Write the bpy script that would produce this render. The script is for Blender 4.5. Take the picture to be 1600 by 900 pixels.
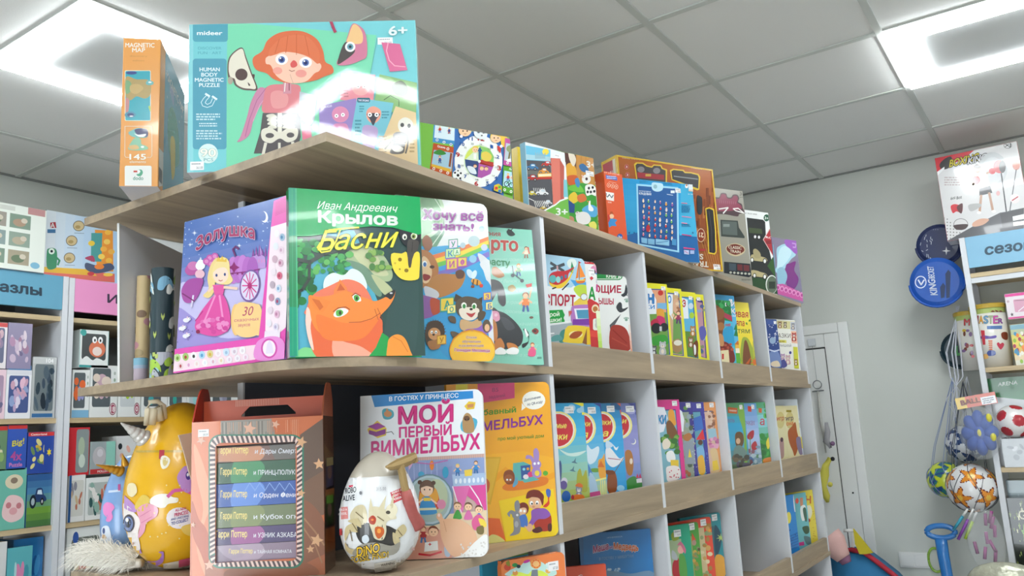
import bpy, bmesh, math, random
from mathutils import Vector, Matrix
from math import sin, cos, pi, radians as RAD
for o in list(bpy.data.objects): bpy.data.objects.remove(o, do_unlink=True)
SC = bpy.context.scene
COL = SC.collection

# ------------------------------------------------------------------ camera
CAM = Vector((0, 0, 1.70)); FPX = 1270.83
yaw, pit, rol = RAD(33.8629), RAD(10.1414), RAD(-3.2415)
c_f = Vector((cos(pit)*cos(yaw), cos(pit)*sin(yaw), sin(pit)))
_r = Vector((sin(yaw), -cos(yaw), 0)); _u = _r.cross(c_f)
c_r = _r*cos(rol) + _u*sin(rol); c_u = -_r*sin(rol) + _u*cos(rol)
cd = bpy.data.cameras.new('camera'); cam = bpy.data.objects.new('camera', cd); COL.objects.link(cam)
cd.sensor_width = 36; cd.lens = 36*FPX/1600; cd.clip_start = 0.02; cd.clip_end = 60
cam.matrix_world = Matrix((( c_r.x, c_u.x, -c_f.x, CAM.x), (c_r.y, c_u.y, -c_f.y, CAM.y), (c_r.z, c_u.z, -c_f.z, CAM.z), (0, 0, 0, 1)))
SC.camera = cam

# ------------------------------------------------------------------ light and exposure
W = bpy.data.worlds.new('world'); SC.world = W; W.use_nodes = True
W.node_tree.nodes['Background'].inputs[0].default_value = (0.86, 0.93, 1.0, 1)
W.node_tree.nodes['Background'].inputs[1].default_value = 0.45
LED_POWER = 29.0
# added lamp for daylight from the left, tilted up to brighten the ceiling
ld = bpy.data.lights.new('added_daylight', 'AREA'); ld.shape = 'RECTANGLE'; ld.size = 3.4; ld.size_y = 1.5; ld.energy = 120; ld.color = (0.86, 0.94, 1.0)
lo = bpy.data.objects.new('added_daylight', ld); COL.objects.link(lo); lo.location = (-3.15, 0.6, 1.75); lo.rotation_euler = (0, RAD(-98), 0)
SC.view_settings.view_transform = 'Standard'; SC.view_settings.look = 'None'
SC.view_settings.exposure = 0.0; SC.view_settings.gamma = 1.0; SC.view_settings.use_curve_mapping = False

# ------------------------------------------------------------------ helpers
def lin(c): return c/12.92 if c <= 0.04045 else ((c+0.055)/1.055)**2.4
def H(s, a=1.0):
    s = s.lstrip('#')
    if len(s) == 3: s = ''.join(ch*2 for ch in s)
    return tuple(lin(int(s[i:i+2], 16)/255) for i in (0, 2, 4)) + (a,)

def mat(name, col, rough=0.5, metal=0, spec=0.5, alpha=1, trans=0, emit=None, es=0, coat=0, bump=0, bscale=60, var=0, ior=1.45):
    m = bpy.data.materials.new(name); m.use_nodes = True; nt = m.node_tree; b = nt.nodes['Principled BSDF']
    c = H(col) if isinstance(col, str) else col
    b.inputs['Base Color'].default_value = c; b.inputs['Roughness'].default_value = rough
    b.inputs['Metallic'].default_value = metal; b.inputs['Specular IOR Level'].default_value = spec
    b.inputs['Alpha'].default_value = alpha; b.inputs['Transmission Weight'].default_value = trans
    b.inputs['Coat Weight'].default_value = coat; b.inputs['Coat Roughness'].default_value = 0.08; b.inputs['IOR'].default_value = ior
    if emit: b.inputs['Emission Color'].default_value = H(emit); b.inputs['Emission Strength'].default_value = es
    if bump or var:
        tc = nt.nodes.new('ShaderNodeTexCoord'); n = nt.nodes.new('ShaderNodeTexNoise'); n.inputs['Scale'].default_value = bscale; n.inputs['Detail'].default_value = 4
        nt.links.new(tc.outputs['Object'], n.inputs['Vector'])
        if bump:
            bp = nt.nodes.new('ShaderNodeBump'); bp.inputs['Strength'].default_value = bump; bp.inputs['Distance'].default_value = 0.004
            nt.links.new(n.outputs['Fac'], bp.inputs['Height']); nt.links.new(bp.outputs[0], b.inputs['Normal'])
        if var:
            mx = nt.nodes.new('ShaderNodeMix'); mx.data_type = 'RGBA'
            mx.inputs[6].default_value = tuple(x*(1-var) for x in c[:3])+(1,); mx.inputs[7].default_value = tuple(min(1, x*(1+var)) for x in c[:3])+(1,)
            nt.links.new(n.outputs['Fac'], mx.inputs[0]); nt.links.new(mx.outputs[2], b.inputs['Base Color'])
    return m

def printmat(name, rough=0.3, coat=0.0, bump=0, bscale=8, spec=0.5, vary=None):
    m = bpy.data.materials.new(name); m.use_nodes = True; nt = m.node_tree; b = nt.nodes['Principled BSDF']
    a = nt.nodes.new('ShaderNodeAttribute'); a.attribute_name = 'Col'
    nt.links.new(a.outputs['Color'], b.inputs['Base Color']); b.inputs['Roughness'].default_value = rough
    b.inputs['Coat Weight'].default_value = coat; b.inputs['Coat Roughness'].default_value = 0.03; b.inputs['Specular IOR Level'].default_value = spec
    if bump:
        tc = nt.nodes.new('ShaderNodeTexCoord'); n = nt.nodes.new('ShaderNodeTexNoise'); n.inputs['Scale'].default_value = bscale; n.inputs['Detail'].default_value = 5; n.inputs['Roughness'].default_value = 0.6
        nt.links.new(tc.outputs['Object'], n.inputs['Vector'])
        bp = nt.nodes.new('ShaderNodeBump'); bp.inputs['Strength'].default_value = bump; bp.inputs['Distance'].default_value = 0.01
        nt.links.new(n.outputs['Fac'], bp.inputs['Height'])
        nt.links.new(bp.outputs[0], b.inputs['Coat Normal' if coat else 'Normal'])
    return m

def wood(name, c1, c2, axis, rough=0.45):
    m = bpy.data.materials.new(name); m.use_nodes = True; nt = m.node_tree; b = nt.nodes['Principled BSDF']
    tc = nt.nodes.new('ShaderNodeTexCoord'); mp = nt.nodes.new('ShaderNodeMapping')
    s = [26, 26, 26]; s[axis] = 1.6; mp.inputs['Scale'].default_value = s
    n = nt.nodes.new('ShaderNodeTexNoise'); n.inputs['Scale'].default_value = 1.0; n.inputs['Detail'].default_value = 7; n.inputs['Roughness'].default_value = 0.62; n.inputs['Distortion'].default_value = 0.5
    n2 = nt.nodes.new('ShaderNodeTexNoise'); n2.inputs['Scale'].default_value = 5.5; n2.inputs['Detail'].default_value = 2
    mp2 = nt.nodes.new('ShaderNodeMapping'); s2 = [18, 18, 18]; s2[axis] = 2.2; mp2.inputs['Scale'].default_value = s2
    n3 = nt.nodes.new('ShaderNodeTexNoise'); n3.inputs['Scale'].default_value = 0.8; n3.inputs['Detail'].default_value = 1
    cr = nt.nodes.new('ShaderNodeValToRGB'); e = cr.color_ramp.elements
    e[0].position = 0.32; e[0].color = H(c1); e[1].position = 0.68; e[1].color = H(c2)
    cr3 = nt.nodes.new('ShaderNodeValToRGB'); e = cr3.color_ramp.elements          # dark knots and splits
    e[0].position = 0.275; e[0].color = (0.3, 0.26, 0.22, 1); e[1].position = 0.315; e[1].color = (1, 1, 1, 1)
    mu = nt.nodes.new('ShaderNodeMix'); mu.data_type = 'RGBA'; mu.blend_type = 'MULTIPLY'; mu.inputs[0].default_value = 0.8
    nt.links.new(tc.outputs['Object'], mp.inputs[0]); nt.links.new(mp.outputs[0], n.inputs['Vector'])
    nt.links.new(tc.outputs['Object'], mp2.inputs[0]); nt.links.new(mp2.outputs[0], n3.inputs['Vector'])
    nt.links.new(n.outputs['Fac'], cr.inputs[0]); nt.links.new(n3.outputs['Fac'], cr3.inputs[0])
    nt.links.new(cr.outputs[0], mu.inputs[6]); nt.links.new(cr3.outputs[0], mu.inputs[7]); nt.links.new(mu.outputs[2], b.inputs['Base Color'])
    b.inputs['Roughness'].default_value = rough
    return m

M = {}
M['print'] = printmat('printed_card', 0.34)
M['gloss'] = printmat('glossy_print', 0.2, coat=0.35)
M['film'] = printmat('shrink_wrapped_print', 0.8, coat=0.72, bump=0.009, bscale=34, spec=0.1)
M['plasticprint'] = printmat('printed_plastic', 0.25, coat=0.3)
M['woodX'] = wood('oak_board_x', '#8a7a66', '#b09b80', 0)
M['woodY'] = wood('oak_board_y', '#8a7a66', '#b09b80', 1)
M['woodL'] = wood('light_oak', '#b09a78', '#cdb892', 0)
M['white_lam'] = mat('white_laminate', '#d4d6db', 0.42, bump=0.02, bscale=300)
M['grey_lam'] = mat('grey_panel', '#464955', 0.5)
M['paper'] = mat('paper', '#e4e2da', 0.7, bump=0.1, bscale=200)
M['white'] = mat('white_plastic', '#e6e6e4', 0.35)
M['sticker'] = mat('sticker_paper', '#eceaea', 0.55)
M['clear'] = mat('clear_plastic', '#ffffff', 0.06, alpha=0.16, coat=0.3)
M['bag'] = mat('clear_bag', '#f2f6f8', 0.12, alpha=0.15, coat=0.6, bump=1.0, bscale=30)
M['black'] = mat('black_plastic', '#1c1c1f', 0.4)

def link(name, me, material=None, parent=None, loc=None, smooth=False):
    o = bpy.data.objects.new(name, me); COL.objects.link(o)
    if material is not None and me is not None:
        for mm in (material if isinstance(material, (list, tuple)) else [material]): me.materials.append(mm)
    if parent is not None: o.parent = parent
    if loc is not None: o.location = loc
    if smooth: me.polygons.foreach_set('use_smooth', [True]*len(me.polygons))
    return o
def tag(o, label=None, cat=None, group=None, kind=None):
    if label: o['label'] = label
    if cat: o['category'] = cat
    if group: o['group'] = group
    if kind: o['kind'] = kind
    return o
def empty(name, Mx, label=None, cat=None, group=None):
    o = bpy.data.objects.new(name, None); COL.objects.link(o); o.empty_display_size = 0.05
    if isinstance(Mx, Matrix): o.matrix_world = Mx
    else: o.location = Mx
    return tag(o, label, cat, group)
def bm2me(bm, name='m'):
    bmesh.ops.recalc_face_normals(bm, faces=bm.faces)
    me = bpy.data.meshes.new(name); bm.to_mesh(me); bm.free(); return me
def box_bm(bm, x0, x1, y0, y1, z0, z1, bev=0):
    r = bmesh.ops.create_cube(bm, size=1, matrix=Matrix.Translation(((x0+x1)/2, (y0+y1)/2, (z0+z1)/2)) @ Matrix.Diagonal((x1-x0, y1-y0, z1-z0, 1)))
    if bev:
        es = list({e for v in r['verts'] for e in v.link_edges})
        bmesh.ops.bevel(bm, geom=es, offset=bev, segments=2, profile=0.5, affect='EDGES')
def box(name, x0, x1, y0, y1, z0, z1, m, parent=None, bev=0):
    bm = bmesh.new(); box_bm(bm, x0, x1, y0, y1, z0, z1, bev); return link(name, bm2me(bm), m, parent)
def tube_bm(bm, pts, r, seg=8, taper=None):
    pts = [Vector(p) for p in pts]; rings = []
    for i, p in enumerate(pts):
        d = (pts[min(i+1, len(pts)-1)] - pts[max(i-1, 0)]).normalized()
        a = Vector((0, 0, 1)) if abs(d.z) < 0.9 else Vector((1, 0, 0))
        u = d.cross(a).normalized(); v = d.cross(u)
        rr = r[i] if isinstance(r, (list, tuple)) else r
        rings.append([bm.verts.new(p + (u*cos(2*pi*k/seg) + v*sin(2*pi*k/seg))*rr) for k in range(seg)])
    for a, b in zip(rings, rings[1:]):
        for k in range(seg): bm.faces.new((a[k], a[(k+1) % seg], b[(k+1) % seg], b[k]))
    bm.faces.new(rings[0][::-1]); bm.faces.new(rings[-1])
def tube(name, pts, r, m, parent=None, seg=8):
    bm = bmesh.new(); tube_bm(bm, pts, r, seg); return link(name, bm2me(bm), m, parent, smooth=True)
def lathe_bm(bm, prof, seg=48, axis_at=(0, 0, 0)):
    ax = Vector(axis_at); rings = []
    for r, z in prof:
        rings.append([bm.verts.new(ax + Vector((r*cos(2*pi*k/seg), r*sin(2*pi*k/seg), z))) for k in range(seg)])
    for a, b in zip(rings, rings[1:]):
        for k in range(seg): bm.faces.new((a[k], a[(k+1) % seg], b[(k+1) % seg], b[k]))
    bm.faces.new(rings[0][::-1]); bm.faces.new(rings[-1])
def prism(name, pts, y0, y1, m, parent=None):
    """outline in local XZ, extruded along Y"""
    bm = bmesh.new(); a = [bm.verts.new((x, y0, z)) for x, z in pts]; b = [bm.verts.new((x, y1, z)) for x, z in pts]
    n = len(pts); bm.faces.new(a); bm.faces.new(b[::-1])
    for i in range(n): bm.faces.new((a[i], b[i], b[(i+1) % n], a[(i+1) % n]))
    return link(name, bm2me(bm), m, parent)
def rrect(x0, x1, z0, z1, r, seg=5, corners=(1, 1, 1, 1)):
    """corners: bl, br, tr, tl"""
    out = []
    for (cx, cz, a0), on in zip(((x0+r, z0+r, 180), (x1-r, z0+r, 270), (x1-r, z1-r, 0), (x0+r, z1-r, 90)), corners):
        if on: out += [(cx + r*cos(RAD(a0+90*k/seg)), cz + r*sin(RAD(a0+90*k/seg))) for k in range(seg+1)]
        else:
            sx = x0 if a0 in (180, 90) else x1; sz = z0 if a0 in (180, 270) else z1; out.append((sx, sz))
    return out
def pose(x, y, z, th, ph=0):
    return Matrix.Translation((x, y, z)) @ Matrix.Rotation(RAD(th), 4, 'Z') @ Matrix.Rotation(-RAD(ph), 4, 'X')
def pray(px, py):
    return (c_r*((px-800)/FPX) - c_u*((py-450)/FPX) + c_f)
def onplane(px, py, axis, v):
    d = pray(px, py); t = (v - CAM[axis])/d[axis]; return CAM + d*t

# ------------------------------------------------------------------ printed artwork (flat coloured layers joined into a surface's mesh)
_TXT = {}
from mathutils.geometry import tessellate_polygon
def text_mesh(s, bold=0.0, shear=0.0, space=1.0):
    """letters as flat faces: each contour is filled by itself, with the holes that lie inside it"""
    key = (s, shear, space)
    if key in _TXT: return _TXT[key]
    cu = bpy.data.curves.new('t', 'FONT'); cu.body = s; cu.size = 1; cu.shear = shear; cu.space_character = space
    o = bpy.data.objects.new('t', cu); COL.objects.link(o); dg = bpy.context.evaluated_depsgraph_get(); ev = o.evaluated_get(dg); cv = ev.to_curve(dg); cons = []
    for sp in cv.splines:
        P = []; B = sp.bezier_points; n = len(B)
        for i in range(n):
            a, b = B[i], B[(i+1) % n]; p0, p1, p2, p3 = a.co.xy, a.handle_right.xy, b.handle_left.xy, b.co.xy; d = p3-p0; L = d.length
            st = L < 1e-6 or (abs(d.x*(p1-p0).y-d.y*(p1-p0).x) < 1e-4*L and abs(d.x*(p2-p0).y-d.y*(p2-p0).x) < 1e-4*L); m = 1 if st else 4
            for k in range(m): t = k/m; q = p0*(1-t)**3+p1*3*t*(1-t)**2+p2*3*t*t*(1-t)+p3*t**3; P.append((q.x, q.y))
        P = [p for k, p in enumerate(P) if math.hypot(p[0]-P[k-1][0], p[1]-P[k-1][1]) > 1e-5]
        if len(P) > 2: cons.append((P, sum(P[k-1][0]*P[k][1]-P[k][0]*P[k-1][1] for k in range(len(P)))))
    ev.to_curve_clear(); bpy.data.objects.remove(o); bpy.data.curves.remove(cu)
    def inside(p, poly):
        r = False
        for k in range(len(poly)):
            (xa, ya), (xb, yb) = poly[k-1], poly[k]
            if (ya > p[1]) != (yb > p[1]) and p[0] < (xb-xa)*(p[1]-ya)/(yb-ya)+xa: r = not r
        return r
    V, F_ = [], []
    hole = [any(a2*A_ < 0 and abs(a2) > abs(A_) and sum(inside(p, Q) for p in P) > 0.9*len(P) for Q, a2 in cons) for P, A_ in cons]
    for k_, (P, A_) in enumerate(cons):
        if hole[k_]: continue
        lo = [P]+[Q for j_, (Q, a2) in enumerate(cons) if hole[j_] and inside(Q[0], P)]; flat = [p for l in lo for p in l]; b = len(V)
        tr = [tuple(t) for t in tessellate_polygon([[Vector((x, y, 0)) for x, y in l] for l in lo])]
        ta = sum(abs((flat[t[1]][0]-flat[t[0]][0])*(flat[t[2]][1]-flat[t[0]][1])-(flat[t[2]][0]-flat[t[0]][0])*(flat[t[1]][1]-flat[t[0]][1])) for t in tr)
        sa = abs(A_)-sum(abs(sum(l[k-1][0]*l[k][1]-l[k][0]*l[k-1][1] for k in range(len(l)))) for l in lo[1:])
        if abs(ta-sa) < 0.015*abs(sa)+1e-5: V += flat; F_ += [tuple(q+b for q in t) for t in tr]; continue
        # strokes that cross themselves: fill by thin horizontal slabs, non-zero winding
        E = [(l[k-1], l[k]) for l in lo for k in range(len(l)) if abs(l[k-1][1]-l[k][1]) > 1e-7]; ya, yb = min(p[1] for p in flat), max(p[1] for p in flat)
        ys = sorted({round(p[1], 5) for p in flat} | {ya+(yb-ya)*k/24 for k in range(25)})
        X_ = lambda e, y: e[0][0]+(e[1][0]-e[0][0])*(y-e[0][1])/(e[1][1]-e[0][1])
        for y0, y1 in zip(ys, ys[1:]):
            if y1-y0 < 1e-4: continue
            ym = (y0+y1)/2; cr = sorted([(X_(e, ym), 1 if e[1][1] > e[0][1] else -1, e) for e in E if min(e[0][1], e[1][1]) < ym < max(e[0][1], e[1][1])], key=lambda c: c[0]); w_ = 0
            for x_, d_, e in cr:
                if w_ == 0: st_ = e
                w_ += d_
                if w_ == 0: b = len(V); V += [(X_(st_, y0), y0), (X_(e, y0), y0), (X_(e, y1), y1), (X_(st_, y1), y1)]; F_.append((b, b+1, b+2, b+3))
    _TXT[key] = (V, F_); return _TXT[key]
def spline(pts, n=6):
    out = []; L = len(pts)
    for i in range(L):
        p0, p1, p2, p3 = pts[i-1], pts[i], pts[(i+1) % L], pts[(i+2) % L]
        for k in range(n):
            t = k/n; a = []
            for j in (0, 1):
                a.append(0.5*((2*p1[j]) + (-p0[j]+p2[j])*t + (2*p0[j]-5*p1[j]+4*p2[j]-p3[j])*t*t + (-p0[j]+3*p1[j]-3*p2[j]+p3[j])*t**3))
            out.append(tuple(a))
    return out
def clip(poly, x0, x1, y0, y1):
    for ax, lim, sg in ((0, x0, 1), (0, x1, -1), (1, y0, 1), (1, y1, -1)):
        if all(sg*(p[ax]-lim) >= 0 for p in poly): continue
        out = []
        for i in range(len(poly)):
            a, b = poly[i-1], poly[i]; ia, ib = sg*(a[ax]-lim) >= 0, sg*(b[ax]-lim) >= 0
            if ia != ib:
                t = (lim-a[ax])/(b[ax]-a[ax]); q = [a[j]+(b[j]-a[j])*t for j in range(len(a))]; q[ax] = lim; out.append(tuple(q))
            if ib: out.append(b)
        poly = out
        if len(poly) < 3: return []
    return poly
EPS = 1.6e-5
class Art:
    """layers of flat colour on a rectangle w x h lying in the plane of frame F (local x right, z up, outward = -y)"""
    def __init__(s, F, w, h, clipr=None):
        s.F = F; s.Fi = F.inverted(); s.w = w; s.h = h; s.L = 0; s.polys = []; s.mode = None; s.un(); s.cl = clipr or (0, w, 0, h); s.shape = None
    def px(s, ox=0, oy=0, sc=1.0): s.mode = (ox, oy, sc); return s
    def un(s): s.mode = None; return s
    def xy(s, x, y):
        if s.mode is None: return (x*s.w, (1-y)*s.h)
        ox, oy, sc = s.mode; d = pray(ox + x/sc, oy + y/sc)
        o = s.Fi @ CAM; dd = s.Fi.to_3x3() @ d; t = -o.y/dd.y; p = o + dd*t
        return (p.x, p.z)
    def add(s, lp, cols):
        """lp: list of local polys; one layer"""
        s.L += 1
        for i, p in enumerate(lp):
            c = cols[i] if isinstance(cols, list) else cols
            p = [tuple(a) for a in p]
            q = clip(p, *s.cl)
            if len(q) >= 3: s.polys.append((q, s.L, c))
    def poly(s, pts, col): s.add([[s.xy(*p) for p in pts]], H(col)); return s
    def blob(s, pts, col, n=5): return s.poly(spline(pts, n), col)
    def rect(s, x0, y0, x1, y1, col): return s.poly([(x0, y0), (x1, y0), (x1, y1), (x0, y1)], col)
    def rr(s, x0, y0, x1, y1, r, col, ry=None):
        ry = ry or r; pts = []
        for cx, cy, a0 in ((x1-r, y0+ry, -90), (x1-r, y1-ry, 0), (x0+r, y1-ry, 90), (x0+r, y0+ry, 180)):
            pts += [(cx+r*cos(RAD(a0+22.5*k)), cy+ry*sin(RAD(a0+22.5*k))) for k in range(5)]
        return s.poly(pts, col)
    def ell(s, cx, cy, rx, ry, col, rot=0, n=22, a0=0, a1=360):
        if s.mode is None: pass
        cr, sr = cos(RAD(rot)), sin(RAD(rot)); pts = []
        for k in range(n + (0 if a1-a0 == 360 else 1)):
            a = RAD(a0 + (a1-a0)*k/n); x, y = rx*cos(a), ry*sin(a); pts.append((cx+x*cr-y*sr, cy+x*sr+y*cr))
        return s.poly(pts, col)
    def star(s, cx, cy, r, col, n=5, inner=0.45, rot=-90):
        return s.poly([(cx + (r if k % 2 == 0 else r*inner)*cos(RAD(rot+180*k/n)), cy + (r if k % 2 == 0 else r*inner)*sin(RAD(rot+180*k/n))) for k in range(2*n)], col)
    def line(s, pts, wd, col, closed=False):
        q = [s.xy(*p) for p in pts]; out = []
        x0 = pts[0]; a = s.xy(x0[0], x0[1]); b = s.xy(x0[0]+wd, x0[1]); hw = math.hypot(b[0]-a[0], b[1]-a[1])/2
        n = len(q)
        for i in range(n if closed else n-1):
            p, r = q[i], q[(i+1) % n]; dx, dy = r[0]-p[0], r[1]-p[1]; L = math.hypot(dx, dy) or 1e-9
            ex, ey = dx/L*hw*0.4, dy/L*hw*0.4; nx, ny = -dy/L*hw, dx/L*hw
            out.append([(p[0]-ex+nx, p[1]-ey+ny), (r[0]+ex+nx, r[1]+ey+ny), (r[0]+ex-nx, r[1]+ey-ny), (p[0]-ex-nx, p[1]-ey-ny)])
        s.add(out, H(col)); return s
    def grad(s, x0, y0, x1, y1, stops, n=10, horiz=False):
        """printed colour fade, stops = list of hex"""
        cs = [H(c) for c in stops]; out = []; cc = []
        for k in range(n):
            t = (k+0.5)/n*(len(cs)-1); i = min(int(t), len(cs)-2); f = t-i
            c = tuple(cs[i][j]*(1-f)+cs[i+1][j]*f for j in range(4)); cc.append(c)
            if horiz: xa, xb = x0+(x1-x0)*k/n, x0+(x1-x0)*(k+1)/n; out.append([s.xy(xa, y0), s.xy(xb, y0), s.xy(xb, y1), s.xy(xa, y1)])
            else: ya, yb = y0+(y1-y0)*k/n, y0+(y1-y0)*(k+1)/n; out.append([s.xy(x0, ya), s.xy(x1, ya), s.xy(x1, yb), s.xy(x0, yb)])
        s.add(out, cc); return s
    def text(s, t, x0, y0, x1, y1, h, col, bold=0.0, shear=0.0, up=None, out=None, ow=0.03, arch=0, space=1.0):
        """baseline from (x0,y0) to (x1,y1), capital height h"""
        cap = 0.73
        vs, fs = text_mesh(t, min(bold, 0.012), shear, space)
        xa = min(v[0] for v in vs); xb = max(v[0] for v in vs); W_ = xb-xa
        ux, uy = up or (0, -1)
        def mp(v, dx=0, dy=0):
            f = (v[0]+dx-xa)/W_; yy = (v[1]+dy)/cap*h; ar = -arch*4*f*(1-f)
            return s.xy(x0+(x1-x0)*f+ux*yy, y0+(y1-y0)*f+uy*yy+ar)
        def lay(R, col_, n):
            L = []
            for k in range(n):
                P = [mp(v, R*cos(2*pi*k/n), R*sin(2*pi*k/n)) for v in vs]; L += [[P[i] for i in f] for f in fs]
            s.add(L, H(col_))
        if out: lay(bold*0.7+ow, out, 8)
        if bold > 0.004: lay(bold*0.6, col, 4 if bold < 0.04 else 8)
        P = [mp(v) for v in vs]; s.add([[P[i] for i in f] for f in fs], H(col)); return s
    def lines(s, x0, y0, x1, y1, n, col, wd=None, seed=1, jit=0.3):
        """a block of tiny unreadable print"""
        R = random.Random(seed); L = []
        hh = (y1-y0)/n
        for k in range(n):
            y = y0+hh*(k+0.5); x = x0; e = x1-(x1-x0)*jit*R.random()
            while x < e:
                ww = (x1-x0)*R.uniform(0.05, 0.16); b = min(e, x+ww)
                L.append([s.xy(x, y-hh*0.25), s.xy(b, y-hh*0.25), s.xy(b, y+hh*0.25), s.xy(x, y+hh*0.25)]); x = b+(x1-x0)*0.03
        s.add(L, H(col)); return s
    def mesh(s, name='art', extra=None):
        V = []; Fc = []; C = []
        for q, L, c in s.polys:
            b = len(V); y = -EPS*L
            ar = sum(q[i-1][0]*q[i][1]-q[i][0]*q[i-1][1] for i in range(len(q)))
            if ar < 0: q = q[::-1]
            V += [(x, y, z) for x, z in q]; Fc.append(tuple(range(b, b+len(q)))); C.append(c)
        return V, Fc, C
def geo_into(me_name, parts, smooth=False):
    """parts: list of (V, F, C[, xf]) -> one mesh with Col attribute"""
    V = []; F_ = []; C = []
    for p in parts:
        v, f, c = p[:3]; xf = p[3] if len(p) > 3 else None; b = len(V)
        V += [tuple(xf @ Vector(a)) for a in v] if xf else list(v)
        F_ += [tuple(i+b for i in q) for q in f]; C += c
    me = bpy.data.meshes.new(me_name); me.from_pydata(V, [], F_)
    at = me.color_attributes.new('Col', 'FLOAT_COLOR', 'CORNER'); buf = []
    for q, c in zip(F_, C): buf += list(c)*len(q)
    at.data.foreach_set('color', buf)
    if smooth: me.polygons.foreach_set('use_smooth', [True]*len(me.polygons))
    return me
def bm_geo(bm, col):
    bmesh.ops.recalc_face_normals(bm, faces=bm.faces); bm.verts.ensure_lookup_table(); bm.verts.index_update()
    v = [tuple(x.co) for x in bm.verts]; f = [tuple(a.index for a in q.verts) for q in bm.faces]; cs = [(col(q) if callable(col) else H(col)) for q in bm.faces]
    bm.free(); return v, f, cs
def slab_geo(outline, y0, y1, col):
    bm = bmesh.new(); a = [bm.verts.new((x, y0, z)) for x, z in outline]; b = [bm.verts.new((x, y1, z)) for x, z in outline]
    n = len(outline); bm.faces.new(a); bm.faces.new(b[::-1])
    for i in range(n): bm.faces.new((a[i], b[i], b[(i+1) % n], a[(i+1) % n]))
    return bm_geo(bm, col)
STK = None
def sticker(parent, x, z, w=0.028, h=0.017, num='150.00', y=-0.0006, rot=0):
    """small price sticker lying on the front"""
    a = Art(Matrix.Identity(4), w, h); a.lines(0.1, 0.12, 0.9, 0.42, 1, '#9a9a9e', seed=int(x*999)); a.text(num, 0.45, 0.86, 0.92, 0.86, 0.3, '#77777c', 0.01)
    g = slab_geo([(0, 0), (w, 0), (w, h), (0, h)], 0, 0.0003, '#efedee')
    me = geo_into('price_sticker', [g, a.mesh()])
    kid_ = [c for c in parent.children if c.type == 'MESH'][:1]; parent = kid_[0] if kid_ else parent
    o = link('price_sticker', me, M['print'], parent); o.matrix_local = Matrix.Translation((x, y, z)) @ Matrix.Rotation(RAD(rot), 4, 'Y'); return o
def book(name, label, P, t, cover, art, cat='book', group=None, stick=None, r=0.0, rc=(0, 1, 1, 0), spine=None, m='gloss', board=0.0025, pages=True):
    """P = (x, y, z, theta, phi, w, h)"""
    x, y, z, th, ph, w, h = P; z += t*sin(RAD(max(ph, 0))) + 0.0003; R = pose(x, y, z, th, ph)
    e = empty(name, R, label, cat, group)
    a = Art(R, w, h); art(a) if art else None
    ol = rrect(0, w, 0, h, r, 5, rc) if r else [(0, 0), (w, 0), (w, h), (0, h)]
    if r:      # keep the print inside the rounded corners by cutting with the outline
        a.polys = [(q, L, c) for q, L, c in a.polys]
        for cx, cz, on in ((0, 0, rc[0]), (w, 0, rc[1]), (w, h, rc[2]), (0, h, rc[3])):
            if on:
                sx = 1 if cx == 0 else -1; sz = 1 if cz == 0 else -1
                for ang in (15, 45, 75):
                    nx, nz = sx*cos(RAD(ang)), sz*sin(RAD(ang)); px_, pz_ = cx+sx*r - nx*r, cz+sz*r - nz*r
                    a.polys = [(cut(q, px_, pz_, nx, nz), L, c) for q, L, c in a.polys]
                    a.polys = [k for k in a.polys if len(k[0]) >= 3]
    parts = [slab_geo(ol, 0, board, cover), slab_geo(ol, t-board, t, cover), slab_geo([(0, 0), (board, 0), (board, h), (0, h)], board, t-board, spine or cover), a.mesh()]
    link('cover', geo_into('cover', parts), M[m], e)
    if pages:
        i = 0.003
        if r:
            po = rrect(board, w-i*0.4, i*0.4, h-i*0.4, r, 5, rc); prism('pages', po, board, t-board, M['paper'], e)
        else: box('pages', board, w-i, board, t-board, i, h-i, M['paper'], e)
    if stick: sticker(e, *stick)
    return e
def cut(poly, px_, pz_, nx, nz):
    out = []; d = lambda p: (p[0]-px_)*nx + (p[1]-pz_)*nz
    if all(d(p) >= 0 for p in poly): return poly
    for i in range(len(poly)):
        a, b = poly[i-1], poly[i]; da, db = d(a), d(b)
        if (da >= 0) != (db >= 0):
            t = da/(da-db); out.append((a[0]+(b[0]-a[0])*t, a[1]+(b[1]-a[1])*t))
        if db >= 0: out.append(b)
    return out
def carton(name, label, P, t, body, art=None, cat='toy box', group=None, stick=None, side=None, m='gloss', side_art=None, top=None, rside=None):
    """closed box; art on the front, side_art on the left side (frame: x from back to front)"""
    x, y, z, th, ph, w, h = P; R = pose(x, y, z, th, ph); e = empty(name, R, label, cat, group)
    bm = bmesh.new(); box_bm(bm, 0, w, 0, t, 0, h, 0.0012)
    def cf(f):
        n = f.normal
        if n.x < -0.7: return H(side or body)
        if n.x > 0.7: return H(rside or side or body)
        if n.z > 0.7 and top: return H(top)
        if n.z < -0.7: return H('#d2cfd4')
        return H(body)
    parts = [bm_geo(bm, cf)]
    a = Art(R, w, h, (0.001, w-0.001, 0.001, h-0.001))
    if art: art(a); parts.append(a.mesh())
    if side_art:
        SM = Matrix.Translation((0, t, 0)) @ Matrix.Rotation(RAD(-90), 4, 'Z')
        b = Art(R @ SM, t, h, (0.001, t-0.001, 0.001, h-0.001)); side_art(b); v, f, c = b.mesh(); parts.append((v, f, c, SM))
    link('carton', geo_into('carton', parts), M[m], e)
    if stick: sticker(e, *stick)
    return e
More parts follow.
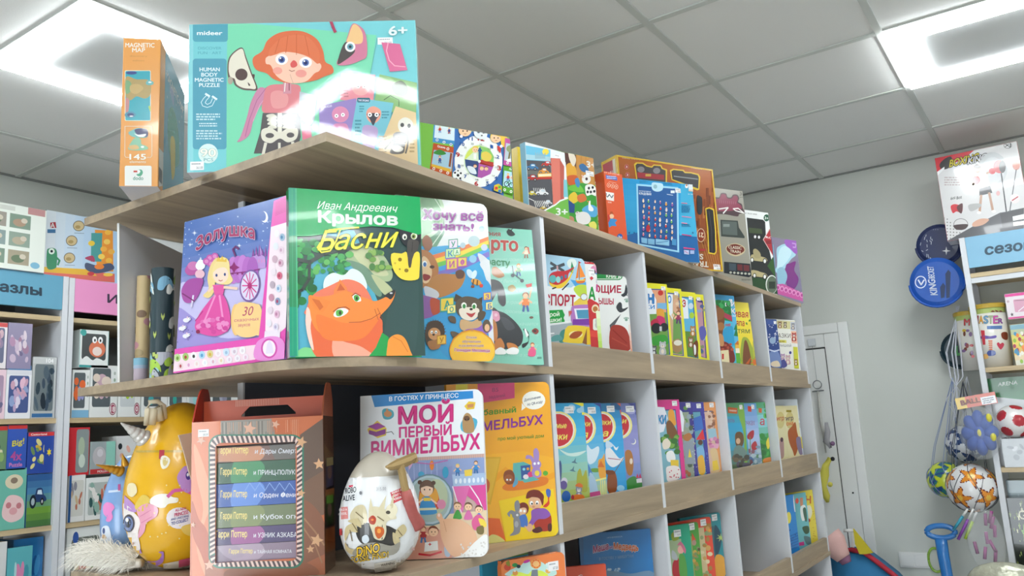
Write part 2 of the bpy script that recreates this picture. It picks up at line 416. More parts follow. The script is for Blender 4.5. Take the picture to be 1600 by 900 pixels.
# ------------------------------------------------------------------ room
CZ = 2.995; WX = 4.59; WY = 3.885; X0 = -3.2; Y0 = -3.4
wallm = mat('wall_paint', '#cfd2cc', 0.85, bump=0.05, bscale=220)
def struct(o): o['kind'] = 'structure'; return o
struct(box('wall_right', WX, WX+0.12, Y0, WY+0.12, 0, CZ, wallm))
struct(box('wall_back', X0, WX, WY, WY+0.12, 0, CZ, wallm))
struct(box('wall_left', X0-0.12, X0, Y0, WY+0.12, 0, CZ, wallm))
struct(box('wall_front', X0, WX, Y0-0.12, Y0, 0, CZ, wallm))
flm = mat('floor_tile', '#dadad8', 0.35, var=0.08, bscale=6)
struct(box('floor', X0-0.12, WX+0.12, Y0-0.12, WY+0.12, -0.1, 0, flm))
struct(box('baseboard_right', WX-0.014, WX-0.001, Y0, 0.92, 0.001, 0.08, mat('skirting', '#d8d8d4', 0.5)))
# unseen window frame added on the solid left wall to match the daylight lamp
e = empty('added_window', Matrix.Translation((X0, 0.6, 1.75))); e['kind'] = 'structure'
bm = bmesh.new()
for q in ((-1.76, 1.76, -0.81, -0.76), (-1.76, 1.76, 0.76, 0.81), (-1.76, -1.71, -0.759, 0.759), (1.71, 1.76, -0.759, 0.759), (-0.02, 0.02, -0.759, 0.759)): box_bm(bm, 0.001, 0.03, q[0], q[1], q[2], q[3])
link('added_window_frame', bm2me(bm), mat('window_frame_white', '#dddddd', 0.4), e)
# suspended ceiling of 0.6 m tiles, grid lines at GX + 0.6k, GY + 0.6k
GX, GY, T6 = 1.124, 2.17, 0.6
tile = mat('ceiling_tile', '#e9e9e7', 0.9, bump=0.12, bscale=260)
struct(box('ceiling', X0-0.12, WX+0.12, Y0-0.12, WY+0.12, CZ+0.004, CZ+0.06, tile))
grid = mat('ceiling_grid', '#cccfcb', 0.6)
bm = bmesh.new()
k = -8
while GX+T6*k < WX:
    x = GX+T6*k
    if x > X0: box_bm(bm, x-0.012, x+0.012, Y0, WY, CZ-0.002, CZ+0.003)
    k += 1
k = -10
while GY+T6*k < WY:
    y = GY+T6*k
    if y > Y0: box_bm(bm, X0, WX, y-0.012, y+0.012, CZ-0.0025, CZ+0.003)
    k += 1
struct(link('trim_1', bm2me(bm), grid))
bm = bmesh.new(); box_bm(bm, WX-0.018, WX-0.001, Y0, WY-0.001, CZ-0.003, CZ+0.003); box_bm(bm, X0, WX-0.02, WY-0.018, WY-0.001, CZ-0.003, CZ+0.003)
struct(link('trim_2', bm2me(bm), mat('wall_angle', '#8f918f', 0.5)))
# LED frame lights
ledm = bpy.data.materials.new('led_diffuser'); ledm.use_nodes = True; b = ledm.node_tree.nodes['Principled BSDF']
b.inputs['Base Color'].default_value = (0.9, 0.9, 0.9, 1); b.inputs['Emission Color'].default_value = (0.93, 0.98, 1.0, 1); b.inputs['Emission Strength'].default_value = LED_POWER
panelm = mat('lamp_panel', '#dcdede', 0.6)
def ring(bm, a, b_, x0, y0, s, z0, z1):
    """square ring between inset a and inset b_ of a square of side s"""
    for q in ((x0+a, x0+s-a, y0+a, y0+b_), (x0+a, x0+s-a, y0+s-b_, y0+s-a), (x0+a, x0+b_, y0+b_, y0+s-b_), (x0+s-b_, x0+s-a, y0+b_, y0+s-b_)):
        box_bm(bm, q[0], q[1], q[2], q[3], z0, z1)
def lamp(x0, y0, label):
    e = empty('ceiling_light', Matrix.Translation((x0, y0, CZ)), label, 'ceiling light', 'square frame lights in the suspended ceiling')
    bm = bmesh.new(); ring(bm, 0.012, 0.098, 0, 0, 0.6, -0.016, -0.003); link('diffuser', bm2me(bm), ledm, e)
    bm = bmesh.new(); box_bm(bm, 0.099, 0.501, 0.099, 0.501, -0.007, -0.003); link('centre_panel', bm2me(bm), panelm, e)
lamp(GX, GY-0.0, 'square LED frame ceiling light, glowing above the orange box at the left')
lamp(GX+1.8, GY-2.4, 'square LED frame ceiling light, glowing above the boxing set at the right')
for i, j, lb in ((-1.8, 0, 'square LED frame ceiling light beyond the left edge of the view'), (-1.8, -2.4, 'square LED frame ceiling light behind the viewer to the left'), (0, -2.4, 'square LED frame ceiling light over the aisle beside the viewer'),
              (-1.8, -4.8, 'square LED frame ceiling light in the rear left corner'), (0, -4.8, 'square LED frame ceiling light at the rear of the shop')):
    lamp(GX+i, GY+j, lb)
# door in the right wall
dm = mat('door_white', '#e9eae8', 0.4); dg = mat('door_gap', '#3a3a3a', 0.8)
struct(box('trim_3', WX-0.022, WX-0.001, 0.934, 0.984, 0, 2.19, dm, bev=0.004))
struct(box('trim_4', WX-0.022, WX-0.001, 0.985, 1.95, 2.138, 2.19, dm, bev=0.004))
e = empty('door_1', Matrix.Translation((WX-0.001, 1.0, 0))); e['kind'] = 'structure'
bm = bmesh.new(); box_bm(bm, -0.016, 0, -0.015, 0.062, 0.001, 2.137, 0.003); box_bm(bm, -0.016, 0, 0.063, 0.95, 2.066, 2.137, 0.003); link('door_frame', bm2me(bm), dm, e)
box('door_leaf', -0.006, 0, 0.068, 0.93, 0.003, 2.059, dm, e, 0.002)
box('door_gap', -0.002, 0, 0.062, 0.95, 0.003, 2.066, dg, e)
bm = bmesh.new(); lathe_bm(bm, [(0.006, 0), (0.008, 0.002), (0.004, 0.004)], 12); o = link('frame_screw', bm2me(bm), M['black'], e); o.matrix_local = Matrix.Translation((-0.017, 0.012, 1.30)) @ Matrix.Rotation(RAD(-90), 4, 'Y') @ Matrix.Scale(0.6, 4)
# ------------------------------------------------------------------ main display shelving
TH = 0.016; SX, SY = 0.866, 0.921; SXE = 3.630; SYE = 1.643
ZS = [2.191, 1.838, 1.487, 1.149, 0.797, 0.445, 0.093]         # board tops
SPY = 1.276
shelfE = empty('display_shelving', (SX, SY, 0), 'long two-sided display shelving of oak boards and white dividers, full of books', 'shelving unit')
IS = Matrix.Translation((-SX, -SY, 0))
def part(name, x0, x1, y0, y1, z0, z1, m, bev=0):
    return box(name, x0-SX, x1-SX, y0-SY, y1-SY, z0, z1, m, shelfE, bev)
def board(z, rad):
    x0, x1, y0, y1 = 0, SXE-SX, 0, SYE-SY
    if rad:
        n = 14; pts = [(x1, y0), (x1, y1)] + [(rad-rad*cos(RAD(90*k/n)), y1-rad+rad*sin(RAD(90*k/n))) for k in range(n, -1, -1)][:0]
        pts = [(x1, y0), (x1, y1), (x0, y1)]
        pts += [(rad - rad*cos(RAD(90*k/n)), rad - rad*sin(RAD(90*k/n))) for k in range(n+1)]
    else: pts = [(x1, y0), (x1, y1), (x0, y1), (x0, y0)]
    bm = bmesh.new(); a = [bm.verts.new((x, y, z-TH)) for x, y in pts]; b_ = [bm.verts.new((x, y, z)) for x, y in pts]
    bm.faces.new(a); bm.faces.new(b_); m_ = len(pts)
    for i in range(m_): bm.faces.new((a[i], a[(i+1) % m_], b_[(i+1) % m_], b_[i]))
    return link('shelf_board', bm2me(bm), M['woodX'], shelfE)
for i, z in enumerate(ZS): board(z, 0 if i == 0 else 0.20)
DX = [1.503, 2.030, 2.557, 3.084, 3.611]
for i in range(1, len(ZS)):
    zb, zt = ZS[i], ZS[i-1]-TH
    for x in DX: part('divider', x, x+0.016, SY+0.003, SPY-0.001, zb, zt, M['white_lam'])
    for x in DX: part('rear_divider', x, x+0.016, SPY+0.017, SYE-0.003, zb, zt, M['white_lam'])
    part('back_panel', 0.985, SXE-0.02, SPY, SPY+0.016, zb, zt, M['grey_lam'])
    part('panel_edge', 0.981, 0.985, SPY, SPY+0.016, zb, zt, M['white_lam'])
    hs = 0.055 if i != 2 else 0.061
    for a_, b_ in zip(DX, DX[1:]):
        part('front_strip', a_+0.016, b_, SY+0.004, SY+0.020, zb, zb+hs, M['woodX'])
part('plinth', SX+0.06, SXE-0.03, SY+0.05, SYE-0.05, 0, ZS[-1]-TH, M['white_lam'])

# ------------------------------------------------------------------ wall shelving, back wall and right wall
def wallunit(name, label, Mx, w, d, zs, top, signcol, signtext, sx, open_side=False, lastw=0, signh=0.142):
    """frame: x right, y into the wall, front at y=0"""
    e = empty(name, Mx, label, 'shelving unit'); p = 0.023
    if open_side:
        for x in (0, w-p):
            box('upright', x, x+p, 0, 0.03, 0, top, M['white_lam'], e); box('upright', x, x+p, d-0.03, d, 0, top, M['white_lam'], e)
        box('top_rail', p, w-p, 0.012, 0.03, zs[0]-0.045, zs[0]-0.022, M['white_lam'], e)
    else:
        for x in (0, w-p): box('side_panel', x, x+p, 0, d, 0, top, M['white_lam'], e)
    if not open_side: box('back_panel', p, w-p, d-0.008, d, 0.05, top-0.01, mat('pale_grey_panel', '#7f8487', 0.6), e)
    for z in zs: box('shelf_board', p, w-p, 0.012, d-0.031, z-0.02, z, M['woodL'], e)
    box('top_board', p, w-p, 0.017, d-0.031, top-0.018, top-0.001, M['woodL'], e)
    # sign
    z0, z1 = top-signh-0.002, top-0.001
    F = Mx @ Matrix.Translation((p+0.001, 0.0, z0)); a = Art(F, w-2*p-0.002, z1-z0)
    if signtext: sx(a)
    g = slab_geo([(0, 0), (a.w, 0), (a.w, a.h), (0, a.h)], 0, 0.016, signcol)
    link('sign_board', geo_into('sign_board', [g, a.mesh()]), M['print'], e).matrix_local = Matrix.Translation((p+0.001, 0.0, z0))
    return e
LZ = [2.291, 1.867, 1.441, 1.015, 0.59, 0.17]
wallunit('puzzle_shelving', 'white and oak wall shelving with blue sign, stacked with puzzle boxes', Matrix.Translation((0.864, 3.45, 0)), 0.899, 0.42, LZ, 2.462, '#5f9db8', 'x',
         lambda a: a.px(0, 400, 7.5).text('Пазлы', -150, 394, 485, 464, 118, '#2e4456', 0.055))
wallunit('toy_shelving', 'white and oak wall shelving with pink sign, stacked with baby toys', Matrix.Translation((1.766, 3.45, 0)), 0.899, 0.42, LZ, 2.460, '#e592c2', 'x',
         lambda a: a.px(0, 400, 7.5).text('Игрушки', 1262, 545, 2100, 640, 100, '#3a2a44', 0.035))
RZ = [2.302, 1.872, 1.434, 1.005, 0.58, 0.17]
wallunit('seasonal_shelving', 'open-sided white and oak shelving with blue sign against the right wall', Matrix.Translation((4.2, 0.328, 0)) @ Matrix.Rotation(RAD(-90), 4, 'Z'), 1.0, 0.385, RZ, 2.470, '#7fb2cf', 'x',
         lambda a: a.px(1440, 340, 7.5).text('сезонные', 745, 436, 1680, 318, 118, '#3c5568', 0.055), open_side=True)
# ------------------------------------------------------------------ things on the top board
T_ = 2.1912
def fit_front(P,ymin=0.945,xs=None):
    """move a pose further along its sight line so its near edge stays behind ymin; size follows"""
    x,y,z,th,ph,w,h = P;yb = y + w*sin(RAD(th));s = ymin/yb
    if s <= 1: return P
    dz = z - CAM.z;return (x*s,y*s,z,th,ph,w*s,s*(h+dz)-dz)
def scaled(P,s):
    x,y,z,th,ph,w,h = P;dz = z - CAM.z;return (x*s,y*s,z,th,ph,w*s,s*(h+dz)-dz)

def a_map(a):
    a.px(0,0,3)
    a.text('MAGNETIC',588,221,724,222,21,'#f6efe4',0.03);a.text('MAP',620,244,680,244,20,'#f6efe4',0.03)
    a.text('discovery',608,266,690,267,8,'#c58a48');a.text('edition',622,287,676,288,8,'#c58a48')
    a.rr(585,330,707,567,6,'#efe6d2');a.rr(588,333,704,564,5,'#3aa7b6')
    a.blob([(590,362),(640,372),(700,378),(706,440),(680,462),(640,452),(612,470),(590,452)],'#b59a62');a.blob([(590,380),(612,385),(618,420),(592,440)],'#7fa77a')
    a.blob([(612,400),(650,395),(672,415),(640,440),(612,430)],'#c8a86e');a.blob([(590,462),(606,470),(602,520),(590,530)],'#c98a86');a.blob([(696,500),(705,498),(705,524)],'#a5bf4a')
    a.ell(616,342,26,8,'#3b4a86');a.blob([(684,388),(694,376),(706,378),(720,386),(714,398),(690,398)],'#6fb3b4');a.ell(703,386,8,4,'#e8f0ee')
    a.blob([(585,536),(600,524),(622,524),(638,540),(620,552),(592,550)],'#4d8ea6');a.ell(612,538,16,8,'#3d4a78');a.ell(616,545,9,3,'#e9edf2')
    a.line([(586,592),(710,592),(712,600),(712,730),(706,738),(690,738)],3,'#f2dcbf');a.line([(586,592),(585,730),(590,738),(606,738)],3,'#f2dcbf')
    a.blob([(602,622),(625,608),(650,600),(684,608),(694,624),(688,644),(655,646),(618,640)],'#79b6b0');a.blob([(632,608),(668,602),(692,612),(690,640),(660,640),(640,628)],'#3f3f6b');a.blob([(630,626),(650,632),(684,628),(676,641),(650,641)],'#f1efe9')
    a.blob([(626,652),(644,645),(660,654),(664,676),(688,686),(692,700),(650,706),(606,702),(604,686)],'#8fc0a0');a.blob([(606,684),(640,680),(652,696),(630,702),(608,698)],'#dcb47a');a.ell(668,689,8,5,'#eef2ea')
    a.text('145',608,748,684,748,27,'#f7f1e6',0.03);a.text('elements',608,764,684,764,12,'#f3e6d0',0.015)
    a.rr(585,777,711,900,8,'#eceae6');a.blob([(650,796),(664,796),(670,810),(662,824),(648,826),(640,818),(652,814),(656,806)],'#57a583');a.blob([(644,800),(654,797),(658,806),(648,812)],'#f4f4f0');a.rect(626,800,644,808,'#c9473f')
    a.text('dodo',624,844,672,844,18,'#4a8f7a',0.03)
def a_map_side(a):   # seen frame: this is the big front cover, on the right side of the narrow face
    pass
P = (0.799,1.399,T_,-43.4,0,0.0674,0.297)
mb = carton('board_game','tall orange map box with narrow spine facing out, overhanging the left end',P,0.26,'#e9a055',a_map,'board game')
me = mb.children[0]
a = Art(mb.matrix_world @ Matrix.Translation((0.0674,0,0)) @ Matrix.Rotation(RAD(90),4,'Z'),0.26,0.297)
a.px(0,0,3);a.poly([(745,165),(787,262),(787,868),(745,875)],'#dc9a52');a.poly([(745,692),(783,735),(783,866),(745,875)],'#dcd9d4')
a.un();a.rect(0.17,0.0,1.0,1.0,'#5c9fb5');a.blob([(0.3,0.45),(0.45,0.3),(0.7,0.35),(0.8,0.6),(0.5,0.7),(0.35,0.62)],'#4f9a8a');a.blob([(0.42,0.55),(0.6,0.5),(0.62,0.72),(0.5,0.8)],'#c8b45a');a.blob([(0.35,0.2),(0.5,0.15),(0.52,0.27)],'#93a8c8')
for k in range(14): a.ell(0.22+0.05*k,0.15+0.37*((k*7) % 5)/5,0.012,0.01,'#a9d0da')
a.text('MAGNETIC MAP',0.22,0.18,0.95,0.18,0.06,'#eef2ee',0.02);a.rect(0.03,0.86,0.13,0.95,'#3c3c44')
v,f,c = a.mesh();link('cover_print',geo_into('cover_print',[(v,f,c)]),M['gloss'],mb).matrix_local = Matrix.Translation((0.0674,0,0)) @ Matrix.Rotation(RAD(90),4,'Z')

def a_mid(a):
    a.px(250,0,3)
    a.un();a.rect(0,0,1,1,'#7cc9cf');a.px(250,0,3)
    a.poly([(315,100),(1015,165),(985,350),(1010,900),(310,900)],'#7fd4ae');a.rect(134,110,156,830,'#8fd0d6')
    a.rr(154,90,318,196,14,'#5aa3b5');a.text('mideer',174,164,292,164,20,'#eef5f5',0.035)
    a.text('DISCOVER',178,232,288,232,13,'#63aab6',0.02);a.text('FUN · ART',178,254,288,254,13,'#63aab6',0.02)
    a.rr(154,275,312,700,14,'#5b9fb4')
    for i,(t,x0,x1) in enumerate((('HUMAN',186,280),('BODY',194,270),('MAGNETIC',164,298),('PUZZLE',184,280))): a.text(t,x0,334+24.5*i,x1,334+24.5*i,18,'#eaf4f5',0.03)
    a.line([(218,448),(204,462),(193,480),(200,497),(222,504),(245,496),(258,470)],3,'#dff0f2');a.line([(232,455),(218,470),(212,482),(222,490),(238,482),(246,462)],3,'#dff0f2');a.line([(214,440),(232,452)],10,'#dff0f2');a.line([(246,452),(266,466)],10,'#dff0f2')
    a.lines(170,530,290,566,3,'#cfe6ea',seed=3);a.lines(184,574,274,596,2,'#cfe6ea',seed=4);a.lines(170,608,292,656,4,'#cfe6ea',seed=5)
    a.ell(226,720,46,46,'#d7eae6');a.text('90',190,734,262,734,38,'#f6f4e6',0.03,out='#9dc4c4',ow=0.03);a.text('PCS',206,756,250,756,15,'#7ab0b4',0.02)
    # half skull
    a.blob([(386,224),(350,240),(322,275),(316,325),(322,368),(340,372),(352,400),(385,420),(420,424),(458,418),(430,340),(405,270)],'#6d5c58');a.blob([(386,230),(352,246),(328,278),(322,325),(330,360),(350,370),(360,396),(388,412),(420,416),(450,412),(424,340),(400,272)],'#e4dccb')
    a.ell(382,350,29,28,'#5c4a48');a.blob([(430,352),(444,350),(440,372)],'#5c4a48');a.blob([(412,386),(424,400),(416,402)],'#5c4a48');a.ell(330,378,12,18,'#b0a495')
    # girl
    a.blob([(470,410),(430,470),(405,560),(378,640),(362,665),(385,660),(420,630),(440,560),(470,500),(520,440)],'#c887a5');a.line([(500,410),(455,470),(420,560),(400,640)],4,'#b06f92');a.line([(520,425),(470,490),(436,570)],3,'#dca9c2')
    a.blob([(505,405),(580,395),(650,400),(660,440),(650,530),(560,535),(482,525),(486,460)],'#d98289');a.blob([(520,440),(560,425),(600,450),(590,500),(530,505)],'#e2999a')
    a.poly([(482,530),(655,530),(660,640),(640,720),(440,720),(470,620)],'#5f5a5c')
    for k in range(4):
        a.blob([(500+6*k,540+16*k),(530,534+16*k),(548,548+16*k),(540,556+16*k),(505,552+16*k)],'#ddd8c9');a.blob([(575,548+16*k),(600,534+16*k),(640-4*k,540+16*k),(630,552+16*k),(582,556+16*k)],'#ddd8c9')
    a.rect(552,530,572,640,'#e8e3d4');a.blob([(478,610),(520,600),(560,622),(600,602),(645,605),(640,650),(600,668),(562,650),(520,672),(480,655)],'#e2dccd');a.ell(515,636,20,12,'#5f5a5c');a.ell(612,634,18,12,'#5f5a5c')
    a.line([(496,672),(480,740)],14,'#ddd8c9');a.line([(560,672),(560,740)],12,'#ddd8c9');a.line([(622,668),(630,730)],14,'#ddd8c9')
    a.rect(578,378,616,440,'#cf8f9d');a.line([(588,384),(584,430)],4,'#f0eae0');a.line([(606,384),(606,425)],4,'#8c4a58')
    a.poly([(655,430),(735,450),(725,560),(700,600),(650,540)],'#b9bfc6');a.line([(690,455),(684,540)],12,'#e6e2da');a.line([(715,460),(706,560)],12,'#e6e2da');a.poly([(662,580),(705,585),(720,700),(672,700)],'#e27f97')
    a.blob([(638,145),(560,155),(505,190),(480,240),(440,268),(436,300),(455,330),(500,345),(540,375),(620,392),(720,380),(770,360),(812,342),(806,310),(775,290),(765,240),(740,190),(695,158)],'#d9714d')
    a.blob([(530,250),(512,262),(496,275),(498,300),(520,308),(545,355),(590,385),(640,392),(690,380),(725,345),(745,335),(757,315),(750,298),(735,298),(725,262),(640,238)],'#f2c4ad');a.blob([(540,258),(580,245),(640,250),(700,270),(742,300),(745,240),(700,180),(640,165),(570,180),(520,225),(510,262)],'#dd7853')
    for p in ((600,170,590,250),(640,160,640,258),(680,168,700,262),(560,185,540,250)): a.line([p[:2],p[2:]],2.5,'#c4613f')
    for ex,ey in ((571,280),(683,294)): a.ell(ex,ey,29,25,'#fbfaf7');a.ell(ex,ey+1,16,16,'#5b6fa8');a.ell(ex,ey+2,9,9,'#2f3766');a.ell(ex-6,ey-6,4,4,'#fff')
    a.blob([(626,284),(612,300),(616,316),(630,318),(644,308),(640,292)],'#d75f5c');a.ell(552,333,22,17,'#eda193');a.ell(662,346,26,18,'#e99a90');a.line([(606,330),(618,336),(632,332)],3,'#8c4a3c');a.line([(625,392),(610,350)],1.5,'#b58a78')
    # brain half, muscle piece
    a.blob([(905,112),(880,170),(862,230),(828,300),(880,306),(940,285),(970,262),(968,180),(950,135)],'#cf7f99');a.blob([(905,118),(884,170),(878,200),(920,208),(948,200),(950,160),(930,125)],'#ecc08a');a.blob([(868,200),(832,296),(860,290),(915,240)],'#57504f');a.ell(892,221,24,24,'#f4f4f0');a.ell(892,221,15,15,'#6f9fae');a.ell(892,221,7,7,'#2f3b46')
    a.line([(800,98),(812,130),(822,152)],14,'#b14a62');a.poly([(1038,200),(1125,208),(1160,330),(1078,338)],'#d66f96');a.line([(1070,200),(1062,240),(1075,285),(1100,310),(1150,315)],5,'#eda8bf')
    a.line([(1018,180),(985,350)],2,'#6bb894')
    # cards
    a.poly([(850,345),(1010,352),(1000,480),(845,470)],'#e5929d');a.ell(942,410,42,40,'#e8a9a8');a.ell(942,392,40,20,'#d98a8c');a.ell(930,408,8,7,'#fff');a.ell(958,408,8,7,'#fff');a.ell(930,408,3,3,'#333');a.ell(958,408,3,3,'#333');a.lines(862,380,885,460,6,'#b56b78')
    a.poly([(1030,350),(1205,390),(1200,560),(1000,500)],'#8fb87c');a.blob([(1090,400),(1130,380),(1160,410),(1150,450),(1100,440)],'#5c6a52');a.line([(1050,470),(1080,450),(1120,470),(1120,500)],3,'#4c5a46')
    a.poly([(745,498),(920,462),(930,640),(900,900),(760,900)],'#9a86bf');a.text('THE MUSCLES',752,512,806,502,10,'#efe9f5',0.03);a.ell(846,538,40,38,'#dc8fb0');a.ell(828,545,9,9,'#fff');a.ell(858,540,9,9,'#fff');a.ell(828,545,3,3,'#333');a.ell(858,540,3,3,'#333');a.blob([(812,590),(850,580),(880,590),(888,660),(850,720),(806,660)],'#cf86ac')
    a.poly([(925,460),(1095,485),(1060,650),(1020,900),(870,900),(900,600)],'#7cc0cf');a.rr(925,460,985,482,6,'#3f6f7f');a.text('THE ORGANS',930,476,980,478,9,'#eef',0.03);a.blob([(970,520),(1000,500),(1035,520),(1030,560),(1000,580),(972,560)],'#e9a28f');a.blob([(972,535),(1030,535),(1015,560),(1000,590),(985,562)],'#4c4a52');a.ell(984,540,10,10,'#fff');a.ell(1016,540,10,10,'#fff');a.ell(984,540,4,4,'#334');a.ell(1016,540,4,4,'#334')
    a.lines(935,495,958,530,3,'#4d8a99');a.lines(1040,520,1075,560,3,'#4d8a99');a.lines(915,560,945,640,5,'#4d8a99');a.blob([(950,600),(990,590),(1022,610),(1010,680),(990,760),(955,700)],'#b7a0c8')
    a.poly([(1105,500),(1200,530),(1215,900),(960,900),(1030,690)],'#e2c79b');a.lines(1025,635,1065,720,6,'#a98e66');a.lines(1170,600,1195,720,7,'#a98e66')
    a.blob([(1120,570),(1150,552),(1182,570),(1184,600),(1168,622),(1140,625),(1118,605)],'#e9e5da');a.ell(1136,588,9,10,'#555');a.ell(1168,592,8,10,'#555');a.line([(1112,640),(1080,670),(1055,700)],8,'#6a6460');a.line([(1165,645),(1160,690),(1152,720)],8,'#6a6460');a.blob([(1095,630),(1130,620),(1165,635),(1150,680),(1140,720),(1080,720),(1092,680)],'#6a6460')
    for k in range(4): a.line([(1104,640+10*k),(1152,646+10*k)],3,'#e9e5da')
    a.blob([(1085,690),(1110,684),(1140,696),(1130,712),(1100,712)],'#e9e5da');a.text('6+',1074,168,1158,165,44,'#eef6f4',0.045)
    a.px(0,0,3)
P = (0.837,1.247,T_,-51.9,0,0.4165,0.2868)
md = carton('board_game','large turquoise puzzle box with a red-haired girl on its shrink-wrapped lid',P,0.055,'#86ccd0',a_mid,'board game',m='film',side='#9bd3d6',stick=(0.345,0.238,0.028,0.014,'361.00'))
sticker(md,0.006,0.004,0.024,0.016,'361.00')

def girlface(a,x,y,r,hair='#e6c24f',skin='#f3c9a3',flip=1):
    a.ell(x,y-0.15*r,r*1.1,r*1.05,hair);a.ell(x,y,r,r*0.92,skin);a.blob([(x-r,y-0.3*r),(x-0.3*r,y-0.8*r),(x+0.9*r,y-0.5*r),(x+r,y-0.1*r),(x+0.4*r,y-1.2*r),(x-0.7*r,y-1.1*r)],hair)
    a.ell(x-0.35*r,y,r*0.11,r*0.15,'#4a3020');a.ell(x+0.35*r,y,r*0.11,r*0.15,'#4a3020');a.line([(x-0.2*r,y+0.45*r),(x,y+0.52*r),(x+0.2*r,y+0.45*r)],r*0.07,'#a2452f')
def kid(a,x,y,s,shirt,pants,hair='#5b3a24',skin='#efc09a'):
    """little figure, feet at y+s"""
    a.ell(x,y-s*0.62,s*0.22,s*0.22,hair);a.ell(x,y-s*0.55,s*0.18,s*0.18,skin);a.blob([(x-s*0.25,y-s*0.3),(x,y-s*0.38),(x+s*0.25,y-s*0.3),(x+s*0.2,y+s*0.15),(x-s*0.2,y+s*0.15)],shirt)
    a.line([(x-s*0.2,y-s*0.25),(x-s*0.42,y)],s*0.12,skin);a.line([(x+s*0.2,y-s*0.25),(x+s*0.42,y-s*0.1)],s*0.12,skin);a.line([(x-s*0.1,y+s*0.12),(x-s*0.16,y+s*0.5)],s*0.15,pants);a.line([(x+s*0.1,y+s*0.12),(x+s*0.18,y+s*0.5)],s*0.15,pants)

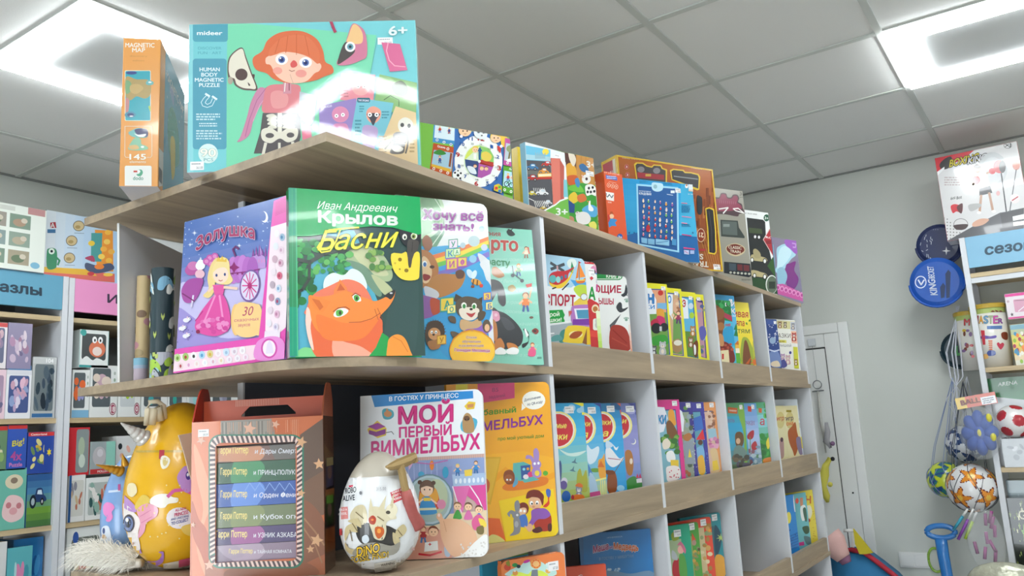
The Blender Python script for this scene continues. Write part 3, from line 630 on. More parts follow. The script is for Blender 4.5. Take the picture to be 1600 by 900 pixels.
def a_clock(a):
    a.px(640,160,5)
    a.un();a.rect(0,0,1,1,'#7dbb4b');a.px(640,160,5)
    a.poly([(350,150),(735,200),(735,760),(330,640)],'#3f6fb4');a.poly([(192,128),(356,152),(350,330),(180,310)],'#4b93c9');a.text('Зима',240,148,300,158,14,'#fff',0.03)
    a.poly([(200,170),(352,190),(350,300),(192,275)],'#dcebf3');a.poly([(185,318),(345,350),(328,590),(158,520)],'#c0542c');a.text('Осень',218,350,280,362,16,'#fff',0.03)
    a.poly([(190,370),(338,395),(325,540),(170,490)],'#a6c7d8');a.blob([(186,395),(235,368),(285,400),(240,412)],'#3f8a3c');a.line([(325,400),(312,500)],16,'#8d4a2a');a.poly([(172,480),(322,520),(320,548),(168,500)],'#e0ae3c')
    kid(a,236,452,46,'#3d5a9e','#2c4379','#b5482d');kid(a,236,216,40,'#c53a34','#4a78b8','#e8eef2');kid(a,308,225,40,'#3a4f9a','#a8435c','#f0f0ee')
    for x,y in ((214,294),(268,312),(322,330),(188,518),(243,535),(297,552),(298,364)): a.ell(x,y,11,11,'#f2efe9');a.ell(x,y,6,6,'#c96a3a' if y > 340 else '#4b93c9')
    a.ell(537,462,188,204,'#f3f3f1',rot=8);a.ell(540,461,118,130,'#d8e7c8',rot=6)
    a.ell(540,461,112,122,'#cfdc63',a0=180,a1=270,rot=4);
    a.poly([(430,445),(540,462),(530,585),(470,560),(436,500)],'#3a4f80');a.poly([(540,462),(656,495),(630,560),(560,592),(530,585)],'#b05aa8');a.poly([(545,340),(620,360),(655,420),(655,470),(540,455)],'#8cc46a');a.poly([(545,445),(655,470),(650,505),(548,482)],'#b3402c')
    girlface(a,512,372,24);a.rect(498,400,520,445,'#f2f0ea');a.blob([(560,400),(600,385),(640,420),(620,460),(570,450)],'#e3c85a');girlface(a,598,520,15,'#8a4a2c');girlface(a,562,520,14,'#e6c24f');girlface(a,510,500,13,'#8a4a2c');a.blob([(448,500),(500,510),(520,560),(470,550)],'#dde6ee')
    nums = [('12',556,300,48,'#c23b3b',38),('11',474,296,32,'#2f5fa8',28),('10',409,338,32,'#2f5fa8',26),('9',375,425,26,'#c23b3b',34),('8',384,512,20,'#2f5fa8',28),('7',433,592,18,'#2f5fa8',28),('6',519,650,26,'#c23b3b',34),('5',608,648,22,'#2f5fa8',30),('4',672,605,22,'#2f5fa8',30),('3',697,530,26,'#c23b3b',36),('2',687,438,20,'#2f5fa8',26),('1',639,358,14,'#2f5fa8',26)]
    for t,x,y,w_,c,h_ in nums: a.text(t,x-w_/2,y-2,x+w_/2,y+4,h_,c,0.05)
    for t,x,y in (('24',553,334),('13',620,370),('14',665,438),('15',676,515),('16',652,580),('17',603,615),('18',524,610),('19',450,565),('20',410,500),('21',402,422),('22',432,360),('23',487,330)): a.text(t,x-10,y,x+10,y+3,14,'#7a8a7a',0.01)
    a.poly([(536,362),(548,352),(556,368),(550,462),(538,460)],'#2c5f8c');a.rect(530,372,562,384,'#2c5f8c');a.poly([(540,455),(640,478),(658,494),(636,500),(540,470)],'#b8403a');a.ell(541,463,11,12,'#eee')
    girlface(a,430,226,46,'#f1d06b');girlface(a,672,280,42,'#f3cf5a');a.blob([(712,240),(740,250),(764,300),(740,350),(712,330)],'#eec24e');a.poly([(680,340),(712,350),(706,400),(684,375)],'#c93f3a')
    a.ell(400,268,12,12,'#efe9f5');a.ell(712,345,12,12,'#efe9f5')
    a.blob([(500,250),(505,200),(530,205),(550,188),(575,210),(600,215),(602,260),(585,290),(530,285)],'#e8ecee');a.blob([(515,210),(540,205),(545,240),(525,240)],'#8a97a2');a.blob([(565,210),(592,218),(588,245),(568,240)],'#8a97a2');a.ell(535,232,7,9,'#2b3a48');a.ell(572,238,7,9,'#2b3a48');a.ell(560,262,7,5,'#333')
    a.ell(372,570,40,42,'#f2f2f0');
    for x,y,r in ((374,572,11),(350,552,8),(396,556,8),(360,600,8),(392,596,8),(374,536,6)): a.ell(x,y,r,r,'#26262a')
    a.poly([(730,215),(800,222),(795,275),(728,262)],'#fafafa');a.text('6',740,238,758,240,24,'#2f5fa8',0.04);a.poly([(820,228),(895,240),(890,300),(815,288)],'#fafafa');a.text('7',840,260,858,262,22,'#222',0.04)
    a.poly([(742,280),(890,315),(880,525),(728,490)],'#c2569e');a.text('Весна',782,318,838,330,16,'#fff',0.03);a.poly([(748,320),(888,350),(880,490),(735,455)],'#b9c6cf');a.line([(770,445),(780,380)],12,'#7a6a42');a.ell(785,365,34,28,'#8e9a6e');a.ell(800,455,50,14,'#f3f5f8');kid(a,856,400,50,'#e46aa8','#c94a88','#c73c4a')
    a.poly([(728,500),(880,530),(868,745),(720,700)],'#5fa637');a.text('Лето',772,530,818,540,15,'#fff',0.03);a.poly([(735,535),(872,562),(862,690),(724,655)],'#b5dce8');a.ell(752,640,20,22,'#20303a');a.ell(752,640,14,16,'#b5dce8');a.ell(790,650,20,22,'#20303a');a.ell(790,650,14,16,'#b5dce8');a.line([(752,640),(775,612),(790,650)],5,'#2f8a50');kid(a,764,592,44,'#cf4038','#2f5fa8','#e6c24f');kid(a,832,612,44,'#e8e0d0','#b08a62','#b06a8e');girlface(a,796,592,14,'#e8e8ea')
    for x,y in ((760,476),(808,490),(856,504),(852,330),(737,686),(786,700),(835,715),(826,538)): a.ell(x,y,10,11,'#efeee9');a.ell(x,y,5,5,'#bb6aa8' if y < 510 else '#5fa637')
    a.poly([(655,650),(690,638),(716,660),(712,712),(650,690)],'#d9c23a');a.rect(660,662,682,684,'#d9473c');a.rect(686,684,708,706,'#3a7fc0');a.rect(686,655,706,676,'#56a844')
    a.line([(640,735),(850,775)],3,'#d9f0c8')
Pc = (1.3135,1.1155,T_,-23.7,0,0.2474,0.2035)
carton('board_game','green box printed with a teaching clock with red and blue numerals',Pc,0.03,'#7dbb4b',a_clock,'board game',m='film',side='#6fae40',rside='#8fc6e0')
def a_green2(a):
    a.px(640,160,5);a.poly([(60,100),(160,110),(150,600),(60,560)],'#86bb52');a.poly([(60,95),(158,105),(156,150),(60,140)],'#e4e0ea');a.poly([(60,150),(152,160),(148,235),(60,225)],'#d45d94');a.text('УЗНАЛИ',-60,200,135,205,34,'#f5e9f0',0.04)
    a.text('А',78,290,104,292,34,'#e8f2dc',0.03);a.rect(60,335,132,405,'#c48a4a');a.text('А',72,380,92,382,30,'#ecdcc0',0.03);a.rect(60,410,130,500,'#6fb2cf');a.lines(64,420,126,480,4,'#e2eef4')
carton('board_game','green and pink box partly hidden between the turquoise puzzle and the clock box',(1.20,1.2205,T_,-22,0,0.24,0.208),0.03,'#86bb52',a_green2,'board game',m='film')
def car(a,x,y,s,c):
    a.blob([(x-s,y),(x-s*0.8,y-s*0.35),(x-s*0.4,y-s*0.4),(x-s*0.2,y-s*0.75),(x+s*0.5,y-s*0.75),(x+s*0.7,y-s*0.35),(x+s,y-s*0.2),(x+s,y+s*0.1),(x-s,y+s*0.1)],c,3);a.poly([(x-s*0.15,y-s*0.4),(x-s*0.05,y-s*0.65),(x+s*0.42,y-s*0.65),(x+s*0.55,y-s*0.35)],'#cfe0ea')
    for q in (-0.55,0.55): a.ell(x+s*q,y+s*0.1,s*0.24,s*0.24,'#222428');a.ell(x+s*q,y+s*0.1,s*0.11,s*0.11,'#b9bcc0')
def a_cars(a):
    a.un();a.rect(0,0,1,1,'#e9edf0');a.px(800,200,5)
    a.poly([(102,135),(300,170),(300,270),(112,250)],'#6fbfdf');a.ell(262,186,26,24,'#f2d84a');a.poly([(110,205),(300,225),(300,260),(112,245)],'#a8cfdc');
    for k in range(9): a.rect(180+9*k,190+(k*13) % 25,187+9*k,240,'#8fb4c4')
    a.poly([(108,250),(300,262),(318,600),(250,645),(120,602)],'#54545a');a.poly([(110,330),(300,345),(302,375),(112,360)],'#6a6a66')
    car(a,155,315,46,'#3f78a8');car(a,270,290,40,'#c33a34');car(a,245,345,38,'#d8923a');car(a,155,400,44,'#b9342f');a.poly([(200,355),(310,350),(312,400),(200,398)],'#e2a23c');a.poly([(205,362),(305,358),(305,375),(205,380)],'#f1e5c0');a.poly([(200,385),(312,382),(312,400),(200,402)],'#b9342f');car(a,230,515,48,'#e8e8ea');car(a,150,520,36,'#cdbb4a');car(a,275,590,34,'#cfcfd2')
    for k in range(7): a.line([(165+14*k,470),(172+14*k,495)],4,'#dcdcdc');a.line([(180+14*k,570),(200+14*k,615)],5,'#e2e2e2')
    a.line([(118,545),(170,570),(190,635)],4,'#e8e8e8');car(a,240,632,26,'#d9b64a')
    a.poly([(300,235),(375,240),(398,300),(402,560),(318,602)],'#cf6a58');a.poly([(375,242),(425,275),(430,550),(402,560)],'#e9edf0');a.poly([(302,235),(370,242),(376,575),(318,602)],'#d97565');a.poly([(370,242),(405,300),(404,560),(376,575)],'#b9584a')
    a.poly([(235,648),(330,600),(370,565),(445,540),(450,720),(440,730)],'#eef2ee');a.poly([(255,650),(335,608),(375,575),(445,550),(450,740)],'#6fb548');a.text('3+',342,680,430,684,56,'#f4f6f2',0.05);a.rect(400,405,440,540,'#79c3cf')
carton('board_game','white-framed box printed with a crowded street of cars and a red wedge',fit_front((1.6613,1.0499,T_,-12.8,0,0.1463,0.2345),1.017),0.02,'#e9edf0',a_cars,'board game',side='#8fc6e0',stick=(0.105,0.208,0.026,0.016))
def a_yel(a): a.un();a.rect(0,0,1,1,'#e6c93c');a.rect(0.1,0.05,0.5,0.5,'#d9742f')
carton('board_game','yellow box, only its top edge showing behind the street puzzle',(1.74,1.125,T_,-14,0,0.12,0.262),0.025,'#e6c93c',a_yel,'board game')
def a_farm(a):
    a.un();a.rect(0,0,1,1,'#6aa83c');a.px(800,200,5)
    a.poly([(385,160),(510,190),(508,330),(385,300)],'#5a3a34');a.poly([(500,195),(680,225),(668,450),(500,420)],'#c98f4a')
    for k in range(5): a.line([(505+36*k,200+6*k),(500+36*k,430)],3,'#a56f35')
    a.blob([(425,290),(470,275),(500,320),(498,380),(430,380)],'#e5a93c');a.blob([(430,380),(500,370),(520,420),(450,450)],'#d0602f');a.blob([(440,180),(480,200),(500,250),(480,300),(450,250)],'#e9dccb')
    a.poly([(440,450),(560,430),(665,460),(660,800),(440,720)],'#3f9a3c');a.blob([(440,460),(520,440),(560,500),(460,490)],'#6fbf45');a.ell(618,285,40,52,'#b9814e');a.ell(618,285,36,47,'#c9935c');a.text('3+',582,306,656,316,50,'#f3efe6',0.045)
    a.blob([(525,290),(560,280),(600,330),(560,345),(530,320)],'#3d6fa0');a.ell(580,400,34,36,'#f0ece6');a.ell(582,398,10,12,'#4a3434');a.line([(545,370),(560,390)],8,'#e8c0c0');a.blob([(575,450),(620,440),(655,470),(655,530),(620,520),(585,530),(572,490)],'#f2f0ec')
    for x,y in ((600,470),(630,465),(615,500),(642,495),(590,500)): a.ell(x,y,9,11,'#26262a')
    a.blob([(490,405),(515,390),(530,430),(520,465),(500,450)],'#4a8ac0');a.blob([(445,530),(490,500),(520,560),(480,590),(450,580)],'#e3c23e');a.blob([(510,530),(560,515),(582,560),(540,582),(515,570)],'#d5723c')
    a.blob([(545,640),(600,600),(660,620),(658,690),(600,690)],'#5aa9d8');a.blob([(596,610),(600,575),(612,570),(614,600),(635,630),(630,650),(600,645)],'#f4f4f2');a.line([(588,572),(600,578)],6,'#e08a2f')
    a.blob([(500,680),(540,655),(590,665),(615,710),(590,750),(530,750),(505,725)],'#e9e5e2');a.ell(512,668,18,16,'#e3dcd8');a.ell(508,660,4,4,'#222');a.poly([(440,560),(490,600),(485,665),(440,660)],'#2f4f8c');a.blob([(600,745),(640,730),(660,760),(650,795),(610,775)],'#e6df6a');a.blob([(445,690),(480,700),(480,740),(448,735)],'#c98a6a')
Pf = scaled((1.7163,1.0101,T_,-18.7,0,0.15,0.22),1.06)
carton('board_game','box printed with farm animals, its green and white side facing the aisle',Pf,0.035,'#6fb548',a_farm,'board game',rside='#7dbb4b',stick=(0.125,0.207,0.03,0.014),side='#e9e9e9')
carton('board_game','box with a red lid edge, just showing above the farm animals box',(1.90,1.15,T_,-16,0,0.15,0.275),0.02,'#c23a34',None,'board game')
def a_note(a):
    a.un();a.rect(0,0,1,1,'#e6e2d6')
    R = random.Random(5)
    for k in range(26): a.ell(R.uniform(0.05,0.95),k/26,0.18,0.016,R.choice(['#8a8f7a','#c0a050','#6f8a9a','#b9b3a5']))
carton('board_game','pale speckled box edge squeezed between the farm box and the orange-red box',(1.968,1.045,T_,-15,0,0.04,0.205),0.02,'#dcd8cc',a_note,'board game')
def a_red(a):
    a.un();a.rect(0,0,1,1,'#dd5b35');a.px(800,200,5);a.text('НАБОР ДЛЯ ОПЫТОВ',700,347,838,370,9,'#f2cfc0',0.02);a.poly([(732,365),(822,385),(822,412),(734,395)],'#5a6fb8');a.lines(740,372,815,400,2,'#c8d0ee')
    for x,y in ((755,446),(785,453),(815,460)): a.ell(x,y,14,18,'#f0c2a8');a.ell(x,y,11,14,'#d85a38');a.ell(x,y,5,5,'#f0c2a8')
    a.line([(755,418),(815,432)],2,'#f0c2a8');a.poly([(716,495),(796,508),(796,572),(722,558)],'#eeeae6');a.text('R',724,538,744,540,34,'#2e4a5c',0.03);a.line([(745,540),(760,520),(778,545),(790,525)],6,'#4a5a66');a.text('500',748,585,776,588,12,'#f2cfc0',0.02)
    a.blob([(765,660),(785,655),(792,690),(775,705)],'#b3502c');a.ell(778,690,18,18,'#f0c09a');a.blob([(755,720),(785,708),(820,720),(805,740),(815,765),(780,765),(758,775)],'#3d8ac8');a.ell(752,705,12,30,'#c93f3a');a.ell(842,848,22,22,'#2f5fa8');a.text('3+',830,860,858,864,20,'#fff',0.04)
carton('board_game','narrow orange-red kit box between the farm box and the blue poster',(1.99,1.0005,T_,-19,0,0.072,0.2255),0.05,'#dd5b35',a_red,'board game')
def a_poster(a):
    a.un();a.rect(0,0,1,1,'#2d97cf');a.grad(0,0,1,1,['#2a9ad4','#3aa6da','#2f9cd0','#2a6fae'],14);a.px(930,230,4.285)
    a.poly([(205,590),(330,560),(560,580),(690,600),(690,780),(205,700)],'#2767a6')
    a.poly([(575,240),(675,250),(680,600),(565,590)],'#46b2dd')
    a.poly([(275,245),(556,268),(562,705),(285,655)],'#9fd8f0');a.poly([(286,258),(545,280),(550,692),(296,645)],'#2b5f9f');a.grad(0,0,0.001,0.001,['#2b5f9f','#2b5f9f'],2)
    a.blob([(380,240),(415,238),(452,248),(450,285),(415,298),(382,282)],'#c2e6f4');a.ell(402,264,13,14,'#8fb8c8');a.text('ИНТЕРАКТИВНАЯ',294,297,372,303,8,'#dcecf8',0.02);a.text('КЛАДОВАЯ',294,316,374,322,14,'#f0f6fb',0.04)
    a.lines(296,224,360,240,3,'#1f5f90',seed=2);a.lines(455,238,530,256,3,'#1f5f90',seed=6);a.rect(505,290,532,308,'#e8f2f8');a.line([(480,315),(520,322)],3,'#dcecf8')
    R = random.Random(12);cs = ['#c9463e','#e3a94a','#f0e2c8','#8a5aa8','#d8d8dc','#c87a9a','#e8c49a','#6fb56a']
    for r in range(7):
        for c in range(6):
            x = 322+c*38+R.uniform(-4,4);y = 355+r*38+c*5+R.uniform(-4,4);s_ = R.uniform(9,13)
            a.ell(x,y+s_,s_*0.9,s_*0.7,'#1d4478');a.ell(x,y+s_*0.4,s_*0.55,s_*0.9,R.choice(cs));a.ell(x,y-s_*0.6,s_*0.4,s_*0.4,R.choice(['#f0cfa8','#e8c49a','#f4e8d8']))
    a.blob([(338,540),(352,518),(366,540),(358,565),(342,565)],'#b02f3c');a.poly([(305,605),(345,612),(345,648),(307,640)],'#7fb8dc');a.poly([(350,613),(395,618),(395,655),(350,650)],'#7fb8dc');a.poly([(402,615),(492,625),(492,662),(402,652)],'#8fc4e2');a.poly([(510,615),(540,618),(540,660),(510,656)],'#4a92c4');a.line([(408,640),(485,632)],3,'#2b5f9f')
    a.ell(609,262,11,14,'#f2f2ee');a.ell(609,256,6,7,'#b07a5a');a.poly([(622,240),(665,245),(668,300),(622,295)],'#e4ecee');a.text('ЗНАТОК',622,296,664,300,12,'#e3b04a',0.04);a.text('Арт. 7037',618,318,652,321,7,'#eaf4fa',0.02)
    a.line([(575,375),(612,378)],5,'#e08aa8');a.lines(575,390,640,440,6,'#245c92',seed=8);a.line([(578,465),(640,472)],5,'#d88ab0');a.line([(575,508),(612,512)],5,'#e08aa8');a.lines(575,515,640,535,3,'#245c92',seed=9)
    a.line([(578,585),(640,595)],6,'#c84f8a');a.poly([(588,670),(665,680),(664,688),(588,680)],'#d04f86');a.poly([(590,688),(625,692),(625,720),(592,716)],'#b8c8e8');a.rect(632,692,660,716,'#9fb8e0');a.line([(596,697),(620,712)],3,'#d04f86')
    for x in (225,258,650): a.star(x,575,10,'#1f5590',8,0.3)
carton('educational_poster','bright blue box with a framed talking poster, leaning in front of the train set',scaled((2.1156,1.0147,T_,-30.35,0,0.2683,0.2391),1.02),0.018,'#2d97cf',a_poster,'educational poster',side='#2d8fc8',stick=(0.205,0.222,0.02,0.014))
carton('board_game','dark blue box with pale stickers between the orange-red kit and the blue poster',(2.095,1.10,T_,-25,0,0.10,0.226),0.025,'#2f8fc4',lambda a:(a.un(),a.rect(0.02,0.4,0.3,0.5,'#eef'),a.rect(0.02,0.7,0.3,0.8,'#eef'),a.ell(0.15,0.22,0.25,0.1,'#c23f52'),a.text('НЫЙ',0.02,0.25,0.3,0.25,0.05,'#fff',0.03)),'board game')
def a_train(a):
    a.un();a.grad(0,0,1,1,['#b3622c','#a5562a','#8f4a28','#b06a34'],12);a.px(930,230,4.285)
    R = random.Random(3)
    for k in range(60):
        x = R.uniform(560,830);y = R.uniform(250,600);w_ = R.uniform(6,22);a.rect(x,y,x+w_,y+R.uniform(20,90),R.choice(['#8a4522','#a9602f','#7a3c20','#b8743c']))
    for k in range(8): a.line([(690+18*k,560),(760+14*k,800)],3,'#c98a4a')
    def cut_(pts,inner):
        a.blob(pts,'#e8c23a',3);cx = sum(p[0] for p in pts)/len(pts);cy = sum(p[1] for p in pts)/len(pts)
        a.blob([(cx+(p[0]-cx)*0.93,cy+(p[1]-cy)*0.86) for p in pts],inner,3)
    a.poly([(258,115),(272,102),(318,104),(345,122),(375,130),(390,116),(440,120),(450,140),(480,150),(478,240),(275,225)],'#e8c23a');a.poly([(268,122),(280,110),(315,112),(342,130),(378,138),(392,124),(436,128),(444,146),(470,156),(470,240),(282,225)],'#4a4446')
    a.ell(305,150,24,20,'#8a8488');a.ell(410,158,24,20,'#8a8488');a.poly([(280,168),(460,186),(460,220),(282,205)],'#a8373f');a.rect(335,180,372,196,'#cda34a')
    a.poly([(498,155),(520,145),(590,152),(600,165),(640,168),(690,180),(702,200),(695,285),(680,290),(510,220)],'#e8c23a');a.poly([(508,162),(524,153),(585,160),(598,174),(640,176),(685,188),(692,205),(688,278),(515,215)],'#3a383a');a.line([(525,195),(685,215)],5,'#8f9496')
    a.poly([(735,410),(760,402),(795,415),(808,560),(812,700),(800,720),(755,712),(748,560)],'#e8c23a');a.poly([(742,417),(762,411),(788,423),(800,560),(804,700),(795,711),(762,704),(756,560)],'#2c2c30');a.line([(760,430),(778,560),(780,700)],4,'#4a4a50')
    a.blob([(680,330),(700,328),(715,350),(712,440),(690,450),(680,420)],'#2e2e33')
    a.ell(706,590,28,46,'#e3c09a');a.ell(706,590,24,41,'#8f3a26');a.text('21',722,575,694,572,-32,'#f0d8b8',0.05);a.text('PIECES',724,605,692,600,8,'#f0d8b8',0.03)
    a.rect(690,680,735,695,'#b3343a');a.text('TRAIN',755,768,615,756,-38,'#f2e9d8',0.05);a.text('SET',720,718,640,708,-36,'#f2e9d8',0.05)
    a.text('NEW WESTERN',785,152,645,134,-9,'#f2e2c8',0.02);a.text('FUNNY TRAIN',300,82,180,70,-7,'#e8c8a8',0.02)
    for x,y in ((208,132),(213,186)): a.ell(x,y,15,18,'#c98a6a');a.ell(x,y,12,15,'#b3343a');a.text('3',x-5,y+6,x+5,y+7,14,'#eed',0.03)
    a.un();e_ = '#ddb63a'
    a.rect(0,0,1,0.018,e_);a.rect(0,0,0.016,1,e_);a.rect(0.982,0,1,1,e_);a.rect(0,0.985,1,1,e_)
def a_trainside(a): a.un();a.rect(0,0,1,1,'#ddb63a');a.rect(0.1,0.03,0.75,0.97,'#b23a44');a.rect(0.75,0.03,0.92,0.97,'#e2d6c0');a.text('TRAIN',0.2,0.2,0.7,0.2,0.08,'#f0e4e0',0.03);a.text('SET',0.25,0.32,0.65,0.32,0.08,'#f0e4e0',0.03)
carton('train_set','big orange-brown train set box with yellow edging, standing upside down',(2.2375,1.0781,T_,-25.64,0,0.411,0.357),0.08,'#ddb63a',a_train,'toy train set',side_art=a_trainside,stick=(0.37,0.004,0.03,0.02))
def a_classic(a):
    a.un();a.rect(0,0,1,1,'#99958a');a.px(1090,280,4.5)
    a.blob([(100,130),(150,128),(165,98),(200,100),(210,125),(235,128),(250,108),(280,110),(292,135),(285,160),(310,175),(318,205),(330,235),(292,245),(280,262),(200,248),(150,245),(100,240)],'#4f3b40',3);a.blob([(100,138),(150,138),(168,106),(196,108),(208,133),(238,136),(254,117),(276,118),(284,140),(278,165),(300,180),(306,210),(200,225),(100,215)],'#8f3f55',3)
    for k in range(9): a.line([(155+14*k,150+k),(155+14*k,168+k)],4,'#a85a6e')
    a.line([(150,210),(215,200),(180,240)],7,'#eee9e6');a.line([(250,208),(285,205),(325,238),(268,222),(250,208)],6,'#eee9e6')
    a.poly([(160,285),(282,292),(290,340),(330,402),(330,415),(165,402)],'#3d4442');a.poly([(170,295),(275,300),(280,395),(175,388)],'#5b6461');a.rect(180,315,225,335,'#87908c')
    a.blob([(205,470),(265,450),(325,475),(332,510),(300,535),(265,542),(225,530),(200,500)],'#c9b795');a.blob([(210,472),(265,456),(318,478),(324,508),(265,532),(210,505)],'#74372f');a.text('CLASSIC',216,486,308,494,20,'#e8dcc6',0.02);a.text('TRAIN',228,514,300,522,20,'#e8dcc6',0.02)
    a.poly([(185,580),(370,595),(378,680),(360,690),(185,660)],'#2f3238');a.poly([(220,590),(270,595),(270,645),(222,640)],'#46525c');a.poly([(278,598),(315,600),(316,645),(280,640)],'#6b3338');a.poly([(322,602),(362,606),(364,648),(324,645)],'#6b3338')
    for k in range(6): a.ell(232+26*k,656+2*k,9,8,'#b9b9ae')
    a.text('3+',296,114,330,118,24,'#4a4a44',0.03);a.lines(296,122,335,132,1,'#5a5a54');a.lines(308,700,374,714,2,'#5a5a54')
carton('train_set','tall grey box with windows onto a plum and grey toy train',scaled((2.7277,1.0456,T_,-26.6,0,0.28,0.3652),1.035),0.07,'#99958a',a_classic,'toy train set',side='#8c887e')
def a_army(a):
    a.un();a.rect(0,0,1,1,'#e6e7e6');a.px(1090,280,4.5)
    a.text('MILITARY TRUCK SERIES',300,240,418,252,9,'#50504c',0.02);a.poly([(345,270),(460,285),(475,300),(480,400),(500,480),(535,640),(560,800),(385,745)],'#2f3132')
    a.ell(484,272,20,25,'#2f5a46');a.text('3+',472,280,496,284,18,'#e8f0e8',0.03);a.poly([(505,350),(522,355),(532,540),(458,425)],'#a8343c');a.line([(505,352),(462,425),(530,540)],4,'#d8c0bc');a.text('RC',480,414,520,420,14,'#f0e0de',0.03);a.lines(482,430,516,455,2,'#3a3032')
    a.poly([(385,690),(480,700),(560,660),(562,810),(386,760)],'#2c4a2c');a.poly([(530,545),(552,660),(556,700),(490,610)],'#35592f')
    a.poly([(360,340),(450,350),(455,385),(362,378)],'#46523a');a.ell(404,405,13,17,'#1a1a1a');a.ell(404,405,8,11,'#dedede');a.ell(431,408,13,17,'#1a1a1a');a.ell(431,408,8,11,'#dedede')
    for y in (560,670):
        a.blob([(370,y),(380,y-30),(420,y-26),(440,y-18),(480,y-5),(482,y+20),(380,y+10)],'#b3a67c',3);a.ell(383 if y < 600 else 400,y+8,12,18,'#1a1a1a');a.ell(383 if y < 600 else 400,y+8,8,13,'#e4e4e0');a.ell(472,y+16,14,20,'#1a1a1a');a.ell(472,y+16,9,14,'#e4e4e0')
    a.blob([(390,500),(410,490),(440,520),(440,555),(400,550)],'#a59a74',3);a.ell(520,740,42,66,'#d8dcd6');a.ell(522,742,37,60,'#5b6a58');a.rect(500,720,545,770,'#2f3a30')
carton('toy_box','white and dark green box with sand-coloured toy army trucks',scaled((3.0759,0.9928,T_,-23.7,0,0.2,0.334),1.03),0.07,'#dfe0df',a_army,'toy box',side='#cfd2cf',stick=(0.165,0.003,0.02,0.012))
def a_purple(a):
    a.un();a.rect(0,0,1,1,'#857a92');a.px(1090,280,4.5)
    a.blob([(545,640),(560,600),(555,500),(575,470),(620,455),(655,480),(690,530),(660,560),(630,600),(600,650),(570,668)],'#a5cfe0');a.blob([(560,625),(575,500),(620,470),(660,520),(610,600)],'#c4e2ec')
    a.blob([(620,610),(650,590),(690,580),(680,640),(710,700),(690,760),(650,780),(620,720)],'#7c2f7c');a.blob([(612,430),(660,420),(700,440),(706,500),(690,526),(650,490),(620,465)],'#9a5ab8');a.line([(665,450),(690,455),(688,480),(670,478)],5,'#c99ad8')
    a.blob([(560,640),(600,620),(630,680),(610,740),(570,750)],'#8fb9cf');a.poly([(550,740),(600,735),(735,800),(740,860),(560,805)],'#c9559a')
    for k in range(7): a.ell(565+28*k,760+9*k,15,20,'#e08ac0');a.ell(565+28*k,762+9*k,8,11,'#b03f88')
    a.line([(530,460),(545,640),(560,790)],4,'#6fb3cf')
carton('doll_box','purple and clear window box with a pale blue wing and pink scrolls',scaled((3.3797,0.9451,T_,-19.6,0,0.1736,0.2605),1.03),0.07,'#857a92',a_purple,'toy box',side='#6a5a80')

# ------------------------------------------------------------------ second board: large picture books and the bay books
S_ = 1.8382
# leaning grey board and gift rolls at the left end
Mx = Matrix.Translation((0.905,1.556,S_)) @ Matrix.Rotation(RAD(20),4,'Z') @ Matrix.Rotation(RAD(-2.6),4,'Y')
e = empty('display_board',Mx,'plain grey board with a white edge, standing behind the gift rolls at the shelf end','board')
prism('panel',[(0,0.002),(0.24,0.012),(0.235,0.292),(0.0,0.328)],0.0008,0.004,mat('grey_card','#ededf2',0.7),e)
prism('white_edge',[(-0.003,0.002),(0,0.002),(0,0.328),(-0.003,0.329)],0,0.005,M['white'],e)
def roll(x,y,r,h,base,fn,label,tilt=0):
    Mx = Matrix.Translation((x,y,S_));e = empty('gift_roll',Mx,label,'gift wrap','gift rolls at the shelf end')
    V,F_,C = [],[],[];seg = 40
    bm = bmesh.new();lathe_bm(bm,[(r,0.0),(r,h)],seg);g = bm_geo(bm,base)
    a = Art(Mx,1.0,h,(0,1.0,0,h));fn(a)       # u runs round the roll
    vv,ff,cc = [],[],[]
    for q,L,c in a.polys:
        n = 24
        for k in range(n):
            p = clip(q,k/n,(k+1)/n,-1,9)
            if len(p) < 3: continue
            b = len(vv)
            for u,z in p:
                t = 2*pi*u;rr = (r + 0.0006 + L*2e-5)*1.0;vv.append((rr*cos(t),rr*sin(t),z))
            ff.append(tuple(range(b,b+len(p))));cc.append(c)
    link('paper',geo_into('paper',[g,(vv,ff,cc)]),M['print'],e)
    bm = bmesh.new();lathe_bm(bm,[(r*0.9,h-0.0005),(r*0.9,h+0.0008)],24);link('core',bm2me(bm),mat('roll_core','#55504a',0.8),e)
    return e
def dinos(seed,cs):
    def f(a):
        R = random.Random(seed)
        for k in range(26):
            u = R.random();v = R.random()*0.95;s = R.uniform(0.07,0.13);sv = s*0.13/a.h*0.9;c = R.choice(cs)
            a.blob([(u-s,v+sv),(u-s*0.9,v-sv*0.4),(u-s*0.3,v-sv),(u+s*0.3,v-sv*0.9),(u+s*0.9,v-sv*0.2),(u+s*1.1,v+sv*0.9),(u+s*0.5,v+sv*0.2),(u,v+sv*0.5),(u-s*0.4,v+sv*1.2)],c)
            a.ell(u+s*0.4,v-sv*0.5,s*0.08,sv*0.1,'#1e2a30')
        for k in range(14):
            u,v = R.random(),R.random();a.line([(u,v),(u+0.02,v+0.03)],0.008,'#b9c86a');a.line([(u+0.04,v),(u+0.02,v+0.03)],0.008,'#b9c86a')
    return f
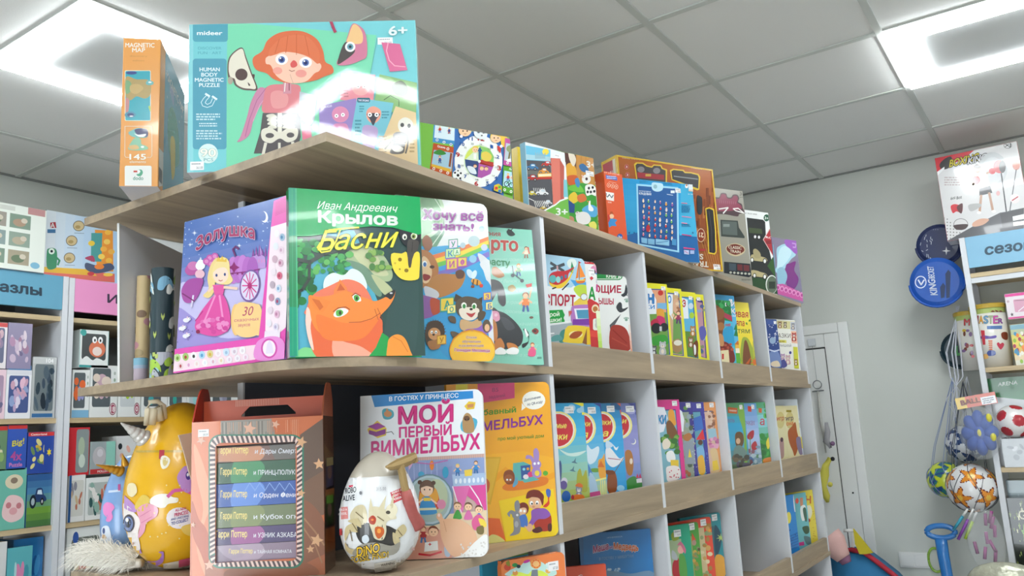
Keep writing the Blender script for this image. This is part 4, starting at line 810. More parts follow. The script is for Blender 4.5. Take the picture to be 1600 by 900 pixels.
# dinosaur gift rolls
p = onplane(251,500,2,S_+0.06)
DK = '#33454c'
rb = roll(0.937,1.470,0.0215,0.226,DK,dinos(4,['#7fb3cf','#a5c74e','#eef0ea','#5e97b8']),'tall dark gift roll printed with blue and green dinosaurs')
rb2 = roll(0.898,1.345+0.06,0.0205,0.048,DK,dinos(9,['#9fd0d6','#a9cf4e','#b9bcc6']),'short dark dinosaur roll standing in front of the tall one')
rc = roll(0.944,1.548,0.0135,0.224,'#d3b98c',lambda a:[a.ell(random.Random(k).random(),k/14,0.12,0.035,['#c9909a','#b9a27a','#8a6f5a'][k % 3]) for k in range(14)],'tall thin beige gift roll with pink and brown figures')
rd = roll(0.897,1.475,0.0125,0.045,'#b7a6b2',lambda a:(a.rect(0,0,1,0.35,'#7fb0c6'),a.rect(0,0.3,1,0.45,'#9fb0c6')),'short pale pink and blue roll at the very end of the shelf')

def a_zol(a):
    a.un();a.grad(0,0,1,1,['#3f66ad','#5a76b8','#9a98cf','#b3a6d8','#a08ac8'],16);a.px(200,290,2.904)
    a.blob([(230,470),(280,440),(360,460),(430,430),(560,390),(640,380),(640,560),(620,720),(220,740)],'#c5bde6')
    a.blob([(215,560),(300,600),(420,690),(600,680),(610,730),(210,760)],'#9d8fd0')
    a.ell(618,142,17,26,'#eef1f8',rot=-10);a.ell(611,138,15,23,'#4f6fb3',rot=-10)
    for x,y,r in ((302,215,14),(282,268,11),(505,272,12),(330,330,8)): a.star(x,y,r,'#e8eefa',4,0.18);a.star(x,y,r*0.6,'#e8eefa',4,0.25,-45)
    R = random.Random(2)
    for k in range(60): a.ell(R.uniform(250,650),R.uniform(120,400),R.uniform(1.5,4),R.uniform(1.5,4),'#b8cbea')
    # castle
    a.poly([(565,380),(568,320),(580,320),(582,290),(590,320),(600,318),(602,270),(612,316),(625,325),(628,375)],'#b98fd0');
    for k in range(5): a.poly([(564+14*k,322-6*(k % 2)),(570+14*k,285-10*(k % 3)),(576+14*k,320-6*(k % 2))],'#8a4a9a');a.rect(568+13*k,335,573+13*k,350,'#d48ac0')
    # pumpkin coach
    for k in range(5): a.ell(480+22*k,385-4*k*(k < 3),26,62,['#c07ac8','#b66cc0','#c27ccb','#b56abf','#a85fb5'][k])
    a.line([(490,320),(478,290),(490,278),(505,288)],7,'#6a2a6c');a.star(484,372,26,'#8a1f6a',4,0.5);a.line([(468,400),(540,392),(600,380)],4,'#8a2f7a')
    for k in range(5): a.star(478+22*k,400,10,'#7a1f5a',5,0.3)
    a.ell(556,455,46,74,'#7d5a9c',rot=8);a.ell(556,455,40,66,'#d9cfe8',rot=8)
    for k in range(12): t = RAD(30*k);a.line([(556,455),(556+34*cos(t),455+60*sin(t))],4,'#d2418c')
    a.ell(556,455,10,14,'#b02a72')
    # footman
    a.blob([(262,385),(285,352),(330,350),(345,375),(320,400),(280,408)],'#b7569c');a.ell(300,365,26,20,'#c874ae');a.blob([(310,365),(330,335),(352,350),(350,375),(325,385)],'#eef0f6');a.ell(330,402,22,20,'#e8b8c6');a.blob([(275,430),(330,420),(345,440),(310,520),(262,530),(246,478)],'#a44a9c');a.line([(300,500),(292,550)],8,'#d9cfe8');a.line([(250,490),(305,525)],4,'#7a2a6c')
    for x,y in ((375,330),(398,322),(380,355),(402,345),(360,345),(390,372)): a.ell(x,y,16,16,'#c25aa8');a.ell(x,y,9,9,'#d987bf')
    # girl
    a.blob([(410,330),(380,360),(365,420),(370,470),(345,500),(372,510),(395,480),(400,430)],'#ecd08c');a.blob([(405,345),(435,325),(462,345),(468,400),(480,430),(455,450),(400,440),(385,400)],'#eed593');a.ell(425,405,35,40,'#f4d6c2');a.blob([(388,395),(400,350),(440,345),(462,385),(440,372),(410,378)],'#eed593');a.poly([(405,345),(415,322),(425,338),(432,318),(440,340),(452,330),(452,348)],'#e3b94a')
    a.ell(406,408,5,7,'#3c4a80');a.ell(444,404,5,7,'#3c4a80');a.line([(416,430),(425,434),(434,430)],2.5,'#c04a5a')
    a.poly([(388,452),(440,450),(442,470),(434,500),(398,502)],'#e0579f');a.line([(440,462),(500,468)],8,'#f0cdb8');a.line([(390,462),(370,480)],8,'#f0cdb8')
    a.blob([(398,498),(434,496),(460,550),(470,620),(455,660),(400,684),(330,670),(308,640),(325,590),(360,540)],'#dc4f9f');a.line([(400,500),(350,620)],8,'#ec8cc4');a.line([(420,500),(440,640)],8,'#ec8cc4');a.line([(345,570),(310,615)],4,'#b0307c')
    for k in range(26): a.ell(R.uniform(322,455),R.uniform(600,668),12,10,R.choice(['#e06ab0','#cf4597','#e88ac2']))
    a.ell(323,664,9,9,'#8a1f4a')
    for k in range(6): a.ell(495+20*k,610,22,72,['#f0c27c','#f4cc8c'][k % 2])
    a.blob([(482,600),(500,540),(540,530),(600,545),(612,600),(600,670),(545,690),(495,670)],'#f3ca8a');a.text('30',525,592,575,588,42,'#b5456a',0.0,0.3);a.text('сказочных',488,620,600,612,15,'#c9607c',0.01);a.text('звуков',505,642,560,638,15,'#c9607c',0.01)
    for x,y in ((270,612),(250,650),(268,684)): a.ell(x,y,14,10,'#e6e2f0');a.ell(x+14,y-6,7,7,'#eeeaf5');a.ell(x+17,y-7,2,2,'#554');a.ell(x+6,y-12,4,5,'#e6c6d6')
    for k in range(8): a.star(R.uniform(230,300),R.uniform(560,720),4,'#4a3a7a',4,0.3)
    a.text('Золушка',315,300,580,245,58,'#a3295f',0.035,out='#e6cfe8',ow=0.03,arch=38)
    # sound panel
    a.poly([(668,72),(745,38),(740,780),(200,860),(203,745),(600,690),(615,560),(640,330)],'#e152ae');a.poly([(204,770),(598,722),(585,790),(200,848)],'#f3d5e0');a.poly([(655,190),(728,168),(728,640),(700,665),(630,660),(632,560)],'#f3dfe8')
    for k in range(9): a.line([(676,82+7*k),(722,62+7*k)],2,'#c8408f')
    for i in range(9):
        x = 232+37*i;a.ell(x,782-4.2*i,14,18,['#b7d08c','#9fbf6a','#efe9ec','#a9cfe4','#d9c98a','#f2e6ea','#c9d9ea','#e9dfe6','#f0e9ee'][i]);a.ell(x,784-4.2*i,6,8,['#6a8a3a','#a0452f','#3a3034','#5a9ac8','#c9a23a','#e2cfd6','#9ab4d0','#c9b4c4','#dcd0d8'][i])
        a.ell(x+14,820-5*i,13,16,['#e5c9cf','#f0d4e0','#efe2e2','#f4ecec','#ecdfe6','#f2e9e2','#f0e6ee','#f0e8ee','#f0dfea'][i]);a.ell(x+14,820-5*i,5,8,['#b0404a','#d79ac0','#e8c8c8','#dfdfe6','#d9a8b8','#e0c8a8','#d6bcd0','#d8c8d6','#e2b8cf'][i])
    for i in range(8):
        y = 205+58*i;a.ell(684-5*i,y+15,12,17,['#f0e9ee','#e2e2ea','#c9a8b8','#e9d9e2','#b9a6b4','#c98fa6','#e2cfdc','#e6dfe8'][i]);a.ell(708-4*i,y+32,12,17,['#9fb8cf','#e8d0dc','#d9b0c4','#d46a86','#cfd9e6','#8a9ab8','#dcb0c8','#d9d0e0'][i]);a.ell(706-4*i,y+32,5,8,['#4f7fa8','#c9a0b8','#b06a8a','#b03f5a','#7fa0c8','#a84a6a','#b87a9a','#b0a0c0'][i])
    a.poly([(630,662),(700,655),(698,692),(626,700)],'#ecdce8');a.blob([(590,790),(590,720),(630,690),(690,688),(720,720),(720,790)],'#e58cd0');a.ell(650,740,37,45,'#d252a8');a.ell(650,740,29,37,'#f3e2ee');a.poly([(640,722),(652,702),(664,722),(670,762),(634,764)],'#e2d4ea')
book('picture_book','large purple fairy-tale book with a pink sound panel, leaning at the left end',scaled((0.8365,1.2719,S_,-85.8,3.2,0.2648,0.2684),1.035),0.02,'#e152ae',a_zol)
e = empty('picture_book',pose(0.915,1.315,S_+0.002,-86,3),'white-edged book standing behind the purple fairy-tale book','book')
link('cover',geo_into('cover',[slab_geo([(0,0),(0.01,0),(0.01,0.285),(0,0.285)],0,0.004,'#cfd0d2'),slab_geo([(0.01,0),(0.2,0),(0.2,0.28),(0.01,0.28)],0.0,0.004,'#b9b6b2')]),M['print'],e)
box('pages',0.008,0.19,0.0042,0.014,0.003,0.27,M['paper'],e)

def a_kr(a):
    a.un();a.rect(0,0,1,1,'#2a4a4c');a.px(440,280,3)
    a.poly([(30,200),(340,240),(420,420),(460,560),(400,900),(30,900)],'#54abc4')
    a.poly([(540,220),(680,230),(690,840),(440,840),(470,620),(430,520)],'#2e4b48');a.blob([(560,320),(620,360),(640,480),(640,650),(610,840),(480,840),(500,600)],'#334f4d')
    a.blob([(300,300),(420,320),(480,360),(520,440),(500,480),(430,460),(360,420),(280,380)],'#a5b58c');a.blob([(330,340),(420,330),(470,400),(500,450),(420,440)],'#c2c59a');a.blob([(300,380),(380,400),(440,460),(470,540),(440,540),(360,440)],'#6f8f78');a.blob([(420,450),(470,470),(520,520),(480,540)],'#b8bd92')
    a.blob([(40,270),(160,260),(300,280),(320,330),(250,370),(180,360),(130,395),(120,470),(95,510),(40,520)],'#2f4a44')
    R = random.Random(8)
    for k in range(46): a.ell(R.uniform(45,150),R.uniform(275,600),R.uniform(12,26),R.uniform(12,24),R.choice(['#1f7a3c','#2f9a48','#186032','#3aa651','#257f4a']))
    for k in range(40): a.ell(R.uniform(150,320),R.uniform(300,450),R.uniform(10,20),R.uniform(10,18),R.choice(['#2f8f48','#48a356','#20703a','#5fb05a']))
    for k in range(14): a.ell(R.uniform(400,500),R.uniform(330,420),R.uniform(10,20),R.uniform(10,18),R.choice(['#6f9a4a','#86ab56','#4f8046']))
    a.line([(40,370),(130,390),(200,350),(300,330),(420,290)],18,'#34433c');a.line([(130,395),(128,470),(95,520),(60,535)],14,'#34433c')
    a.blob([(200,470),(240,440),(290,450),(330,420),(380,450),(395,520),(300,540),(205,530)],'#dff0ea')
    # ground
    a.blob([(60,830),(100,790),(150,800),(160,840)],'#7fd08a')
    # tail / body
    a.blob([(225,500),(300,470),(370,490),(410,540),(430,600),(400,640),(130,640),(118,600),(150,540)],'#e8775a');a.blob([(118,640),(115,700),(130,770),(160,830),(210,850),(420,850),(460,770),(472,700),(440,640),(200,600)],'#e6683f')
    a.blob([(240,750),(300,765),(380,790),(440,850),(260,850)],'#f0a58c');a.blob([(118,600),(112,680),(130,770),(150,800),(135,700),(140,640)],'#f3cfc0')
    a.poly([(470,720),(500,740),(505,840),(400,840),(440,790)],'#1f9a48');a.blob([(505,745),(540,728),(575,745),(600,800),(608,850),(500,850),(495,780)],'#f0953a');a.line([(520,738),(560,760),(590,810)],4,'#d9782a')
    # head
    a.poly([(245,520),(272,470),(305,510),(310,540),(240,560)],'#ea7f3f');a.poly([(258,525),(274,490),(296,520)],'#c95a2f')
    a.blob([(126,548),(170,552),(230,545),(300,525),(350,545),(400,560),(440,572),(500,545),(530,520),(524,560),(500,600),(462,640),(440,668),(370,690),(290,720),(200,730),(150,690),(132,620)],'#f0883c');a.poly([(124,547),(178,556),(232,575),(190,625),(150,605)],'#ef8338');a.poly([(140,560),(175,568),(195,600),(178,615)],'#d2682c')
    a.blob([(480,548),(505,530),(530,520),(526,545),(510,564),(495,556)],'#2b2a2e');a.ell(512,535,7,4,'#c9c9cf')
    a.blob([(160,640),(220,650),(300,675),(420,660),(462,635),(440,680),(380,745),(280,760),(190,740)],'#ee7a38');a.line([(315,672),(370,670),(420,655),(462,628)],3,'#a8442a');a.line([(435,610),(452,660)],2,'#8a3a20');a.line([(448,605),(470,655)],2,'#8a3a20')
    a.blob([(242,635),(260,612),(290,605),(312,618),(290,640),(255,648)],'#f2f5ec');a.blob([(255,618),(275,612),(288,625),(275,642),(256,640)],'#5fae4a');a.ell(273,628,6,10,'#223a20');a.line([(240,622),(265,604),(300,600),(318,612)],4,'#9a3f1f')
    a.blob([(330,552),(345,540),(365,552),(370,572),(345,574)],'#f2f5ec');a.blob([(338,548),(354,544),(364,560),(352,574),(340,568)],'#4f9e3f');a.ell(351,560,5,8,'#223a20');a.line([(328,548),(345,536),(368,548)],4,'#9a3f1f')
    # crow and cheese
    a.blob([(552,215),(640,225),(650,290),(630,320),(590,320),(560,290)],'#23262c');a.blob([(590,290),(618,285),(642,300),(625,370),(602,418),(588,360)],'#4c4744');a.line([(612,295),(606,400)],3,'#2f2c2b');a.ell(575,272,11,14,'#e8ead8');a.ell(576,274,5,7,'#22252b');a.ell(619,268,15,16,'#dfe3cf');a.ell(617,270,10,11,'#8aa04a');a.ell(616,270,5,6,'#20232a')
    a.blob([(512,352),(560,350),(585,345),(596,420),(620,350),(645,350),(644,440),(636,470),(590,476),(550,462),(520,420)],'#f0d444',3);a.ell(553,378,9,9,'#8a6f1f');a.ell(583,429,10,9,'#8a6f1f');a.ell(530,395,5,5,'#c9a83a');a.ell(552,423,4,4,'#8a6f1f');a.blob([(590,345),(612,345),(604,414),(594,400)],'#4c4744',3)
    # green header
    a.poly([(25,30),(680,60),(690,238),(640,262),(600,250),(520,228),(420,222),(330,232),(240,252),(140,268),(25,270)],'#12a35a');a.rect(25,30,30,40,'#12a35a');a.poly([(30,40),(70,40),(75,830),(30,830)],'#1f9a7a');a.poly([(30,270),(70,265),(75,600),(30,600)],'#2a8a5a');a.line([(66,45),(74,830)],5,'#4fc08c');a.line([(48,45),(52,830)],2,'#3fb07c')
    a.text('Иван Андреевич',165,140,542,158,36,'#eef5ee',0.0,0.35);a.text('Крылов',172,203,540,217,54,'#f2f5f0',0.06);
    for x in (178,246,318): pass
    a.text('Басни',168,335,545,318,92,'#f2e34a',0.02,0.38,out='#4a7a2a',ow=0.015);a.line([(180,300),(166,322),(185,345),(225,338),(255,290),(275,235)],7,'#f2e34a');a.line([(220,240),(300,232),(360,228)],8,'#f2e34a')
Pk = (0.8648,1.0104,S_,-31.1,0,0.2252,0.2782)
book('picture_book','green fables hardcover with an orange fox and a crow holding cheese',Pk,0.022,'#119a55',a_kr,stick=(0.0155,0.2605,0.0215,0.0125,'95.00'),spine='#0f8a4c')

def cubs(a,x,y,s,txt,c1,c2):
    a.poly([(x,y),(x+s,y-s*0.1),(x+s,y+s*0.9),(x,y+s)],c1);a.poly([(x+s*0.08,y+s*0.08),(x+s*0.92,y),(x+s*0.92,y+s*0.82),(x+s*0.08,y+s*0.9)],c2);a.text(txt,x+s*0.3,y+s*0.78,x+s*0.72,y+s*0.72,s*0.55,c1,0.05)
def a_hoch(a):
    a.un();a.rect(0,0,1,1,'#e4e7e6');a.px(640,290,3.105)
    a.poly([(-80,30),(120,52),(165,110),(170,230),(130,300),(-80,330)],'#5f8f6f');a.ell(60,130,110,130,'#b9d6b0');a.ell(60,130,95,112,'#7fae7f');a.line([(120,60),(165,130),(160,220),(110,290)],4,'#d9e8d4')
    a.blob([(-80,330),(100,300),(200,290),(300,300),(385,330),(400,400),(405,840),(-80,840)],'#3aa2d6',3)
    for i,c in enumerate(['#e2793a','#f0cf3f','#6fbf4f','#3f9ad8','#7a6fc0']): a.poly([(100,340+22*i),(240,300+22*i),(380,248+18*i),(400,266+18*i),(250,322+22*i),(120,362+22*i)],c)
    a.blob([(330,330),(380,360),(398,420),(408,640),(400,820),(395,560),(360,420)],'#d6d9dc')
    a.ell(270,640,170,230,'#3d9ad2');a.blob([(340,380),(390,470),(400,600),(380,700),(420,840),(405,400)],'#dcdfe2')
    a.ell(350,211,13,15,'#a8c8d8');a.ell(312,270,28,26,'#b8cdd0');a.ell(258,290,13,14,'#b4cad4');a.ell(307,356,18,19,'#8fc4e0');a.ell(362,300,16,16,'#c4cde0')
    a.text('Хочу всё',66,162,356,172,46,'#9a2f9c',0.05,out='#f6f4f8',ow=0.1,up=(0.03,-1));a.text('знать!',114,214,308,222,38,'#9a2f9c',0.05,out='#f6f4f8',ow=0.1,up=(0.03,-1))
    cubs(a,188,262,46,'У','#3f9a7a','#e8d8ee');cubs(a,172,306,50,'К','#3f8ab8','#bfe0a0');cubs(a,212,306,34,'А','#3f9a7a','#dceecb');cubs(a,176,355,56,'И','#c25a9c','#e8cf5a');cubs(a,232,350,46,'Ф','#c25a9c','#e8cf5a')
    # big brown cub
    a.blob([(60,270),(80,240),(105,262),(108,300),(80,320)],'#8a5230');a.blob([(-60,330),(40,310),(90,320),(120,350),(140,400),(130,450),(90,490),(-60,500)],'#b0713c');a.blob([(60,350),(90,360),(108,420),(90,470),(60,460)],'#e2bd92');a.ell(72,380,12,15,'#f4f4f0');a.ell(73,383,8,11,'#3d6aa8');a.ell(108,395,12,8,'#4a2a1c');a.blob([(66,430),(95,435),(100,448),(80,462),(66,455)],'#8f2a2c')
    a.blob([(90,470),(140,430),(220,430),(262,420),(268,448),(240,500),(160,540),(90,540)],'#b47a42');a.blob([(222,420),(245,408),(265,420),(258,448),(230,450)],'#5e3b2a');a.blob([(70,490),(130,510),(140,540),(90,560)],'#c9c9cf');a.blob([(-60,520),(100,540),(150,570),(100,640),(-60,640)],'#8a5a9a');a.blob([(100,550),(150,560),(150,610),(110,625)],'#b34a2f')
    # bee
    a.ell(322,468,26,14,'#d99a3c',rot=20);a.line([(310,456),(306,480)],6,'#5a3a20');a.line([(328,460),(326,484)],6,'#5a3a20');a.ell(292,428,14,24,'#c9e2f2',rot=-30);a.ell(312,432,12,22,'#d6ebf6',rot=20);a.ell(347,486,9,9,'#d9473c');a.ell(305,490,9,7,'#8a4a2c')
    # kitten
    cubs(a,146,545,70,'А','#3f9a8a','#e6c84a');cubs(a,180,580,44,'О','#3f9a8a','#efe08a');cubs(a,356,520,38,'З','#8a5ab0','#e6c84a');cubs(a,366,565,42,'Б','#3f6fb0','#efe08a')
    a.poly([(212,560),(222,525),(258,545),(262,580)],'#4a3f34');a.poly([(322,555),(352,540),(348,590),(330,590)],'#4a3f34');a.blob([(228,560),(270,538),(330,550),(352,590),(340,630),(290,655),(238,630),(222,595)],'#5c4e40');a.blob([(240,600),(290,590),(335,600),(325,640),(290,655),(250,640)],'#e9dccb');a.ell(262,582,13,15,'#f2f2e8');a.ell(312,584,12,14,'#f2f2e8');a.ell(263,586,8,11,'#3f8a4a');a.ell(311,588,8,11,'#3f8a4a');a.ell(297,600,8,6,'#2a2020');a.blob([(272,618),(298,622),(318,616),(298,640)],'#b03a3c')
    a.blob([(248,650),(300,660),(335,645),(350,680),(330,710),(250,700)],'#c9a478');a.blob([(270,700),(330,690),(370,660),(400,690),(360,725),(280,730)],'#8f62b8');a.ell(372,682,20,32,'#5c4e40');a.ell(374,690,12,18,'#e6b48a');a.blob([(185,640),(200,632),(220,640),(222,668),(196,662)],'#5c4e40');a.blob([(330,620),(350,608),(368,618),(355,650),(332,655)],'#5c4e40');a.blob([(196,712),(215,708),(245,725),(215,742)],'#5c4e40')
    # hedgehog
    a.blob([(76,700),(90,665),(130,655),(160,675),(168,720),(150,760),(90,780),(74,740)],'#4a382c');
    for k in range(14): t = RAD(170+14*k);a.poly([(122+38*cos(t),715+46*sin(t)),(122+56*cos(t+0.08),712+66*sin(t+0.08)),(122+38*cos(t+0.2),715+46*sin(t+0.2))],'#4a382c')
    a.ell(118,720,30,30,'#c98f5c');a.ell(106,712,6,8,'#fff');a.ell(126,712,6,8,'#fff');a.ell(107,714,3,4,'#222');a.ell(126,714,3,4,'#222');a.ell(114,724,6,5,'#241a16');a.blob([(86,760),(120,750),(150,760),(140,790),(100,795)],'#a56f42');cubs(a,130,728,46,'У','#b07a2c','#e8b84a')
    # badge
    a.ell(302,800,112,96,'#e6a92c');a.ell(302,800,106,90,'#f0bd3e');a.line([(192,790),(210,745),(250,712),(300,700),(350,712),(392,745),(408,780)],5,'#d98a20')
    for i,t in enumerate(('Стихи','обучающие','и развивающие')): a.text(t,(272,254,238)[i],742+20*i,(322,342,356)[i],742+20*i,11,'#b0503c',0.03,out='#fbf6ea',ow=0.08)
    a.text('Геннадия Меламеда',216,804,386,808,14,'#c23a86',0.04,out='#fbf6ea',ow=0.08)
Ph = scaled((1.0671,0.9593,S_,-24.86,0,0.19,0.3),1.03)
book('picture_book','board book with purple lettering, cartoon cubs, letter cubes and a rainbow',Ph,0.013,'#e8eaea',a_hoch,r=0.016,board=0.004)

def a_bar(a):
    a.un();a.rect(0,0,1,1,'#86c9b4');a.px(640,290,3.105)
    for k in range(12): a.text(['скачет мяч, опустила','плачет громко в речку','зайку бросила хозяйка','идёт бычок качается'][k % 4],400+(k % 3)*10,300+52*k+(k % 2)*14,625,315+52*k,17,'#a3d6c6',-0.005,0.35)
    a.text('Агния',350,240,440,247,24,'#a8383a',0.03);a.blob([(470,222),(485,212),(500,222),(512,238),(495,246),(478,240)],'#26302e',3);a.line([(485,225),(478,212),(492,218),(500,208)],4,'#26302e');a.text('Барто',300,305,524,318,62,'#c04a42',0.055,out='#eef2ea',ow=0.02);a.text('по возрасту',240,372,486,392,32,'#2f8a56',0.05)
    kid(a,565,330,42,'#e6dcc4','#8a4a2c');a.line([(575,300),(580,330)],6,'#c9503c');kid(a,528,415,44,'#4a8a3c','#3a5a9a','#d98a3c');a.line([(498,390),(505,430),(545,460)],5,'#4a5560');a.ell(500,436,9,9,'#3a424c');a.ell(545,462,9,9,'#3a424c')
    a.blob([(400,400),(420,395),(450,420),(458,440),(430,448),(400,430)],'#b0723c');a.blob([(478,490),(500,482),(515,500),(500,515),(480,510)],'#a8905a')
    kid(a,562,575,70,'#e07a34','#3f5a98','#8a4a2c');a.line([(580,545),(592,495)],7,'#efc09a');a.poly([(562,480),(592,474),(592,490),(568,496)],'#c93a34');a.ell(590,640,10,6,'#6a4a3a')
    a.blob([(592,705),(610,692),(626,706),(612,722)],'#8a3a34');a.ell(606,706,8,6,'#3a2a2a');kid(a,595,800,46,'#e05a86','#e8c8c0','#b0582f');a.blob([(578,800),(598,785),(612,805),(605,828),(575,826)],'#e05a86');a.lines(618,830,640,842,2,'#2f5a50')
    # black puppy
    a.blob([(360,470),(400,455),(440,470),(460,510),(466,570),(450,586),(430,560),(425,520),(400,560),(370,590)],'#26282c');a.blob([(400,600),(430,608),(470,625),(520,670),(548,720),(540,770),(500,790),(420,790),(400,740)],'#2c2e33');a.blob([(440,640),(480,650),(510,690),(470,700)],'#3d4046')
    a.blob([(545,770),(575,755),(570,720),(550,700),(560,695),(578,720),(574,765),(550,788)],'#26282c');a.poly([(555,698),(560,692),(577,726),(566,738)],'#f0f0ee');a.blob([(412,760),(440,740),(460,780),(440,810),(415,800)],'#c57a3c');a.blob([(470,765),(510,770),(526,795),(490,810)],'#c57a3c');a.blob([(415,800),(440,785),(465,800),(462,818),(418,818)],'#f0f0ee');a.blob([(470,798),(500,785),(528,795),(520,818),(474,816)],'#f0f0ee')
    a.blob([(400,610),(430,615),(436,650),(415,660),(400,640)],'#e49ab4');a.ell(418,628,8,8,'#f0c0d0');a.blob([(400,655),(420,670),(425,740),(400,750)],'#c57a3c')
Pb = scaled((1.2304,0.971,S_,-28.3,3.3,0.2,0.2822),1.035)
book('picture_book','thin turquoise poetry book with a black puppy and small running children',Pb,0.009,'#7fc2ae',a_bar,pages=True)

# ------------------------------------------------------------------ books in the bays
def blobs(a,R,n,x0,y0,x1,y1,cs,r0,r1):
    for k in range(n): a.ell(R.uniform(x0,x1),R.uniform(y0,y1),R.uniform(r0,r1),R.uniform(r0,r1),R.choice(cs))
def beast(a,x,y,s,c,c2='#e9dccb',ears=True):
    """small cartoon animal, s = head radius"""
    a.blob([(x-s*0.9,y+s*2.6),(x-s*0.8,y+s),(x,y+s*0.5),(x+s*0.8,y+s),(x+s*0.95,y+s*2.6)],c)
    a.ell(x,y+s*1.8,s*0.45,s*0.7,c2)
    if ears: a.ell(x-s*0.65,y-s*0.75,s*0.3,s*0.42,c);a.ell(x+s*0.65,y-s*0.75,s*0.3,s*0.42,c)
    a.ell(x,y,s,s*0.9,c);a.ell(x,y+s*0.35,s*0.5,s*0.38,c2);a.ell(x-s*0.32,y-s*0.12,s*0.17,s*0.22,'#fff');a.ell(x+s*0.32,y-s*0.12,s*0.17,s*0.22,'#fff');a.ell(x-s*0.3,y-s*0.1,s*0.09,s*0.13,'#1c1c1c');a.ell(x+s*0.3,y-s*0.1,s*0.09,s*0.13,'#1c1c1c');a.ell(x,y+s*0.2,s*0.14,s*0.1,'#2a1a16')
def a_s1(a):
    a.un();a.rect(0,0,1,1,'#e2e6e6');a.px(840,370,3.915)
    a.poly([(-160,60),(320,100),(330,340),(200,310),(60,305),(-160,300)],'#a8cde2');a.blob([(40,330),(60,302),(110,312),(150,305),(190,320),(225,300),(250,330),(240,370),(60,360)],'#e9eced');a.poly([(200,262),(305,280),(310,325),(240,318)],'#4f9fd8');a.blob([(220,320),(260,292),(320,310),(325,380),(260,370)],'#b9cf4a');a.poly([(255,375),(325,370),(325,430),(200,420)],'#e0c050')
    a.blob([(180,155),(200,135),(230,140),(238,170),(215,195),(188,185)],'#dfe9e4');a.poly([(200,215),(208,150),(222,190),(215,225)],'#2f8a5a')
    a.line([(80,160),(160,210)],14,'#4f555c');a.line([(82,198),(162,168)],14,'#4f555c');a.line([(120,180),(122,215)],10,'#c9a0a4');a.blob([(68,265),(80,225),(120,210),(170,208),(225,185),(190,225),(180,270),(140,300),(90,300)],'#c23a42');a.blob([(70,280),(120,295),(180,260),(220,195),(195,262),(150,312),(95,310)],'#ecc53f');a.ell(92,258,22,24,'#5fb0b0');a.ell(126,262,14,20,'#8fd0cc');a.rect(140,240,155,262,'#4f7f9a');a.rect(165,232,178,252,'#4f7f9a');a.line([(90,318),(112,310)],6,'#3a3a3e');a.line([(150,325),(190,285)],6,'#3a3a3e')
    a.poly([(250,155),(232,258),(248,250)],'#e2772f');a.poly([(254,160),(258,250),(292,245)],'#e98a3c');a.line([(251,150),(255,268)],4,'#8a5a2c');a.poly([(250,150),(268,158),(252,164)],'#c93a3a');a.blob([(232,262),(262,268),(292,252),(285,280),(245,285)],'#d8763a',3);a.line([(236,268),(290,264)],5,'#efcf5a')
    a.text('ТРАНСПОРТ',-112,410,230,424,66,'#b92f45',0.05,out='#f4f4f4',ow=0.03);a.ell(283,368,22,22,'#9a7a5a');a.ell(283,368,18,18,'#d9e2e4')
    a.poly([(-60,455),(152,446),(158,462),(166,478),(158,496),(168,520),(-60,542)],'#2f9a48');a.text('Открой',10,494,132,484,26,'#eef6e8',0.03);a.text('окошки!',10,526,145,518,25,'#eef6e8',0.03)
    a.poly([(-160,560),(60,545),(330,510),(330,900),(-160,900)],'#a2abb0');a.line([(165,520),(200,520)],5,'#eee');a.line([(75,592),(100,590)],5,'#eee');a.blob([(130,640),(140,580),(180,565),(190,600),(160,645)],'#4a8a80');a.blob([(75,640),(90,610),(130,600),(150,630)],'#5f9a98')
    a.blob([(205,440),(225,420),(300,415),(328,425),(330,540),(215,540)],'#b077b8',3);a.poly([(222,440),(320,438),(322,505),(235,510)],'#e8e4ee');a.poly([(235,448),(316,445),(318,500),(245,500)],'#4f8fae');a.poly([(215,505),(325,500),(328,540),(212,540)],'#7a3f9c');a.poly([(188,455),(208,452),(208,465),(192,490)],'#c9605a')
    a.blob([(185,545),(320,555),(325,600),(290,650),(162,645),(160,620)],'#e3c23a',3);a.ell(232,598,42,22,'#efdf9c');a.blob([(195,605),(225,580),(268,580),(265,600),(235,622),(200,620)],'#a4502c');a.poly([(298,560),(330,555),(332,660),(300,660)],'#e0b82c');a.poly([(272,650),(300,560),(300,660)],'#8a5a3a')
